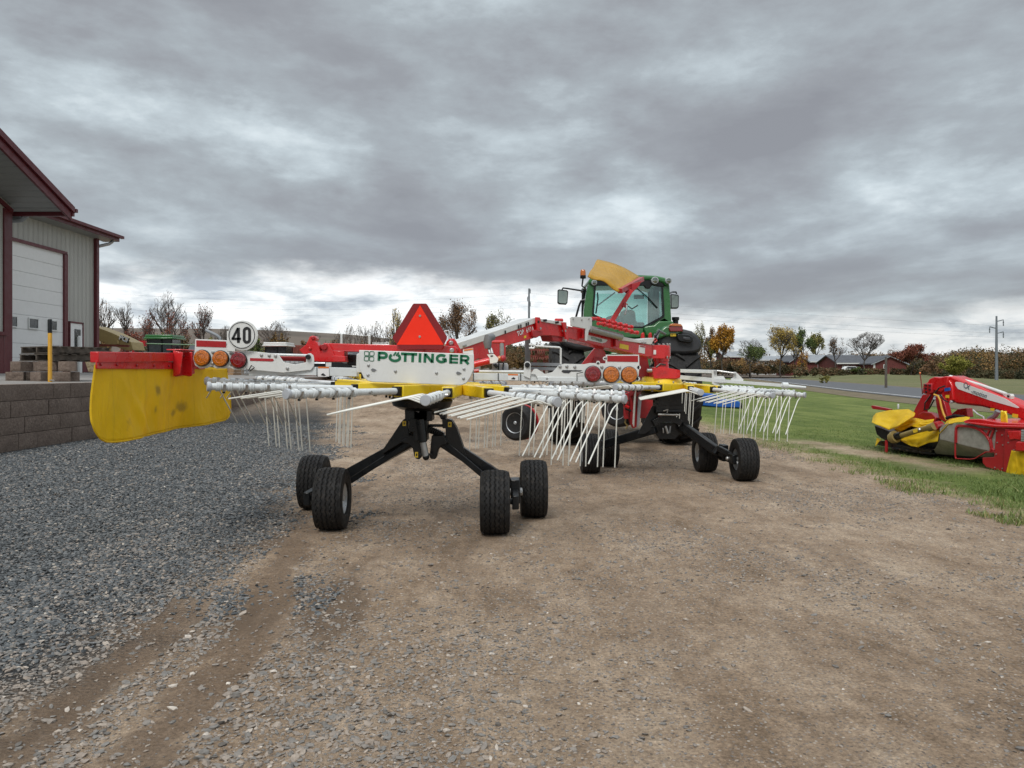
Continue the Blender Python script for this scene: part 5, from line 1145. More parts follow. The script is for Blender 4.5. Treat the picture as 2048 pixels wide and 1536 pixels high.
for x, y, mm in ((1185.5, 748, 'rlens'), (1222, 749, 'amber'), (1258, 749.5, 'amber')): lamp(x, y, d-0.002, mm, br)
mb = MB(); mb.slab([(1214.5, 711.5), (1276, 711.5), (1276, 724), (1214.5, 723)], d-0.0025, 0.002, 'refl'); mb.build('reflector', br)
mb = MB(); bolts(mb, ((1120, 733), (1133.5, 733), (1149.5, 734), (1094, 757.5), (1203.5, 734), (1239, 735), (1203.5, 757), (1240, 758)), d); mb.build('bolt', br)
mb = MB(); mb.lathe(W(1054.6, 730, d), (0, -1, 0), [(0.019, -0.02), (0.019, 0.012), (0.014, 0.018)], 'black', 16); mb.build('pivot_pin', br); mb = MB()
mb.slab([(1125, 740), (1165, 740.5), (1160, 743), (1142, 743), (1138, 746.5), (1127, 746), (1123, 743)], d-0.0025, 0.002, 'dgrey'); mb.tube([W(1154, 762, d-0.01), W(1154, 747, d-0.02), W(1166, 744.5, d-0.02)], 0.003, 'black', 6); mb.build('cable_clip', br)
mb = MB(); mb.beam(W(946, 753, d+0.04), W(1180, 757, d+0.05), 0.06, 0.050, 'tube'); mb.beam(W(1075, 757.5, d+0.01), W(1175, 760, d+0.01), 0.04, 0.03, 'tube')
for x in (947, 996.5, 1041): mb.box(W(x, 754, d+0.035), (0.005, 0.068, 0.058), 'black')
mb.build('light_bar', rake, bevel=0.006)
mb = MB(); mb.slab([(1016, 748), (1036, 748.5), (1036, 760.5), (1016, 760)], d-0.002, 0.002, 'ink_white'); mb.slab([(1016, 747.5), (1036, 748), (1036, 751), (1016, 750.5)], d-0.0035, 0.001, 'odecal'); mb.slab([(1022, 758), (1027, 754), (1031, 757), (1029, 759)], d-0.0035, 0.001, 'ink_black'); mb.build('warning_decal', rake)

# main boom, from the near rotor head over to the front rotor head
def bpt(px, py):
    ta = (px-CX)/F; t = (0.7+ta*6.1)/(2.45-ta*2.7); dd = 6.1+2.7*t
    return W(px, py, dd)
bd = V((2.45, 2.7, 0)).normalized(); bn = V((2.7, -2.45, 0)).normalized()*-1    # away from the camera
bn = V((-bn.x, -bn.y, 0)) if bn.y < 0 else bn
def bslab(pp, th, m, off=0.0): return mb.poly([bpt(x, y)+bn*off for x, y in pp], bn*th, m)
mb = MB()
bslab([(916, 701), (918.6, 698.6), (960, 684), (1068, 646.6), (1074, 641), (1132, 651.5), (1167, 657.5), (1236, 679.5), (1304, 690), (1304, 713.5), (1292, 713.5), (1224, 697.5), (1167, 684.5), (1130, 674.5), (1100, 671), (1079, 671), (1066, 677), (1012, 692), (1012, 722), (975, 722), (956, 717), (940, 730), (920, 728)], 0.16, 'red')
bslab([(1060, 661), (1077, 658), (1077, 671), (1068, 676), (1061, 673)], 0.03, 'dred', -0.03)
bslab([(1103, 668), (1128, 672), (1128, 684), (1108, 682)], 0.14, 'dred', 0.01)
bm_ = mb.build('main_boom', rake, bevel=0.006)
mb = MB(); bslab([(910, 687), (1010, 655), (1066, 635.8), (1072, 635.8), (1068, 647), (960, 684.5), (918.6, 699)], 0.18, 'white', -0.01)
bslab([(1074, 636.6), (1132, 644.5), (1132, 652.5), (1128, 652), (1073, 641.5)], 0.18, 'white', -0.01)
bslab([(1167, 659), (1173, 657), (1237, 672), (1276, 679.5), (1307, 675.5), (1308, 677), (1301, 689.5), (1236, 680)], 0.17, 'white', -0.01)
mb.build('boom_cover', bm_, bevel=0.004)
for pp in ([(1067, 634.5), (1074.5, 635), (1081.5, 661), (1078, 664), (1069, 662)], [(1119, 645), (1126, 645), (1131.5, 660), (1132, 680), (1127, 682), (1123, 660)], [(1163, 655), (1168, 655), (1167, 676), (1160, 677)], [(1226, 676), (1234, 672), (1237, 676), (1231, 694), (1226, 693)]): mb = MB(); bslab(pp, 0.02, 'red', -0.035); mb.build('clamp_plate', bm_, bevel=0.004)
mb = MB()
for x, y in ((925, 692), (1075, 657), (1071, 644), (1125, 662), (1086, 641), (1110, 645), (1141, 650), (1128, 655), (1125.5, 681), (1232, 680), (1281, 685.5), (1285.5, 686)): q = bpt(x, y)-bn*0.04; mb.cyl(q+bn*0.035, q, 0.012, 'steel' if y > 650 else 'ink_black', 10)
for x, y in ((1035, 654), (1039.5, 652.5), (1050.5, 649), (1054.5, 647.5), (1008.5, 664.5)): q = bpt(x, y)-bn*0.014; mb.box(q, (0.012, 0.02, 0.03), 'ink_black')
mb.build('bolt', bm_)
mb = MB(); a = bpt(1034, 672)-bn*0.006; b_ = bpt(1064, 661.5)-bn*0.006; ux = (b_-a).normalized(); uz = (-bn).cross(ux).normalized(); 
text_into(mb, 'TOP', (a, ux, uz), 0.058, 'ink_white', bold=0.03, sx=0.80, spacing=1.05); text_into(mb, '692A', (a+ux*0.128, ux, uz), 0.058, 'ink_white', sx=0.80, bold=0.006, spacing=1.1); mb.build('lettering', bm_)
mb = MB(); bslab([(1047.5, 672), (1052, 670.5), (1052, 675.5), (1047.5, 677)], 0.002, 'decal', -0.003); bslab([(1239, 687), (1257, 691), (1256.5, 700), (1238.5, 696)], 0.002, 'decal', -0.003)
bslab([(1278, 690), (1290, 692.5), (1289, 707.5), (1276.5, 705)], 0.002, 'ink_white', -0.003); bslab([(1279, 691), (1289.5, 693), (1289.3, 695.5), (1279, 693.5)], 0.001, 'dred', -0.0045); mb.build('warning_decal', bm_)
mb = MB(); bslab([(1168.5, 668.5), (1215, 680), (1211, 684.5), (1204, 686.5), (1169, 679)], 0.003, 'white', -0.004); nb = mb.build('name_decal', bm_)
mb = MB(); a = bpt(1181, 678.5)-bn*0.006; b_ = bpt(1206, 684.8)-bn*0.006; ux = (b_-a).normalized(); uz = (-bn).cross(ux).normalized(); text_into(mb, 'PÖTTINGER', (a, ux, uz), 0.038, 'ink_green', bold=0.02, sx=0.93); mb.build('lettering', nb)
mb = MB(); mb.tube([bpt(1171, 658)-bn*0.05, bpt(1234, 674.5)-bn*0.05], 0.034, 'steel', 16); mb.build('lift_cylinder', rake)
mb = MB(); bslab([(1131.5, 636), (1134, 634), (1173, 634.5), (1175, 637), (1174, 655), (1168, 662), (1165, 682), (1162, 682), (1162, 658), (1133, 652.5)], 0.014, 'white', -0.06)
for x, y in ((1136, 638), (1167.5, 638), (1153, 640)): q = bpt(x, y)-bn*0.06; mb.cyl(q, q-bn*0.01, 0.010, 'steel', 8)
mb.build('top_bracket', rake, bevel=0.003)
for k in range(7):
    mb = MB(); x0 = 1175+11.0*k; y0 = 637.5+2.7*k; mb.tube([bpt(x0, y0)-bn*0.05, bpt(x0+15, y0+0.6)-bn*0.05], 0.017, 'red', 12); mb.cyl(bpt(x0+12, y0+0.4)-bn*0.05, bpt(x0+15, y0+0.6)-bn*0.05, 0.022, 'red', 12)
    mb.build('hose_guard', rake)
    mb = MB(); x0 = 1181+11.0*k; y0 = 648+2.9*k; mb.tube([bpt(x0, y0)-bn*0.09, bpt(x0+14, y0+0.6)-bn*0.09], 0.017, 'red', 12); mb.cyl(bpt(x0+11, y0+0.4)-bn*0.09, bpt(x0+14, y0+0.6)-bn*0.09, 0.022, 'red', 12)
    mb.build('hose_guard', rake)
mb = MB(); mb.tube([bpt(1120, 640)+bn*0.05, bpt(1132, 640)+bn*0.05], 0.018, 'red', 10); mb.build('hose_guard', rake)
# near head: hanging hook cover, ram, control box
mb = MB(); mb.tube([W(985, 674, 6.2), W(976, 676, 6.15), W(975, 685, 6.15), W(976, 697, 6.15)], [0.03, 0.034, 0.034, 0.026], 'mgrey', 12); mb.build('hose_cover', rake)
mb = MB(); mb.tube([W(977, 697, 6.15), W(980, 707, 6.12)], 0.010, 'steel', 8); mb.tube([W(982, 697, 6.15), W(985, 707, 6.12)], 0.010, 'steel', 8); mb.tube([W(1003.5, 686, 6.3), W(1003.5, 716, 6.3)], 0.018, 'steel', 12); mb.tube([W(984, 684, 6.3), W(1009, 684, 6.3)], 0.016, 'red', 10); mb.build('coupling', rake)
mb = MB(); mb.tube([W(940, 731, 6.0), W(985, 720, 6.0)], 0.026, 'red', 14); mb.tube([W(985, 720, 6.0), W(1006, 716, 6.0)], 0.018, 'red', 12); mb.ball(W(999, 717, 5.98), 0.022, 'amber'); mb.ball(W(1006, 717, 5.98), 0.026, 'dred'); mb.build('hydraulic_ram', rake)
mb = MB(); mb.slab([(974, 709), (988, 708), (997, 717), (994, 725), (980, 727), (979, 716)], 5.95, 0.004, 'ink_white'); mb.slab([(981, 711), (986, 710.5), (986, 713), (981, 713.5)], 5.947, 0.001, 'ink_black'); mb.build('paper_tag', rake)
mb = MB(); mb.slab([(984, 727), (1014, 726), (1016.5, 730), (1016.5, 746), (984, 745)], 6.05, 0.12, 'capg'); mb.slab([(985, 729), (992, 727), (997, 733), (992, 737)], 6.03, 0.02, 'black')
for x in (998, 1007): mb.tube([W(x, 725, 6.04), W(x-1, 737, 6.04), W(x, 747, 6.04)], 0.006, 'black', 6)
mb.build('control_box', rake, bevel=0.006)
mb = MB(); mb.tube([W(955, 743, 6.0), W(1050, 744, 6.0)], 0.012, 'tube', 8); mb.tube([W(948, 742, 5.9), W(958, 741, 5.9)], 0.014, 'dred', 8); mb.build('linkage_rod', rake)
mb = MB(); mb.slab([(926, 699), (946, 695.5), (947, 708), (926, 706.5)], 5.5, 0.002, 'ink_white'); mb.slab([(928, 699), (945.5, 696.3), (946, 699.5), (928, 702)], 5.497, 0.001, 'odecal'); mb.build('warning_decal', rake)
mb = MB(); mb.tube([W(x, y, 6.6) for x, y in ((1058, 689), (1068, 689.5), (1073, 692), (1119, 695), (1121.5, 697), (1121.5, 728))], 0.0085, 'white', 8); mb.tube([W(x, y, 6.6) for x, y in ((1058, 696), (1067, 696.5), (1070, 693.5))], 0.0085, 'white', 8)
mb.build('guard_hoop', rake)
mb = MB(); mb.beam(W(1061, 728, 7.4), W(1124, 729.5, 7.4), 0.04, 0.03, 'mroof'); mb.beam(W(1061, 736.5, 7.4), W(1124, 738.5, 7.4), 0.04, 0.03, 'mroof'); mb.beam(W(1055, 674, 7.4), W(1055, 736, 7.4), 0.05, 0.05, 'mgrey'); mb.build('cross_rail', rake)
mb = MB(); mb.slab([(1163, 729), (1190, 695), (1204, 693), (1212, 708), (1214, 728)], 8.1, 0.08, 'red'); mb.slab([(1190, 714), (1212, 718), (1212, 729), (1184, 729)], 8.02, 0.06, 'dred'); mb.build('chassis_leg', rake, bevel=0.006)

# front rotor head
hb = V((1.731, 8.913, 0))
mb = MB()
mb.lathe(hb+V((0, 0, 1.28)), (0, 0, 1), [(0.06, 0), (0.09, 0.0), (0.09, 0.04), (0.105, 0.05), (0.105, 0.17), (0.09, 0.185), (0.02, 0.19)], 'red', 20)
mb.box(W(1313, 704, 8.75), (0.16, 0.2, 0.15), 'red'); mb.box(W(1309.5, 704.5, 8.64), (0.03, 0.004, 0.05), 'ink_white')
for k in range(12): t = 2*PI*k/12; q = hb+V((math.cos(t)*0.10, math.sin(t)*0.10, 1.26)); mb.cyl(q+V((0, 0, 0.05)), q+V((0, 0, 0.08)), 0.009, 'steel', 6); mb.cyl(q+V((0, 0, 0.20)), q+V((0, 0, 0.225)), 0.009, 'steel', 6)
mb.lathe(hb+V((0, 0, 1.16)), (0, 0, 1), [(0.10, 0), (0.085, 0.05), (0.08, 0.13)], 'red', 20)
mb.lathe(hb+V((0.03, 0, 1.07)), (0, 0, 1), [(0.185, 0), (0.185, 0.02), (0.17, 0.05), (0.13, 0.075), (0.10, 0.12), (0.06, 0.13)], 'red', 28)
mb.poly([W(x, y, 8.68) for x, y in ((1304, 739), (1308, 735), (1322, 733), (1336, 736), (1360, 740), (1361, 754), (1352, 757), (1308, 757))], (0, 0.3, 0), 'red'); mb.slab([(1281, 704), (1294, 708), (1298, 733), (1301, 752), (1278, 752)], 8.95, 0.14, 'dred'); mb.build('gearbox', rake, bevel=0.006)
mb = MB(); mb.lathe(W(1299, 741, 8.45), (1, 0, 0), [(0.01, -0.03), (0.02, -0.025), (0.02, 0.025), (0.01, 0.03)], 'steel', 12); mb.tube([W(1312, 735, 8.6), W(1320, 728, 8.6), W(1332, 730, 8.6)], 0.010, 'black', 6); mb.tube([W(1299, 722, 8.6), W(1304, 716, 8.6), W(1301, 730, 8.6)], 0.006, 'steel', 6)
mb.tube([W(1306, 682, 8.7), W(1311, 677, 8.7), W(1314, 681, 8.7), W(1309, 685, 8.7)], 0.008, 'red', 6); mb.tube([W(1312, 690, 8.8), W(1311, 672, 8.8), W(1318, 662, 8.9)], 0.016, 'black', 8); mb.tube([W(1330, 668, 11), W(1318, 662, 9.5), W(1310, 680, 8.8)], 0.02, 'mgrey', 8); mb.build('hose_fitting', rake)
# white folding guard bars reaching out to the right
mb = MB(); d = 8.6
mb.beam(W(1361, 741.5, d+0.02), W(1432, 743.5, d-0.1), 0.05, 0.038, 'tube'); mb.beam(W(1361, 754.5, d+0.02), W(1450, 762, d-0.15), 0.05, 0.045, 'tube'); mb.slab([(1424, 740), (1433, 740), (1434, 752), (1447, 752), (1452, 760), (1452, 767), (1436, 768), (1430, 771), (1424, 767)], d-0.13, 0.02, 'white')
mb.slab([(1468, 743.5), (1472, 744), (1487, 759), (1486, 764), (1461, 764), (1463, 757), (1468, 755)], d-0.18, 0.02, 'white'); mb.tube([W(1434, 741.5, d-0.12), W(1469, 746.5, d-0.17)], 0.011, 'steel', 8)
mb.beam(W(1446, 762, d-0.15), W(1566, 771, d-0.28), 0.042, 0.034, 'tube'); mb.tube([W(1562, 771, d-0.28), W(1612, 775, d-0.33)], [0.021, 0.013], 'tube', 14); mb.lathe(W(1570, 771, d-0.29), (1, 0, 0), [(0.02, -0.03), (0.034, -0.03), (0.034, 0.03), (0.02, 0.03)], 'tube', 14)
mb.cyl(W(1430, 743, d-0.16), W(1430, 743, d-0.13), 0.014, 'steel', 10); mb.cyl(W(1470, 748, d-0.21), W(1470, 748, d-0.18), 0.012, 'steel', 10); mb.lathe(W(1612.2, 775, d-0.33), (1, -0.1, -0.05), [(0.009, 0), (0.009, 0.002)], 'ink_black', 10)
mb.slab([(1376, 740), (1412, 740), (1412, 744), (1376, 744)], d-0.12, 0.005, 'tube'); mb.build('guard_bar', rake, bevel=0.004)
# folded yellow curtain on its red post
mb = MB(); A_ = W(1195, 518.5, 8.9); B_ = W(1283, 555.5, 8.9); C_ = W(1237, 581, 8.05); D_ = W(1176, 551, 8.05); n = 14; vs = []
for i in range(n+1):
    u = i/n
    for j in range(9):
        v = j/8; p = (A_.lerp(B_, u)).lerp(D_.lerp(C_, u), v); p.z += 0.035*math.sin(u*PI*1.0)*(1 if v < 0.5 else 0.6)-0.012*math.sin(u*9)*v+0.008*math.sin(v*10); vs.append(p)
mb.add(vs, [(i*9+j, (i+1)*9+j, (i+1)*9+j+1, i*9+j+1) for i in range(n) for j in range(8)], 'canvas2'); fc_ = mb.build('folded_curtain', rake, ang=60); q = fc_.modifiers.new('thick', 'SOLIDIFY'); q.thickness = 0.012
mb = MB(); mb.beam(W(1284, 558, 8.85), W(1240, 582, 8.10), 0.05, 0.05, 'dred'); mb.poly([W(1283, 562, 8.4), W(1278, 572, 8.4), W(1262, 588, 8.4), W(1252, 586, 8.4), (W(1240, 574, 8.4)), W(1262, 568, 8.4)], (0, 0.03, 0), 'dred'); mb.beam(W(1262, 580, 8.35), W(1219, 650, 8.35), 0.05, 0.05, 'red')
mb.slab([(1248, 604), (1256, 608), (1252, 615), (1246, 612)], 8.28, 0.06, 'dred'); mb.tube([W(1253, 610, 8.27), W(1253, 618, 8.26), W(1250, 629, 8.25)], 0.010, 'steel', 8); mb.tube([W(1256, 612, 8.26), W(1264, 618, 8.25), W(1270, 614, 8.25), W(1276, 610, 8.25)], 0.007, 'black', 8); mb.build('curtain_post', rake, bevel=0.006)
# drawbar frame between the front rotor and the tractor
mb = MB(); d = 10.6
mb.slab([(1260.5, 783), (1273, 783), (1275, 820), (1274, 854), (1266, 857), (1259, 843), (1261, 820)], d, 0.10, 'dred'); mb.slab([(1277, 785), (1284, 790), (1279, 850), (1274, 855)], d-0.05, 0.04, 'capg'); mb.box(W(1290, 800, d+0.1), (0.2, 0.12, 0.5), 'dred')
mb.beam(W(1268, 785, d), W(1300, 745, 9.1), 0.10, 0.12, 'dred'); mb.box(W(1252, 812, d), (0.06, 0.1, 0.35), 'dred'); mb.beam(W(1290, 815, d+0.1), (2.0, 12.1, 0.62), 0.1, 0.12, 'black'); mb.build('drawbar', rake, bevel=0.006)
mb = MB()
for k in range(16): mb.ball(W(1272-0.35*k, 784+2.6*k, d-0.04), 0.013, 'steel', 6, (1, 1, 1.3))
mb.build('chain', rake)
mb = MB(); mb.tube([W(1254, 825, d), W(1250, 845, d), W(1255, 852, d), W(1251, 858, d)], 0.012, 'olive', 6); mb.tube([W(1256, 800, d-0.1), W(1249, 806, d-0.1), W(1252, 818, d-0.1), W(1262, 822, d-0.1)], 0.016, 'black', 6); mb.tube([W(1258, 815, d-0.15), W(1250, 812, d-0.15)], 0.02, 'red', 8); mb.build('hydraulic_hose', rake)
# transport wheels on the red chassis
for cx_, cy_, dd, yaw in ((1030, 845, 10.3, 1.02), (1232, 818, 10.9, 1.0)):
    s = sub('chassis_wheel', rake); c_ = W(cx_+7, cy_, dd); ax = V((math.cos(yaw), math.sin(yaw), 0)); r_ = 36/F*dd
    mb = MB(); rr = r_; hw = 0.10
    mb.lathe(c_, ax, [(rr*.56, -hw*.9), (rr*.62, -hw), (rr*.85, -hw*1.02), (rr*.97, -hw*.8), (rr, -hw*.5), (rr, -hw*.42), (rr*.975, -hw*.40), (rr*.975, -hw*.34), (rr, -hw*.3), (rr, hw*.3), (rr*.975, hw*.34), (rr*.975, hw*.4), (rr, hw*.42), (rr*.97, hw*.8), (rr*.85, hw*1.02), (rr*.62, hw), (rr*.56, hw*.9)], 'rubber', 48); mb.build('tyre', s)
    mb = MB(); mb.lathe(c_, ax, [(rr*.06, -hw*1.0), (rr*.10, -hw*.9), (rr*.12, -hw*.5), (rr*.32, -hw*.42), (rr*.34, -hw*.75), (rr*.50, -hw*.80), (rr*.57, -hw*.98), (rr*.57, hw*.9), (rr*.3, hw*.6)], 'rim', 32); mb.build('rim', s)
    mb = MB(); mb.lathe(c_, ax, [(rr*.2, hw*1.1), (rr*.97, hw*1.15), (rr*1.0, hw*1.3), (rr*.2, hw*1.3)], 'dred', 32); mb.build('fender', s)
    mb = MB(); e_ = V((1.35 if cx_ < 1100 else 1.8, 9.6, 0.95)); mb.beam(c_+ax*0.16, c_+ax*0.2+V((0.1, 0.1, 0.30)), 0.06, 0.07, 'black'); mb.beam(c_+ax*0.2+V((0.1, 0.1, 0.30)), e_, 0.06, 0.07, 'black'); mb.build('wheel_arm', rake)
# ------------------------------------------------------------------ big green tractor
TX = 1.93
tr_ = thing('farm_tractor', 'large green tractor with a glass cab pulling the hay rake', 'tractor', (TX, 13.0, 0))
def tyre_big(cx, cy, Rr, wd, rimr, nl):
    s = sub('wheel', tr_); hw = wd/2; c = V((cx, cy, Rr))
    mb = MB(); mb.lathe(c, (1, 0, 0), [(rimr, -hw*.78), (rimr*1.08, -hw*.92), (Rr*.80, -hw*1.0), (Rr*.90, -hw*.96), (Rr*.945, -hw*.8), (Rr*.955, 0), (Rr*.945, hw*.8), (Rr*.90, hw*.96), (Rr*.80, hw*1.0), (rimr*1.08, hw*.92), (rimr, hw*.78)], 'rubber', 64)
    for sd in (-1, 1):
        for k in range(nl):
            t0 = 2*PI*(k+(0.5 if sd > 0 else 0))/nl; st = []
            for q in range(6):
                f = q/5; t = t0+0.26*(f)*1.0; hx = sd*hw*(0.02+0.96*f); rr = Rr*(1.0-0.045*f**3)
                st.append((t, hx, rr))
            vs = []; wl_ = 0.030
            for t, hx, rr in st:
                for dt, r2 in ((-wl_*1.2, Rr*.93-0.012*0), (-wl_*.8, rr), (wl_*.8, rr), (wl_*1.2, Rr*.93)):
                    tt = t+dt/Rr*1.0 if False else t+dt/0.9; vs.append(c+V((hx, -math.cos(tt)*r2, math.sin(tt)*r2)))
            fs = [(i*4+j, (i+1)*4+j, (i+1)*4+j+1, i*4+j+1) for i in range(5) for j in range(3)]+[(0, 1, 2, 3), (20, 21, 22, 23)]
            mb.add(vs, fs, 'rubber')
    mb.build('tyre', s, ang=25)
    mb = MB(); mb.lathe(c, (1, 0, 0), [(0.05, -hw*.3), (rimr*.35, -hw*.3), (rimr*.45, -hw*.1), (rimr*.85, -hw*.15), (rimr*.95, -hw*.6), (rimr*1.02, -hw*.8), (rimr*1.02, hw*.8), (rimr*.95, hw*.6), (rimr*.85, hw*.3), (rimr*.45, hw*.3), (0.05, hw*.35)], 'decal', 32); mb.build('rim', s)
tyre_big(1.775-0.90, 12.50, 0.86, 0.52, 0.48, 20); tyre_big(1.775+0.88, 12.50, 0.86, 0.52, 0.48, 20)
tyre_big(TX-0.90, 15.25, 0.66, 0.44, 0.36, 18); tyre_big(TX+0.90, 15.25, 0.66, 0.44, 0.36, 18)
mb = MB(); d = 13.0
mb.box((TX, 14.6, 1.15), (0.62, 3.6, 0.7), 'green'); mb.box((TX, 13.0, 0.85), (0.55, 1.6, 0.6), 'green'); mb.beam((TX-0.9, 12.55, 0.87), (TX+0.9, 12.55, 0.87), 0.3, 0.3, 'green'); mb.beam((TX-0.8, 15.25, 0.66), (TX+0.8, 15.25, 0.66), 0.2, 0.2, 'green')
mb.poly([(TX-0.42, 14.6, 1.2), (TX+0.42, 14.6, 1.2), (TX+0.40, 14.6, 1.72), (TX-0.40, 14.6, 1.72)], (0, 2.1, -0.0), 'green'); mb.build('chassis', tr_, bevel=0.04)
# rear cab wall below the glass
mb = MB(); D0 = 12.75
mb.slab([(1185, 634), (1246, 657), (1287, 657), (1329, 634), (1342, 642), (1345, 664), (1330, 676), (1290, 690), (1205, 690), (1172, 674), (1167, 640)], D0, 0.10, 'green')
mb.slab([(1235, 656), (1288, 656), (1288, 676), (1235, 676)], D0-0.03, 0.04, 'green')
mb.slab([(1287, 655), (1293, 652), (1308, 650), (1318, 642), (1345, 642), (1350, 650), (1322, 678), (1292, 672)], D0-0.06, 0.10, 'green')
mb.build('cab_rear_panel', tr_, bevel=0.02)
mb = MB()
def pil(a, b_, w=0.10, dd=0.14): mb.beam(a, b_, w, dd, 'green', up=(0, 1, 0))
mb.slab([(1177, 566), (1193, 568), (1189, 600), (1186, 630), (1200, 638), (1185, 645), (1167, 642), (1168, 620), (1172, 590)], D0, 0.14, 'green')
mb.slab([(1323, 568), (1339, 570), (1341, 610), (1343, 645), (1327, 645), (1310, 652), (1300, 650), (1327, 633), (1325, 600)], D0, 0.14, 'green')
mb.box((TX, 13.5, 1.62), (1.35, 1.5, 0.10), 'green')
for sx in (-1, 1): pil((TX+sx*0.62, 14.25, 1.75), (TX+sx*0.60, 14.15, 2.62), 0.07, 0.08); mb.beam((TX+sx*0.70, 13.5, 1.6), (TX+sx*0.68, 13.5, 2.62), 0.05, 0.05, 'black')
mb.box((TX, 14.25, 1.72), (1.3, 0.06, 0.12), 'green')
mb.build('cab_frame', tr_, bevel=0.012)
mb = MB(); mb.slab([(1188, 568), (1196, 566), (1320, 566), (1327, 570), (1330, 632), (1327, 636), (1287, 657), (1246, 657), (1184, 634), (1182, 630)], D0+0.035, 0.02, 'black')
ws = None
mb = MB()   # rubber surround of the rear window
loop = [(1190, 572), (1194, 569), (1320, 569), (1324, 573), (1327, 631), (1323, 635), (1287, 654), (1283, 655), (1248, 655), (1244, 654), (1189, 631), (1186, 628)]
for a, b_ in zip(loop, loop[1:]+loop[:1]): mb.beam(W(*a, D0-0.01), W(*b_, D0-0.01), 0.03, 0.030, 'black', up=(0, 1, 0))
mb.build('window_seal', tr_)
mb = MB(); mb.slab(loop, D0, 0.006, 'glass'); mb.build('rear_window', tr_)
mb = MB(); mb.poly([(TX-0.56, 14.25, 1.78), (TX+0.56, 14.25, 1.78), (TX+0.56, 14.16, 2.6), (TX-0.56, 14.16, 2.6)], (0, 0.006, 0), 'glass'); mb.build('windscreen', tr_)
for sx in (-1, 1): mb = MB(); mb.poly([(TX+sx*0.70, 12.95, 1.65), (TX+sx*0.66, 14.2, 1.65), (TX+sx*0.63, 14.15, 2.6), (TX+sx*0.67, 12.9, 2.6)], (0.006*sx, 0, 0), 'glass'); mb.build('side_window', tr_)
# roof
mb = MB(); n = 10; zr = lambda py: CAMH+(HZ-py)/F*D0
mb.slab([(1176, 566), (1180, 556), (1190, 552), (1280, 549.5), (1312, 551), (1330, 555), (1337, 562), (1340, 573), (1332, 572), (1326, 566), (1306, 560), (1196, 562), (1186, 570)], D0-0.05, 1.55, 'green'); mb.build('roof', tr_, bevel=0.03)
mb = MB(); mb.slab([(1186, 569), (1196, 561), (1306, 559), (1326, 565), (1330, 573), (1318, 573), (1304, 570), (1300, 577), (1292, 577), (1288, 571), (1190, 571)], D0-0.03, 0.08, 'black'); mb.build('roof_lining', tr_, bevel=0.01)
for x, y, r in ((1309, 561.5, 6.5), (1336, 562, 5.5), (1188, 566, 5)): 
    mb = MB(); rr = r/F*D0; mb.lathe(W(x, y, D0-0.05), (0, -1, 0), [(rr*1.1, 0), (rr*1.12, 0.05), (rr, 0.06)], 'capg', 20); mb.lathe(W(x, y, D0-0.05), (0, -1, 0), [(rr*.95, 0.05), (rr*.8, 0.065), (rr*.01, 0.075)], 'mirror', 20); mb.build('work_light', tr_)
mb = MB(); mb.lathe(W(1166, 557, 12.9), (0, 0, 1), [(0.045, 0), (0.05, 0.01), (0.05, 0.05)], 'black', 16); mb.tube([W(1166, 557, 12.9), W(1164, 572, 12.9), W(1172, 577, 12.9)], 0.014, 'black', 8); be = mb.build('beacon', tr_)
mb = MB(); mb.lathe(W(1166, 551, 12.9), (0, 0, 1), [(0.048, 0), (0.048, 0.06), (0.035, 0.095), (0.005, 0.105)], 'amber', 18); mb.build('lens', be)
for pts, face, sx in (([(1167, 582), (1135, 577), (1126, 576), (1124, 580)], [(1115.5, 580), (1118, 578.5), (1134, 580.5), (1136.5, 583), (1135, 606), (1132, 609), (1118, 608), (1115, 605)], -1), ([(1338, 587), (1345, 584), (1352, 584), (1353, 588)], [(1341.5, 589), (1343, 588), (1356, 589.5), (1358, 592), (1357.5, 614), (1355, 617), (1342, 617)], 1)):
    mb = MB(); mb.slab(face, 13.85, 0.10, 'black'); mb.tube([W(x, y, 13.9 if i else 13.2) for i, (x, y) in enumerate(pts)], 0.016, 'black', 8); mi_ = mb.build('mirror', tr_, bevel=0.02)
    cx_ = sum(p[0] for p in face)/len(face); cy_ = sum(p[1] for p in face)/len(face); mb = MB(); mb.slab([(cx_+(x-cx_)*.84, cy_+(y-cy_)*.86) for x, y in face], 13.835, 0.012, 'mirror'); mb.build('glass', mi_)
mb = MB(); mb.tube([W(x, y, 13.2) for x, y in ((1170, 599), (1162, 602), (1158, 612), (1152, 634))], 0.018, 'black', 8); mb.build('grab_rail', tr_)
mb = MB(); mb.tube([W(1271, 574, D0-0.03), W(1298, 597, D0-0.05), W(1315, 616, D0-0.03)], 0.010, 'black', 6); mb.tube([W(1195, 585, D0-0.03), W(1196, 598, D0-0.03), W(1192, 627, D0-0.03)], 0.012, 'black', 6); mb.tube([W(1230, 585, D0+1.3), W(1194, 612, D0+1.3)], 0.014, 'black', 6); mb.build('wiper', tr_)
mb = MB(); mb.slab([(1245, 622), (1250, 619), (1266, 619), (1271, 624), (1272, 640), (1280, 652), (1232, 652), (1244, 640)], D0+0.45, 0.35, 'mgrey'); mb.box((W(1258, 660, D0+0.7).x, D0+0.8, 1.95), (0.5, 0.5, 0.14), 'mgrey'); mb.build('seat', tr_, bevel=0.05)
mb = MB(); mb.box((TX-0.05, 14.0, 1.95), (0.36, 0.2, 0.3), 'dgrey'); mb.lathe((TX-0.05, 13.8, 2.08), (0, -0.6, 1), [(0.20, -0.012), (0.215, 0), (0.20, 0.012), (0.19, 0)], 'black', 24); mb.tube([(TX-0.05, 13.95, 1.9), (TX-0.05, 13.8, 2.08)], 0.03, 'black', 8); mb.box((TX+0.53, 13.3, 2.25), (0.10, 0.4, 0.7), 'mgrey'); mb.box(W(1278, 594, 13.6), (0.18, 0.02, 0.07), 'mgrey'); mb.build('console', tr_, bevel=0.02)
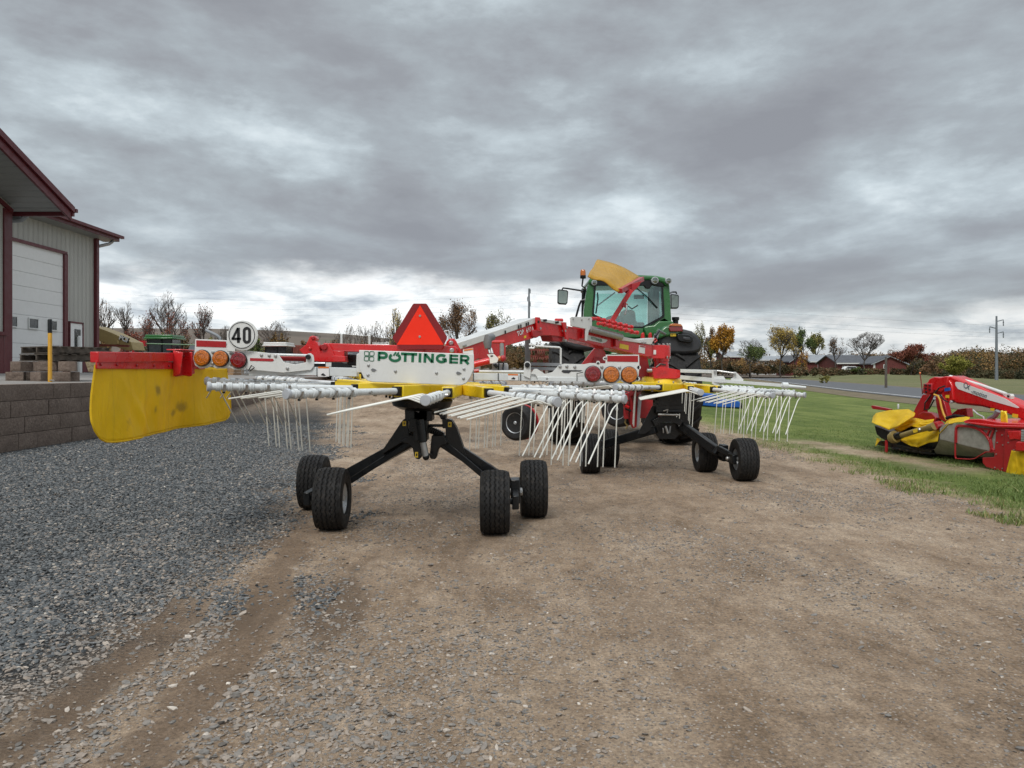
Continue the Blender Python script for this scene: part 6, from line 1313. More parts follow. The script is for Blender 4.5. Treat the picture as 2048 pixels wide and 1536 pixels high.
# fenders
mb = MB(); mb.slab([(1319, 676), (1330, 668), (1345, 660), (1368, 658), (1385, 662), (1397, 672), (1404, 685), (1404.5, 698), (1400, 703), (1391, 707), (1370, 708.5), (1338, 707.5), (1330, 700), (1322, 690)], 11.85, 1.0, 'dgrey'); mb.build('fender', tr_, bevel=0.05)
mb = MB(); mb.slab([(1118, 680), (1124, 672), (1140, 664), (1165, 662), (1190, 668), (1200, 680), (1200, 696), (1180, 701), (1150, 699), (1130, 692)], 11.85, 1.0, 'dgrey'); mb.build('fender', tr_, bevel=0.05)
mb = MB(); mb.slab([(1318, 678), (1320, 662), (1330, 652), (1348, 650), (1366, 655), (1368, 662), (1357, 671), (1330, 673)], 11.80, 0.9, 'green'); mb.build('fender_cap', tr_, bevel=0.04); mb = MB(); mb.slab([(1197, 680), (1196, 664), (1188, 656), (1170, 656), (1150, 660), (1160, 668)], 11.80, 0.9, 'green'); mb.build('fender_cap', tr_, bevel=0.04)
for cx_ in (1352, 1158):
    mb = MB(); mb.slab([(cx_-14, 657), (cx_-12, 649), (cx_-4, 648), (cx_+10, 649), (cx_+14, 654), (cx_+14, 663), (cx_-12, 663)], 11.74, 0.08, 'rlens'); tl = mb.build('tail_light', tr_, bevel=0.012)
    mb = MB(); mb.slab([(cx_-13, 652), (cx_-11, 648), (cx_-4, 647), (cx_+10, 648), (cx_+14, 653)], 11.725, 0.10, 'amber'); mb.build('indicator', tl, bevel=0.008)
mb = MB(); mb.slab([(1354, 669), (1359, 667), (1378, 669), (1386, 675), (1386, 683), (1380, 686), (1360, 683), (1355, 678)], 11.77, 0.10, 'black'); mb.slab([(1366, 673), (1381, 675), (1381, 682), (1366, 680)], 11.75, 0.03, 'dgrey'); mb.build('plate_holder', tr_, bevel=0.02)
mb = MB(); mb.slab([(1341, 667), (1352, 667), (1352, 672.5), (1341, 672.5)], 11.79, 0.003, 'decal'); mb.slab([(1343, 668.5), (1345, 668.5), (1345, 671), (1343, 671)], 11.787, 0.001, 'ink_black'); mb.build('warning_decal', tr_)
mb = MB(); mb.lathe(W(1351, 649, 13.6), (0, 0, 1), [(0.05, 0), (0.05, 0.07), (0.066, 0.08), (0.066, 0.13), (0.04, 0.13)], 'black', 16); mb.tube([W(1351, 690, 13.6), W(1351, 648, 13.6)], 0.045, 'black', 12); mb.build('intake_stack', tr_)
# three-point linkage & couplers
mb = MB(); mb.tube([W(1310, 680, 12.0), W(1314, 668, 12.3), W(1322, 662, 12.6)], 0.045, 'mgrey', 10); mb.beam(W(1240, 745, 12.0), W(1247, 690, 12.4), 0.07, 0.07, 'black'); mb.beam(W(1300, 745, 12.0), W(1293, 690, 12.4), 0.07, 0.07, 'black'); mb.box((TX, 12.3, 0.9), (0.5, 0.4, 0.7), 'black')
mb.beam((TX-0.35, 11.6, 0.55), (TX-0.3, 12.5, 0.6), 0.07, 0.12, 'black'); mb.beam((TX+0.35, 11.6, 0.55), (TX+0.3, 12.5, 0.6), 0.07, 0.12, 'black'); mb.box((TX, 12.2, 1.35), (0.5, 0.3, 0.35), 'green'); mb.build('linkage', tr_, bevel=0.015)
for px in (1286, 1301): mb = MB(); mb.slab([(px-4, 678), (px-3, 668), (px-1, 665), (px+2, 665), (px+3, 668), (px+4, 678)], 12.2, 0.08, 'red'); mb.build('hose_coupler', tr_, bevel=0.01)

# ------------------------------------------------------------------ mower at the right
P0 = V((5.22, 11.2, 0)); P1 = V((5.73, 8.6, 0)); md = (P1-P0).normalized(); mn = V((-md.y, md.x, 0)); mn = mn if mn.x > 0 else -mn   # away from the camera
mow = thing('disc_mower', 'red disc mower with yellow skirts and a silver side guard parked on the lawn', 'mower', (5.4, 10.3, 0))
def mp(px, py, off=0.0):
    o = P0+mn*off; ta = (px-CX)/F; # solve o.x+md.x*s = ta*(o.y+md.y*s)
    s = (ta*o.y-o.x)/(md.x-ta*md.y); dd = o.y+md.y*s; return W(px, py, dd)
def ms(mb, pp, off, th, m): return mb.poly([mp(x, y, off) for x, y in pp], mn*th, m)
def mtube(mb, pp, off, r, m, n=8): return mb.tube([mp(x, y, off) for x, y in pp], r, m, n)
mb = MB(); ms(mb, [(1893, 758), (1896, 754), (1903, 751.5), (1912, 755), (2060, 818), (2080, 830), (2080, 855), (2048, 842), (2010, 826), (1960, 813), (1912, 808), (1903, 803), (1893, 775)], 0.50, 0.22, 'red'); bo = mb.build('boom', mow, bevel=0.03)
mb = MB(); ms(mb, [(1910, 765), (1913, 763.5), (1921, 764.5), (1970, 782), (2010, 797), (2036, 813), (2038, 815.5), (2034, 816), (1980, 801), (1916, 778), (1911, 771)], 0.497, 0.004, 'ink_white'); de = mb.build('name_decal', bo)
mb = MB(); a = mp(1935, 783.5, 0.493); b_ = mp(1968, 795, 0.493); ux = (b_-a).normalized(); uz = (-mn).cross(ux).normalized(); q = mp(1929, 777, 0.493)
mb.stroke([(0.085, 0.075), (0.05, 0.03), (0.02, 0.01), (-0.012, 0.02), (-0.022, 0.05), (-0.005, 0.08), (0.025, 0.078), (0.05, 0.04), (0.075, 0.005)], 0.010, (q, ux, uz), 0.001, 'ink_grey')
text_into(mb, '-motion', (mp(1941, 785.5, 0.493), ux, uz), 0.085, 'ink_grey', bold=0.008, shear=0.35, sx=0.95); mb.build('lettering', de)
mb = MB(); mtube(mb, [(1900, 753), (1960, 770), (2012, 788)], 0.58, 0.022, 'white', 10); ms(mb, [(2006, 789), (2010, 787), (2020, 788), (2022, 792), (2021, 800), (2016, 800), (2012, 795)], 0.56, 0.05, 'white'); q = mp(2017, 792.5, 0.55); mb.cyl(q, q-mn*0.01, 0.014, 'ink_black', 10); mb.build('tie_rod', mow)
mb = MB(); ms(mb, [(1855, 764), (1858, 758), (1868, 753.5), (1880, 755), (1890, 752.5), (1896, 753), (1892, 776), (1882, 784), (1866, 780), (1860, 790), (1846, 786), (1846, 769)], 0.45, 0.20, 'red')
ms(mb, [(1846, 767), (1863, 767), (1863, 786), (1855, 790), (1845, 786)], 0.42, 0.04, 'dred'); ms(mb, [(1876, 756), (1893, 753), (1903, 770), (1906, 800), (1896, 806), (1884, 795)], 0.47, 0.12, 'red'); mb.build('headstock', mow, bevel=0.012)
mb = MB()
for x, y in ((1850, 770), (1858, 771), (1850, 777), (1858, 779), (1851, 784), (1836, 842), (1831, 838), (1890, 836), (1894, 839)): q = mp(x, y, 0.40); mb.cyl(q+mn*0.02, q, 0.012, 'ink_black', 8)
mb.build('bolt', mow); mb = MB(); ms(mb, [(1845, 789), (1860, 789), (1850, 812), (1838, 842), (1822, 848), (1809, 845), (1812, 838), (1822, 834), (1832, 812)], 0.42, 0.08, 'dred'); mb.build('left_leg', mow, bevel=0.008)
mb = MB(); ms(mb, [(1870, 793), (1884, 793), (1891, 815), (1897, 840), (1890, 845), (1878, 838), (1873, 815)], 0.40, 0.08, 'dred'); ms(mb, [(1902, 828), (1915, 818), (1932, 816), (1935, 834), (1905, 836)], 0.75, 0.1, 'red'); ms(mb, [(1836, 829), (1846, 823), (1862, 826), (1872, 836), (1868, 850), (1846, 850)], 0.40, 0.1, 'dred'); mb.build('lower_frame', mow, bevel=0.008)
mb = MB(); mtube(mb, [(1840, 746), (1843, 768), (1845, 788)], 0.46, 0.008, 'rust', 6); q = mp(1840, 746, 0.46); mb.ball(q, 0.014, 'odecal', 8); mb.build('indicator_rod', mow)
mb = MB(); mtube(mb, [(1868, 789), (1878, 776), (1890, 772)], 0.36, 0.010, 'black', 6); mtube(mb, [(1862, 790), (1850, 806), (1849, 820), (1858, 818), (1868, 800)], 0.36, 0.010, 'black', 6); mtube(mb, [(1880, 790), (1888, 800), (1896, 804)], 0.34, 0.009, 'black', 6); mb.build('hydraulic_hose', mow)
mb = MB(); mtube(mb, [(1868, 789), (1876, 792), (1880, 800), (1883, 815), (1887, 828), (1893, 840)], 0.33, 0.013, 'bollard', 8); mb.build('yellow_hose', mow)
mb = MB(); ms(mb, [(1889, 776), (1899, 775), (1900, 781), (1889, 783)], 0.44, 0.01, 'blue'); mb.build('blue_patch', mow)
for pp in ([(1891, 790), (1898, 790), (1898, 796), (1890, 796)], [(1901, 789), (1906, 789.5), (1905, 797), (1900, 796)], [(1981, 816), (1989, 817), (1988, 822), (1980, 821)], [(2025, 827), (2036, 829), (2035, 836), (2024, 834)]): mb = MB(); ms(mb, pp, 0.494 if pp[0][0] > 1900 else 0.45, 0.004, 'decal'); mb.build('warning_decal', mow)
mb = MB(); q = mp(1904, 803.5, 0.49); mb.lathe(q, -mn, [(0.02, 0), (0.02, 0.02), (0.016, 0.024)], 'plast', 16); mb.build('gauge', mow)
mb = MB(); ms(mb, [(1741, 812), (1745, 811), (1780, 818), (1778, 822), (1745, 818)], 0.6, 0.05, 'dred'); mtube(mb, [(1796.5, 808), (1796.5, 818)], 0.7, 0.014, 'white'); mb.build('side_lever', mow, bevel=0.005)
# folds of yellow skirt: draped sheets
def drape(name, pp_top, pp_bot, off0, off1, amp, m='canvas', nz=12, par=None):
    n = len(pp_top); vs = []
    ns = 40
    def samp(pp, t): f = t*(len(pp)-1); i = min(int(f), len(pp)-2); f -= i; return (pp[i][0]*(1-f)+pp[i+1][0]*f, pp[i][1]*(1-f)+pp[i+1][1]*f)
    for i in range(ns+1):
        u = i/ns; a = samp(pp_top, u); b_ = samp(pp_bot, u)
        for j in range(nz+1):
            v = j/nz; x = a[0]*(1-v)+b_[0]*v; y = a[1]*(1-v)+b_[1]*v
            off = off0*(1-v)+off1*v+amp*(math.sin(u*13+v*2)*0.6+mnoise.noise(V((u*6, v*5, off0*7)))*1.0)*(0.3+0.7*v); vs.append(mp(x, y, off))
    mb = MB(); mb.add(vs, [(i*(nz+1)+j, (i+1)*(nz+1)+j, (i+1)*(nz+1)+j+1, i*(nz+1)+j+1) for i in range(ns) for j in range(nz)], m); o = mb.build(name, mow, ang=70); q = o.modifiers.new('thick', 'SOLIDIFY'); q.thickness = 0.005; return o
drape('yellow_skirt', [(1746, 833), (1752, 826), (1780, 820), (1800, 819), (1817, 818), (1831, 826)], [(1743.5, 844.5), (1750, 847), (1777, 860), (1790, 855), (1806, 846), (1828, 832)], 0.30, 0.02, 0.035)
drape('yellow_skirt', [(1784, 850), (1800, 840), (1815, 835), (1833, 836), (1850, 840), (1868, 838)], [(1779, 862), (1790, 866), (1806, 862), (1822, 852), (1840, 856), (1862, 852)], 0.32, 0.20, 0.04)
drape('yellow_skirt', [(1803, 872), (1820, 866), (1845, 862), (1870, 853), (1880, 848)], [(1802, 882), (1822, 892), (1836, 894.5), (1856, 886), (1876, 883)], 0.16, 0.03, 0.03)
drape('yellow_skirt', [(1893, 842), (1900, 838), (1915, 835), (1932, 833), (1940, 834)], [(1877, 868), (1896, 848), (1910, 844.5), (1926, 843), (1937, 842)], 0.18, -0.01, 0.02)
drape('yellow_skirt', [(2023, 901), (2036, 902), (2062, 904)], [(2010.5, 950), (2036, 952), (2062, 956)], -0.05, -0.07, 0.015)
drape('yellow_skirt', [(1754, 876), (1758, 877), (1764, 880)], [(1751, 893), (1754, 889), (1757, 883)], 0.1, 0.05, 0.01)
# black underside
mb = MB(); ms(mb, [(1748, 850), (1778, 862), (1800, 850), (1870, 848), (1990, 860), (2080, 870), (2080, 930), (1990, 905), (1870, 900), (1820, 897), (1776, 884), (1762, 878), (1752, 868)], 0.33, 1.0, 'black'); mb.build('cutter_housing', mow, bevel=0.02)
mb = MB(); ms(mb, [(1748, 851), (1778, 863), (1776, 879), (1762, 877), (1753, 869)], 0.05, 0.2, 'black'); mb.build('rubber_flap', mow, bevel=0.01)
mb = MB(); ms(mb, [(1756, 882), (1770, 881), (1800, 890), (1830, 897), (1865, 900), (1862, 906), (1810, 901), (1754, 890)], 0.12, 0.2, 'black'); ms(mb, [(1800, 900), (1980, 908), (1975, 920), (1800, 906)], 0.35, 0.8, 'black')
for k in range(5): q = mp(1808+14*k, 903+0.6*k, 0.25); mb.lathe(V((q.x, q.y, 0.06)), (0, 0, 1), [(0.16, 0), (0.16, 0.03), (0.06, 0.06)], 'black', 14)
mb.build('cutter_bar', mow, bevel=0.006)
mb = MB()
for k in range(4): q = mp(1811+18*k, 902, 0.15); mb.ball(q, 0.022, 'steel', 8, (1.6, 1, 0.8))
mb.build('skid_bolt', mow)
mb = MB(); ms(mb, [(1770, 880), (1773, 880), (1773.5, 907), (1769.5, 907)], 0.06, 0.02, 'dred'); mb.build('parking_stand', mow)
# drive shaft
mb = MB(); mtube(mb, [(1801, 872), (1835, 861), (1867, 853)], -0.02, 0.036, 'olive', 16); mtube(mb, [(1858, 856), (1869, 852)], -0.02, 0.05, 'olive', 16); q0 = mp(1778, 879, -0.05); q1 = mp(1792, 873, -0.03)
mb.tube([q0, q0.lerp(q1, .3), q0.lerp(q1, .35), q0.lerp(q1, .6), q0.lerp(q1, .65), q1], [0.03, 0.06, 0.072, 0.075, 0.085, 0.085], 'olive', 18); mb.tube([q1, mp(1803, 870, -0.02)], [0.05, 0.05], 'black', 14)
q = mp(1839, 859, -0.06); mb.ball(q, 0.022, 'steel', 8); mb.tube([mp(1867, 853, -0.02), mp(1880, 850, 0.2)], 0.055, 'dred', 14); ms(mb, [(1825, 860), (1834, 857), (1835, 864), (1827, 866)], -0.062, 0.004, 'decal'); mb.build('drive_shaft', mow)
# silver side guard
m, nt, b = newmat('brushed_guard_sheet'); c = nt.pos()
nt.put(b.inputs['Base Color'], nt.ramp(nt.noise(c, 9, 7, 0.65), [(0.35, (0.30, 0.29, 0.26)), (0.65, (0.48, 0.47, 0.43))])); b.inputs['Metallic'].default_value = 0.35; b.inputs['Roughness'].default_value = 0.42; nt.put(b.inputs['Normal'], nt.bump(nt.noise(c, 5, 3), 0.25, 0.03)); M['guard'] = m
mb = MB(); ms(mb, [(1879.5, 857), (1886, 850), (1897, 846.5), (1935, 848), (1992, 855), (1992, 905), (1940, 893), (1879, 878)], 0.0, 0.02, 'guard')
mb.poly([mp(1879, 878.3, 0.0), mp(1940, 893.3, 0.0), mp(1992, 905.3, 0.0), mp(1992, 914, 0.14), mp(1970, 914.5, 0.16), mp(1920, 911, 0.18), mp(1861.5, 907, 0.2), mp(1872, 894, 0.1)], mn*0.015, 'guard'); mb.build('side_guard', mow, bevel=0.003)
mb = MB()
def mstroke(pts, w=0.035):
    for a, b_ in zip(pts, pts[1:]): mb.beam(mp(*a, -0.012), mp(*b_, -0.012), 0.022, w, 'dred', up=(0, 0, 1)) if abs(a[0]-b_[0]) > abs(a[1]-b_[1]) else mb.beam(mp(*a, -0.012), mp(*b_, -0.012), 0.022, w, 'dred', up=mn)
def arcpx(cx, cy, rx, ry, a0, a1, n): return [(cx+rx*math.cos(R(a0+(a1-a0)*k/n)), cy-ry*math.sin(R(a0+(a1-a0)*k/n))) for k in range(n+1)]
mstroke([(1911.5, 886), (1912, 860), (1913, 854), (1917, 851.5), (1936, 852.5), (1950, 855), (1962, 861), (1972, 870), (1980, 882), (1983, 896), (1982, 903)], 0.03)
mstroke([(1980, 858), (1974, 872), (1978, 880)], 0.022); mstroke([(1988, 858), (1981, 878), (1984, 896), (1988, 902)], 0.022); mstroke([(1956, 857), (1990, 859)], 0.022)
mstroke([(1910.5, 886), (1910.5, 914), (1912, 917), (1940, 918.5), (1950, 917), (1972, 904), (1990, 904)], 0.012)
mb.build('guard_frame', mow, bevel=0.004)
mb = MB(); ms(mb, [(1926, 842), (1938, 838), (1960, 838), (2000, 845), (2062, 848), (2070, 860), (2014, 859), (1985, 856), (1950, 850), (1930, 846.5)], -0.02, 0.75, 'red'); ms(mb, [(1926, 843), (1990, 850), (2070, 852), (2070, 857), (2014, 856), (1985, 855), (1930, 846.5)], -0.05, 0.03, 'red'); mb.build('top_deck', mow, bevel=0.012)
mb = MB(); ms(mb, [(1992, 856), (2010, 857), (2013, 944), (1990, 940), (1972, 934), (1965, 926), (1964.5, 915), (1988, 914)], -0.02, 0.06, 'dred'); ms(mb, [(2010, 858), (2066, 862), (2066, 930), (2013, 944), (2006, 944)], -0.04, 0.06, 'dred'); ms(mb, [(2014, 862), (2040, 863), (2040, 880), (2030, 878), (2019, 880)], -0.055, 0.02, 'red'); mb.build('end_panel', mow, bevel=0.006)
mb = MB()
for x, y in ((1994, 862), (1995, 885), (1993, 908), (2005, 870), (2006, 890), (2005, 937), (1990, 935), (2017, 885), (2018, 872), (2028, 900)): q = mp(x, y, -0.02 if x < 2008 else -0.04); mb.cyl(q, q-mn*0.008, 0.008, 'steel', 8)
mb.build('bolt', mow)
mb = MB(); ms(mb, [(2030, 888), (2033, 883), (2070, 883), (2070, 903), (2033, 903), (2030, 900)], -0.09, 0.08, 'red'); mb.build('roller_cover', mow, bevel=0.02)
mb = MB()
for k in range(7): mtube(mb, [(2044, 862+3.2*k), (2052, 862+3.2*k)], -0.08, 0.014, 'steel', 8)
mb.build('coil_spring', mow)
mb = MB(); ms(mb, [(2001, 821), (2004, 823), (2010, 822), (2009, 846), (2001, 846)], 0.10, 0.03, 'yellow'); mtube(mb, [(2009, 823), (2013, 830), (2014, 847)], 0.08, 0.010, 'yellow'); ms(mb, [(1984, 842), (1987, 840), (1988, 846), (1983, 845)], 0.05, 0.02, 'red'); mb.build('lock_bracket', mow, bevel=0.004)
mb = MB(); mtube(mb, [(1946, 820), (1955, 828), (1967, 834), (1969, 845)], 0.15, 0.010, 'plast'); mtube(mb, [(1978, 838), (1990, 832), (1996, 822)], 0.18, 0.03, 'mgrey'); mtube(mb, [(1893, 836), (1910, 831), (1930, 834)], 0.3, 0.02, 'black'); mb.build('grease_line', mow)
# ------------------------------------------------------------------ trees
def leafmat(name, stops):
    m = bpy.data.materials.new(name); m.use_nodes = True; nt = NT(m.node_tree); b = nt.n['Principled BSDF']
    a = nt.new('ShaderNodeAttribute', attribute_name='tone'); nt.put(b.inputs['Base Color'], nt.ramp(a.outputs['Fac'], stops)); b.inputs['Roughness'].default_value = 0.7; b.inputs['Specular IOR Level'].default_value = 0.2
    return m
LM = {
 'orange': leafmat('orange_leaves', [(0, (0.145, 0.065, 0.012)), (0.5, (0.392, 0.189, 0.026)), (1, (0.667, 0.377, 0.058))]),
 'gold': leafmat('gold_leaves', [(0, (0.174, 0.123, 0.026)), (0.5, (0.406, 0.290, 0.065)), (1, (0.667, 0.507, 0.145))]),
 'brown': leafmat('brown_leaves', [(0, (0.065, 0.036, 0.020)), (0.5, (0.174, 0.099, 0.051)), (1, (0.348, 0.217, 0.116))]),
 'rust': leafmat('rust_leaves', [(0, (0.072, 0.020, 0.014)), (0.5, (0.189, 0.061, 0.041)), (1, (0.319, 0.131, 0.080))]),
 'green': leafmat('green_leaves', [(0, (0.029, 0.052, 0.017)), (0.5, (0.087, 0.123, 0.038)), (1, (0.217, 0.246, 0.072))]),
 'olive': leafmat('olive_leaves', [(0, (0.065, 0.065, 0.020)), (0.5, (0.174, 0.167, 0.043)), (1, (0.348, 0.304, 0.087))]),
 'mixed': leafmat('autumn_mixed_leaves', [(0, (0.032, 0.038, 0.020)), (0.3, (0.087, 0.080, 0.038)), (0.55, (0.138, 0.080, 0.043)), (0.8, (0.232, 0.145, 0.058)), (1, (0.377, 0.232, 0.072))]),
 'yellowgreen': leafmat('yellow_green_leaves', [(0, (0.087, 0.094, 0.022)), (0.5, (0.217, 0.217, 0.043)), (1, (0.406, 0.362, 0.087))]),
}
M['bark'] = paint('grey_brown_bark', (0.065, 0.055, 0.047), 0.9, 0.3, nscale=2)
M['twig'] = paint('pale_twigs', (0.12, 0.105, 0.095), 0.9, 0.3, nscale=2)
def segs_mesh(S, name, parent, m, nside=4):
    S = np.array(S, float); P = S[:, 0:3]; Q = S[:, 3:6]; r0 = S[:, 6]; r1 = S[:, 7]; D = Q-P; D /= np.linalg.norm(D, axis=1, keepdims=True)+1e-9
    ref = np.where(np.abs(D[:, 2:3]) > 0.9, np.array([[1., 0, 0]]), np.array([[0, 0, 1.]])); A = np.cross(D, ref); A /= np.linalg.norm(A, axis=1, keepdims=True); B = np.cross(D, A)
    vv = []
    for P_, r_ in ((P, r0), (Q, r1)):
        for k in range(nside):
            t = 2*PI*k/nside; vv.append(P_+(A*math.cos(t)+B*math.sin(t))*r_[:, None])
    vv = np.stack(vv, 1).reshape(-1, 3); b0 = (np.arange(len(S))*2*nside)[:, None]
    ff = np.concatenate([b0+np.array([k, (k+1) % nside, nside+(k+1) % nside, nside+k]) for k in range(nside)])
    return npmesh(name, vv, ff, [m], parent=parent, smooth=True)
def tree(name, lab, px, top, base, hw, d, leaf=None, nleaf=0, seed=1, levels=5, bush=False, lsz=None, tw='twig', group=None, spread=0.55, fork=0.25, cat='tree', twn=1.0, fill=0.0):
    rnd = random.Random(seed); x0 = (px-CX)/F*d; g = h1(x0, d)-0.05; H = CAMH+(HZ-top)/F*d-g; Wd = hw/F*d; S = []; tips = []
    def grow(p, dr, L, r, lv):
        n = 3 if lv < 2 else 2; q = p
        for i in range(n):
            dr = (dr+V((rnd.gauss(0, .12), rnd.gauss(0, .12), rnd.gauss(0.05, .06)))).normalized(); q2 = q+dr*L/n
            S.append((*q, *q2, r*(1-0.25*i/n), r*(1-0.25*(i+1)/n), lv)); q = q2
            if lv >= 1 and i < n-1 and lv < levels and rnd.random() < 0.8:
                a = (dr+V((rnd.gauss(0, spread), rnd.gauss(0, spread), rnd.uniform(-0.1, 0.5)))).normalized(); grow(q, a, L*rnd.uniform(.45, .7), r*.5, lv+1)
        if lv >= levels: tips.append(q); return
        for k in range(rnd.choice((2, 3, 3)) if lv else rnd.choice((3, 4, 5))):
            a = (dr+V((rnd.gauss(0, spread), rnd.gauss(0, spread), rnd.uniform(-0.15, 0.35)))).normalized(); grow(q, a, L*rnd.uniform(.6, .85), r*.62, lv+1)
    nst = rnd.choice((4, 5, 6)) if bush else 1
    for s in range(nst):
        dv = V((rnd.gauss(0, .35 if bush else .04), rnd.gauss(0, .35 if bush else .04), 1)).normalized(); grow(V((rnd.gauss(0, .15 if bush else 0), rnd.gauss(0, .15 if bush else 0), 0)), dv, (fork if not bush else 0.22), 0.030 if not bush else 0.014, 1 if bush else 0)
    A = np.array(S); ptsm = A[:, 3:6]; zmax = np.percentile(ptsm[:, 2], 93); xr = np.percentile(np.abs(ptsm[:, 0]), 88)+1e-3; yr = np.percentile(np.abs(ptsm[:, 1]), 88)+1e-3
    sc_ = np.array([Wd/xr, Wd/yr, H/zmax]); off = np.array([x0, d, g])
    A[:, 0:3] = A[:, 0:3]*sc_+off; A[:, 3:6] = A[:, 3:6]*sc_+off; rs = H*0.62; A[:, 6:8] *= rs; minr = d*0.00010
    c0 = np.array([x0, d, g+H*(0.45 if bush else 0.60)]); rad = np.array([Wd*1.05, Wd*1.05, H*(0.56 if bush else 0.41)])
    q_ = (A[:, 3:6]-c0)/rad; aa = np.arctan2(q_[:, 2], q_[:, 0]); lim = 1.0+0.10*np.sin(aa*3+seed)+0.07*np.sin(aa*7+seed*2)+0.08*np.sin(q_[:, 1]*6+seed)
    okm = (np.linalg.norm(q_, axis=1) < lim) | ((A[:, 8] < 2) & (A[:, 5] < c0[2])); A = A[okm]; ptsm = ptsm[okm]
    tipsA = A[A[:, 8] >= levels-1][:, 3:6]; A[:, 6:8] = np.maximum(A[:, 6:8], minr)
    t = thing(name, lab, cat, (x0, d, g), group); lv = A[:, 8]
    segs_mesh(A[lv < 3][:, :8], 'trunk', t, 'bark', 5)
    if leaf: 
        TP = tipsA
        nleaf = int(nleaf*1.7); rg = np.random.default_rng(seed); idx = rg.integers(0, len(TP), nleaf); ls = (lsz or max(0.10, d*0.0011))*0.74
        C_ = TP[idx]+rg.normal(0, 1, (nleaf, 3))*np.array([Wd, Wd, H*0.5])*0.07
        C_[:, 2] = np.maximum(C_[:, 2], g+0.1 if bush else g+0.2*H)
        tone = np.clip(0.5+0.22*rg.normal(size=nleaf)+0.25*np.array([mnoise.noise(V((a[0]*1.2/ max(Wd, .1)*2, a[1], a[2]*2.4/max(H, .1)*2))) for a in C_]), 0, 1)
        U_ = rg.normal(0, 1, (nleaf, 3)); U_ /= np.linalg.norm(U_, axis=1, keepdims=True); R_ = rg.normal(0, 1, (nleaf, 3)); V_ = np.cross(U_, R_); V_ /= np.linalg.norm(V_, axis=1, keepdims=True)
        s_ = (ls*rg.uniform(.5, 1.3, nleaf))[:, None]
        vv = np.stack([C_-U_*s_, C_-V_*s_*.6, C_+U_*s_, C_+V_*s_*.6], 1).reshape(-1, 3); b0 = np.arange(nleaf)*4
        cr = npmesh('crown', vv, np.stack([b0, b0+1, b0+2, b0+3], 1), [LM[leaf]], parent=t, attr=np.repeat(tone, 4))
        segs_mesh(A[lv >= 3][:, :8], 'branches', t, tw, 3)
    else: segs_mesh(A[lv >= 3][:, :8], 'crown', t, tw, 3)
    return t
G1 = 'bare trees along the yard edge'
tree('bare_tree', 'thin bare tree nearest the shed corner, showing over the tan implement', 212, 600, 700, 24, 70, seed=11, levels=5, group=G1, leaf='brown', nleaf=60)
tree('bare_tree', 'narrow bare forked tree, second from the shed corner', 246, 602, 700, 24, 72, seed=12, levels=5, group=G1)
tree('sumac_bush', 'rust leaved spreading bush left of the tallest bare tree', 300, 621, 700, 36, 69, 'rust', 900, seed=13, levels=5, bush=True, cat='bush', group='rusty bushes')
tree('bare_tree', 'tallest bare fan-shaped tree behind the green parked tractor', 338, 590, 700, 38, 71, seed=14, levels=6, group=G1)
tree('sumac_bush', 'rust leaved bush under the tallest bare tree', 352, 626, 700, 30, 68, 'rust', 700, seed=15, levels=5, bush=True, cat='bush', group='rusty bushes')
tree('bare_tree', 'bare tree with a few red leaves left of the round 40 sign', 408, 612, 700, 27, 70, 'rust', 260, seed=16, levels=6, group=G1)
tree('bare_bush', 'low faint bare bush directly left of the round 40 sign', 450, 652, 700, 26, 75, seed=17, levels=5, bush=True, cat='bush', group='bare bushes')
tree('bare_bush', 'wide bare bush right of the round 40 sign', 545, 640, 700, 36, 72, 'brown', 150, seed=18, levels=6, bush=True, cat='bush', group='bare bushes')
for i, (px, tp, hw, lb) in enumerate(((632, 668, 20, 'small bare bush above the red clevis'), (690, 650, 26, 'bare bush between the two white marker posts'), (728, 642, 26, 'bare bush above the right white marker post'), (764, 642, 24, 'bare bush left of the orange warning triangle'))):
    tree('bare_bush', lb, px, tp, 705, hw, 74+i, seed=30+i, levels=5, bush=True, cat='bush', group='bare bushes', leaf='brown', nleaf=80)
tree('small_tree', 'pale leaved small tree partly hidden by the warning triangle', 797, 617, 705, 22, 70, 'gold', 350, seed=41, levels=5)
tree('oak_tree', 'round brown leaved oak between the warning triangle and the boom', 917, 611, 715, 41, 62, 'brown', 2600, seed=42, levels=6, lsz=0.085)
tree('ash_tree', 'yellow green tree above the rising boom', 998, 619, 715, 29, 66, 'olive', 1300, seed=43, levels=6, lsz=0.09)
for i, (px, tp, hw, lf) in enumerate(((205, 682, 22, 'mixed'), (262, 664, 26, 'rust'), (310, 668, 26, 'green'), (368, 672, 24, 'mixed'), (425, 678, 22, 'olive'), (505, 672, 26, 'green'), (560, 672, 26, 'mixed'), (605, 684, 22, 'brown'), (660, 684, 26, 'brown'), (735, 684, 30, 'mixed'), (800, 684, 26, 'brown'), (880, 686, 26, 'mixed'), (940, 680, 26, 'olive'), (985, 684, 24, 'brown'))):
    names = ['hedge bush below the thin bare tree by the shed', 'reddish hedge bush left of the green parked tractor', 'green hedge bush behind the green parked tractor', 'hedge bush right of the green parked tractor', 'olive hedge bush below the bent grey pipe', 'dark green hedge bush just right of the 40 sign', 'hedge bush behind the pale roofed tractor', 'brown hedge bush over the rusty box', 'brown hedge bush behind the left marker post', 'hedge bush behind the right marker post', 'brown hedge bush behind the warning triangle', 'hedge bush at the foot of the oak', 'olive hedge bush right of the oak', 'brown hedge bush under the yellow green tree']
    tree('hedge_bush', names[i], px, tp, 722, hw, 64, lf, 1500, seed=60+i, levels=4, bush=True, cat='bush', group='hedge bushes behind the yard', lsz=0.12, spread=0.8)
tree('bare_tree', 'brown half bare tree directly right of the tractor fender', 1400, 652, 748, 26, 150, 'olive', 1500, seed=71, levels=5)
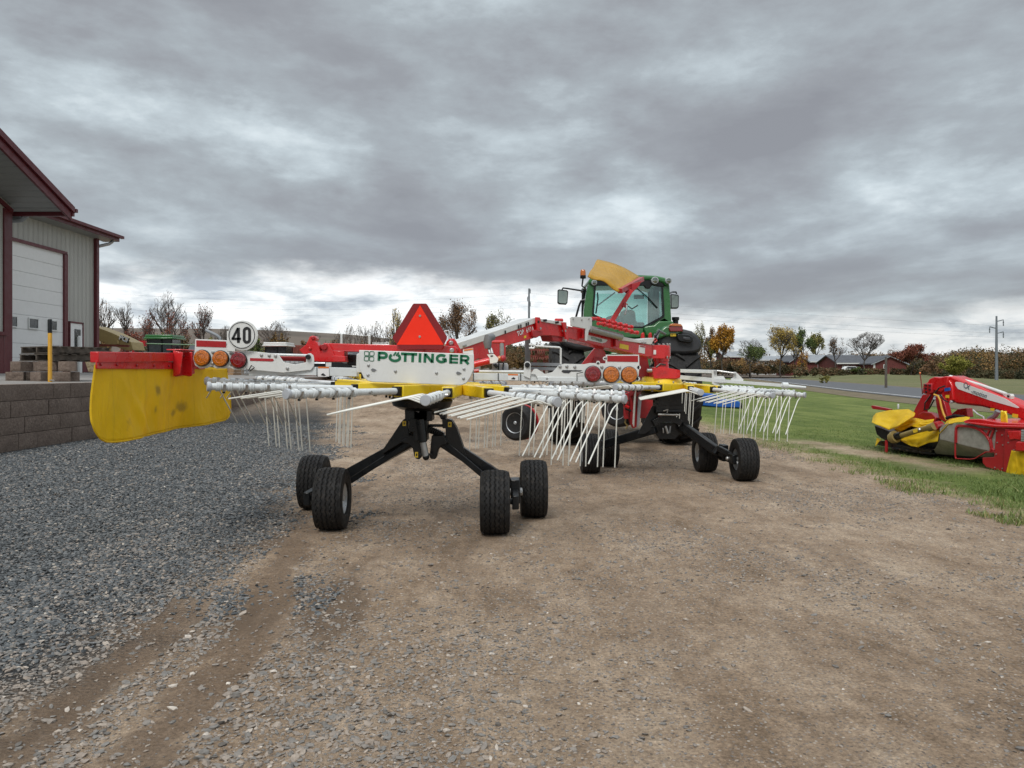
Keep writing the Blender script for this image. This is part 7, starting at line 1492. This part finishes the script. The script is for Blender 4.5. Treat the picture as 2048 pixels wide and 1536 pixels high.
tree('bare_tree', 'brownish thin leaved tree left of the orange tree', 1424, 660, 748, 20, 155, 'brown', 1500, seed=72, levels=5)
tree('maple_tree', 'dense orange maple right of the tractor fender', 1446, 657, 748, 24, 148, 'orange', 5200, seed=73, levels=5, lsz=0.22)
tree('apple_tree', 'small dark green tree in front of the red barns', 1503, 690, 748, 26, 150, 'green', 2600, seed=74, levels=5, spread=0.7)
tree('bare_tree', 'bare tree behind the small dark green tree', 1500, 676, 745, 26, 158, seed=75, levels=5)
tree('maple_tree', 'tall golden half bare maple left of the long red barn', 1562, 652, 746, 30, 150, 'gold', 2600, seed=76, levels=6, lsz=0.17)
tree('elm_tree', 'tall green tree behind the long red barn', 1606, 659, 742, 21, 200, 'green', 3000, seed=77, levels=5, lsz=0.26)
tree('elm_tree', 'olive green tree right of the tall green tree', 1632, 666, 742, 18, 202, 'olive', 2600, seed=78, levels=5, lsz=0.26)
tree('bare_tree', 'thin bare tree in front of the farmhouse roof', 1671, 673, 746, 20, 150, 'brown', 300, seed=79, levels=6)
tree('bare_tree', 'wide bare tree in front of the dark farmhouse roof', 1732, 664, 750, 34, 145, seed=80, levels=6)
tree('oak_tree', 'broad dark rust tree right of the farmhouse', 1822, 690, 754, 38, 138, 'rust', 5200, seed=81, levels=5, lsz=0.18, spread=0.8)
tree('willow_tree', 'yellow green bushy tree left of the steel power pole', 1912, 712, 762, 30, 118, 'yellowgreen', 4600, seed=82, levels=5, bush=True, lsz=0.16, spread=0.7)
tree('bare_tree', 'thin bare tree right of the golden half bare maple', 1590, 680, 746, 14, 152, 'gold', 200, seed=90, levels=5)
tree('bare_tree', 'slender bare tree above the garage roof', 1778, 690, 746, 14, 175, 'brown', 200, seed=91, levels=5)
tree('garden_bush', 'dark bush below the wide bare tree', 1722, 736, 753, 20, 140, 'green', 1500, seed=83, levels=4, bush=True, cat='bush', spread=0.9)
tree('garden_bush', 'small orange bush in front of the red gable barn', 1608, 704, 742, 14, 160, 'orange', 500, seed=84, levels=4, bush=True, cat='bush')
tree('garden_bush', 'brown thicket left of the willow', 1868, 724, 762, 24, 125, 'brown', 1800, seed=85, levels=4, bush=True, cat='bush', spread=0.8)
tree('field_bush', 'brown weed clump in the field beyond the road', 1651, 752, 763, 11, 80, 'olive', 600, seed=86, levels=3, bush=True, cat='bush', lsz=0.09, spread=0.8)
# far woods: crowns beyond counting
def woods(name, lab, spec, seed):
    rg = np.random.default_rng(seed); VV = []; TT = []
    for (pa, pb, tp0, tp1, bs, d0, d1, n, nl, pal) in spec:
        nl = int(nl*1.8)
        for k in range(n):
            px = rg.uniform(pa, pb); d = rg.uniform(d0, d1); tp = np.interp(px, [pa, pb], [tp0, tp1])+rg.normal(0, 2.5)+(d-d0)/(d1-d0)*-1.0+6*rg.uniform(0, 1)**2; x = (px-CX)/F*d; zt = CAMH+(HZ-tp)/F*d; zb = CAMH+(HZ-bs)/F*d; H = zt-zb; w_ = H*rg.uniform(0.30, 0.5)
            u = rg.normal(0, 1, (nl, 3)); u /= np.linalg.norm(u, axis=1, keepdims=True); r_ = rg.uniform(0.35, 1, (nl, 1))**0.5
            lump = 1+0.25*np.sin(u[:, :1]*5+k)+0.2*np.sin(u[:, 2:3]*7+k*2)
            C_ = np.array([x, d, zb+H*0.56])+u*r_*lump*np.array([w_, w_, H*0.42]); ct = rg.uniform(*pal)
            tone = np.clip(ct+0.10*rg.normal(size=nl)+0.08*np.sin(C_[:, 2]*1.7+k), 0, 1)
            a = rg.normal(0, 1, (nl, 3)); a /= np.linalg.norm(a, axis=1, keepdims=True); b_ = np.cross(a, rg.normal(0, 1, (nl, 3))); b_ /= np.linalg.norm(b_, axis=1, keepdims=True); s_ = (d*0.0011*rg.uniform(.5, 1.3, nl))[:, None]
            VV.append(np.stack([C_-a*s_, C_-b_*s_*.7, C_+a*s_, C_+b_*s_*.7], 1).reshape(-1, 3)); TT.append(np.repeat(tone, 4))
    VV = np.concatenate(VV); TT = np.concatenate(TT); b0 = np.arange(len(VV)//4)*4
    return tag(npmesh(name, VV, np.stack([b0, b0+1, b0+2, b0+3], 1), [LM['mixed']], attr=TT), lab, kind='stuff')
woods('woods', 'mixed autumn woods along the right horizon', [
    (1780, 1960, 712, 702, 764, 170, 230, 60, 420, (0.12, 0.75)), (1930, 2100, 702, 697, 766, 150, 210, 60, 420, (0.10, 0.9)), (1860, 2100, 742, 738, 766, 130, 150, 40, 200, (0.05, 0.5)),
    (2090, 2500, 697, 690, 766, 150, 230, 50, 300, (0.1, 0.8)), (1640, 1800, 708, 708, 745, 230, 280, 30, 250, (0.2, 0.8)), (1380, 1660, 722, 722, 745, 230, 280, 40, 200, (0.1, 0.6)), (1390, 1620, 730, 728, 750, 150, 170, 60, 140, (0.05, 0.7)), (1580, 1830, 733, 737, 754, 138, 150, 46, 110, (0.05, 0.6)), (1430, 1560, 718, 718, 748, 172, 195, 30, 180, (0.1, 0.9)), (1400, 1900, 710, 706, 748, 240, 300, 70, 200, (0.1, 0.9))], 5)
woods('woods', 'distant woods and scrub seen beneath the boom left of the tractor', [
    (1010, 1200, 690, 686, 738, 95, 130, 50, 420, (0.0, 0.7)), (960, 1130, 712, 708, 740, 70, 82, 34, 300, (0.2, 0.7)), (1190, 1400, 690, 690, 745, 110, 150, 34, 250, (0.1, 0.7))], 6)
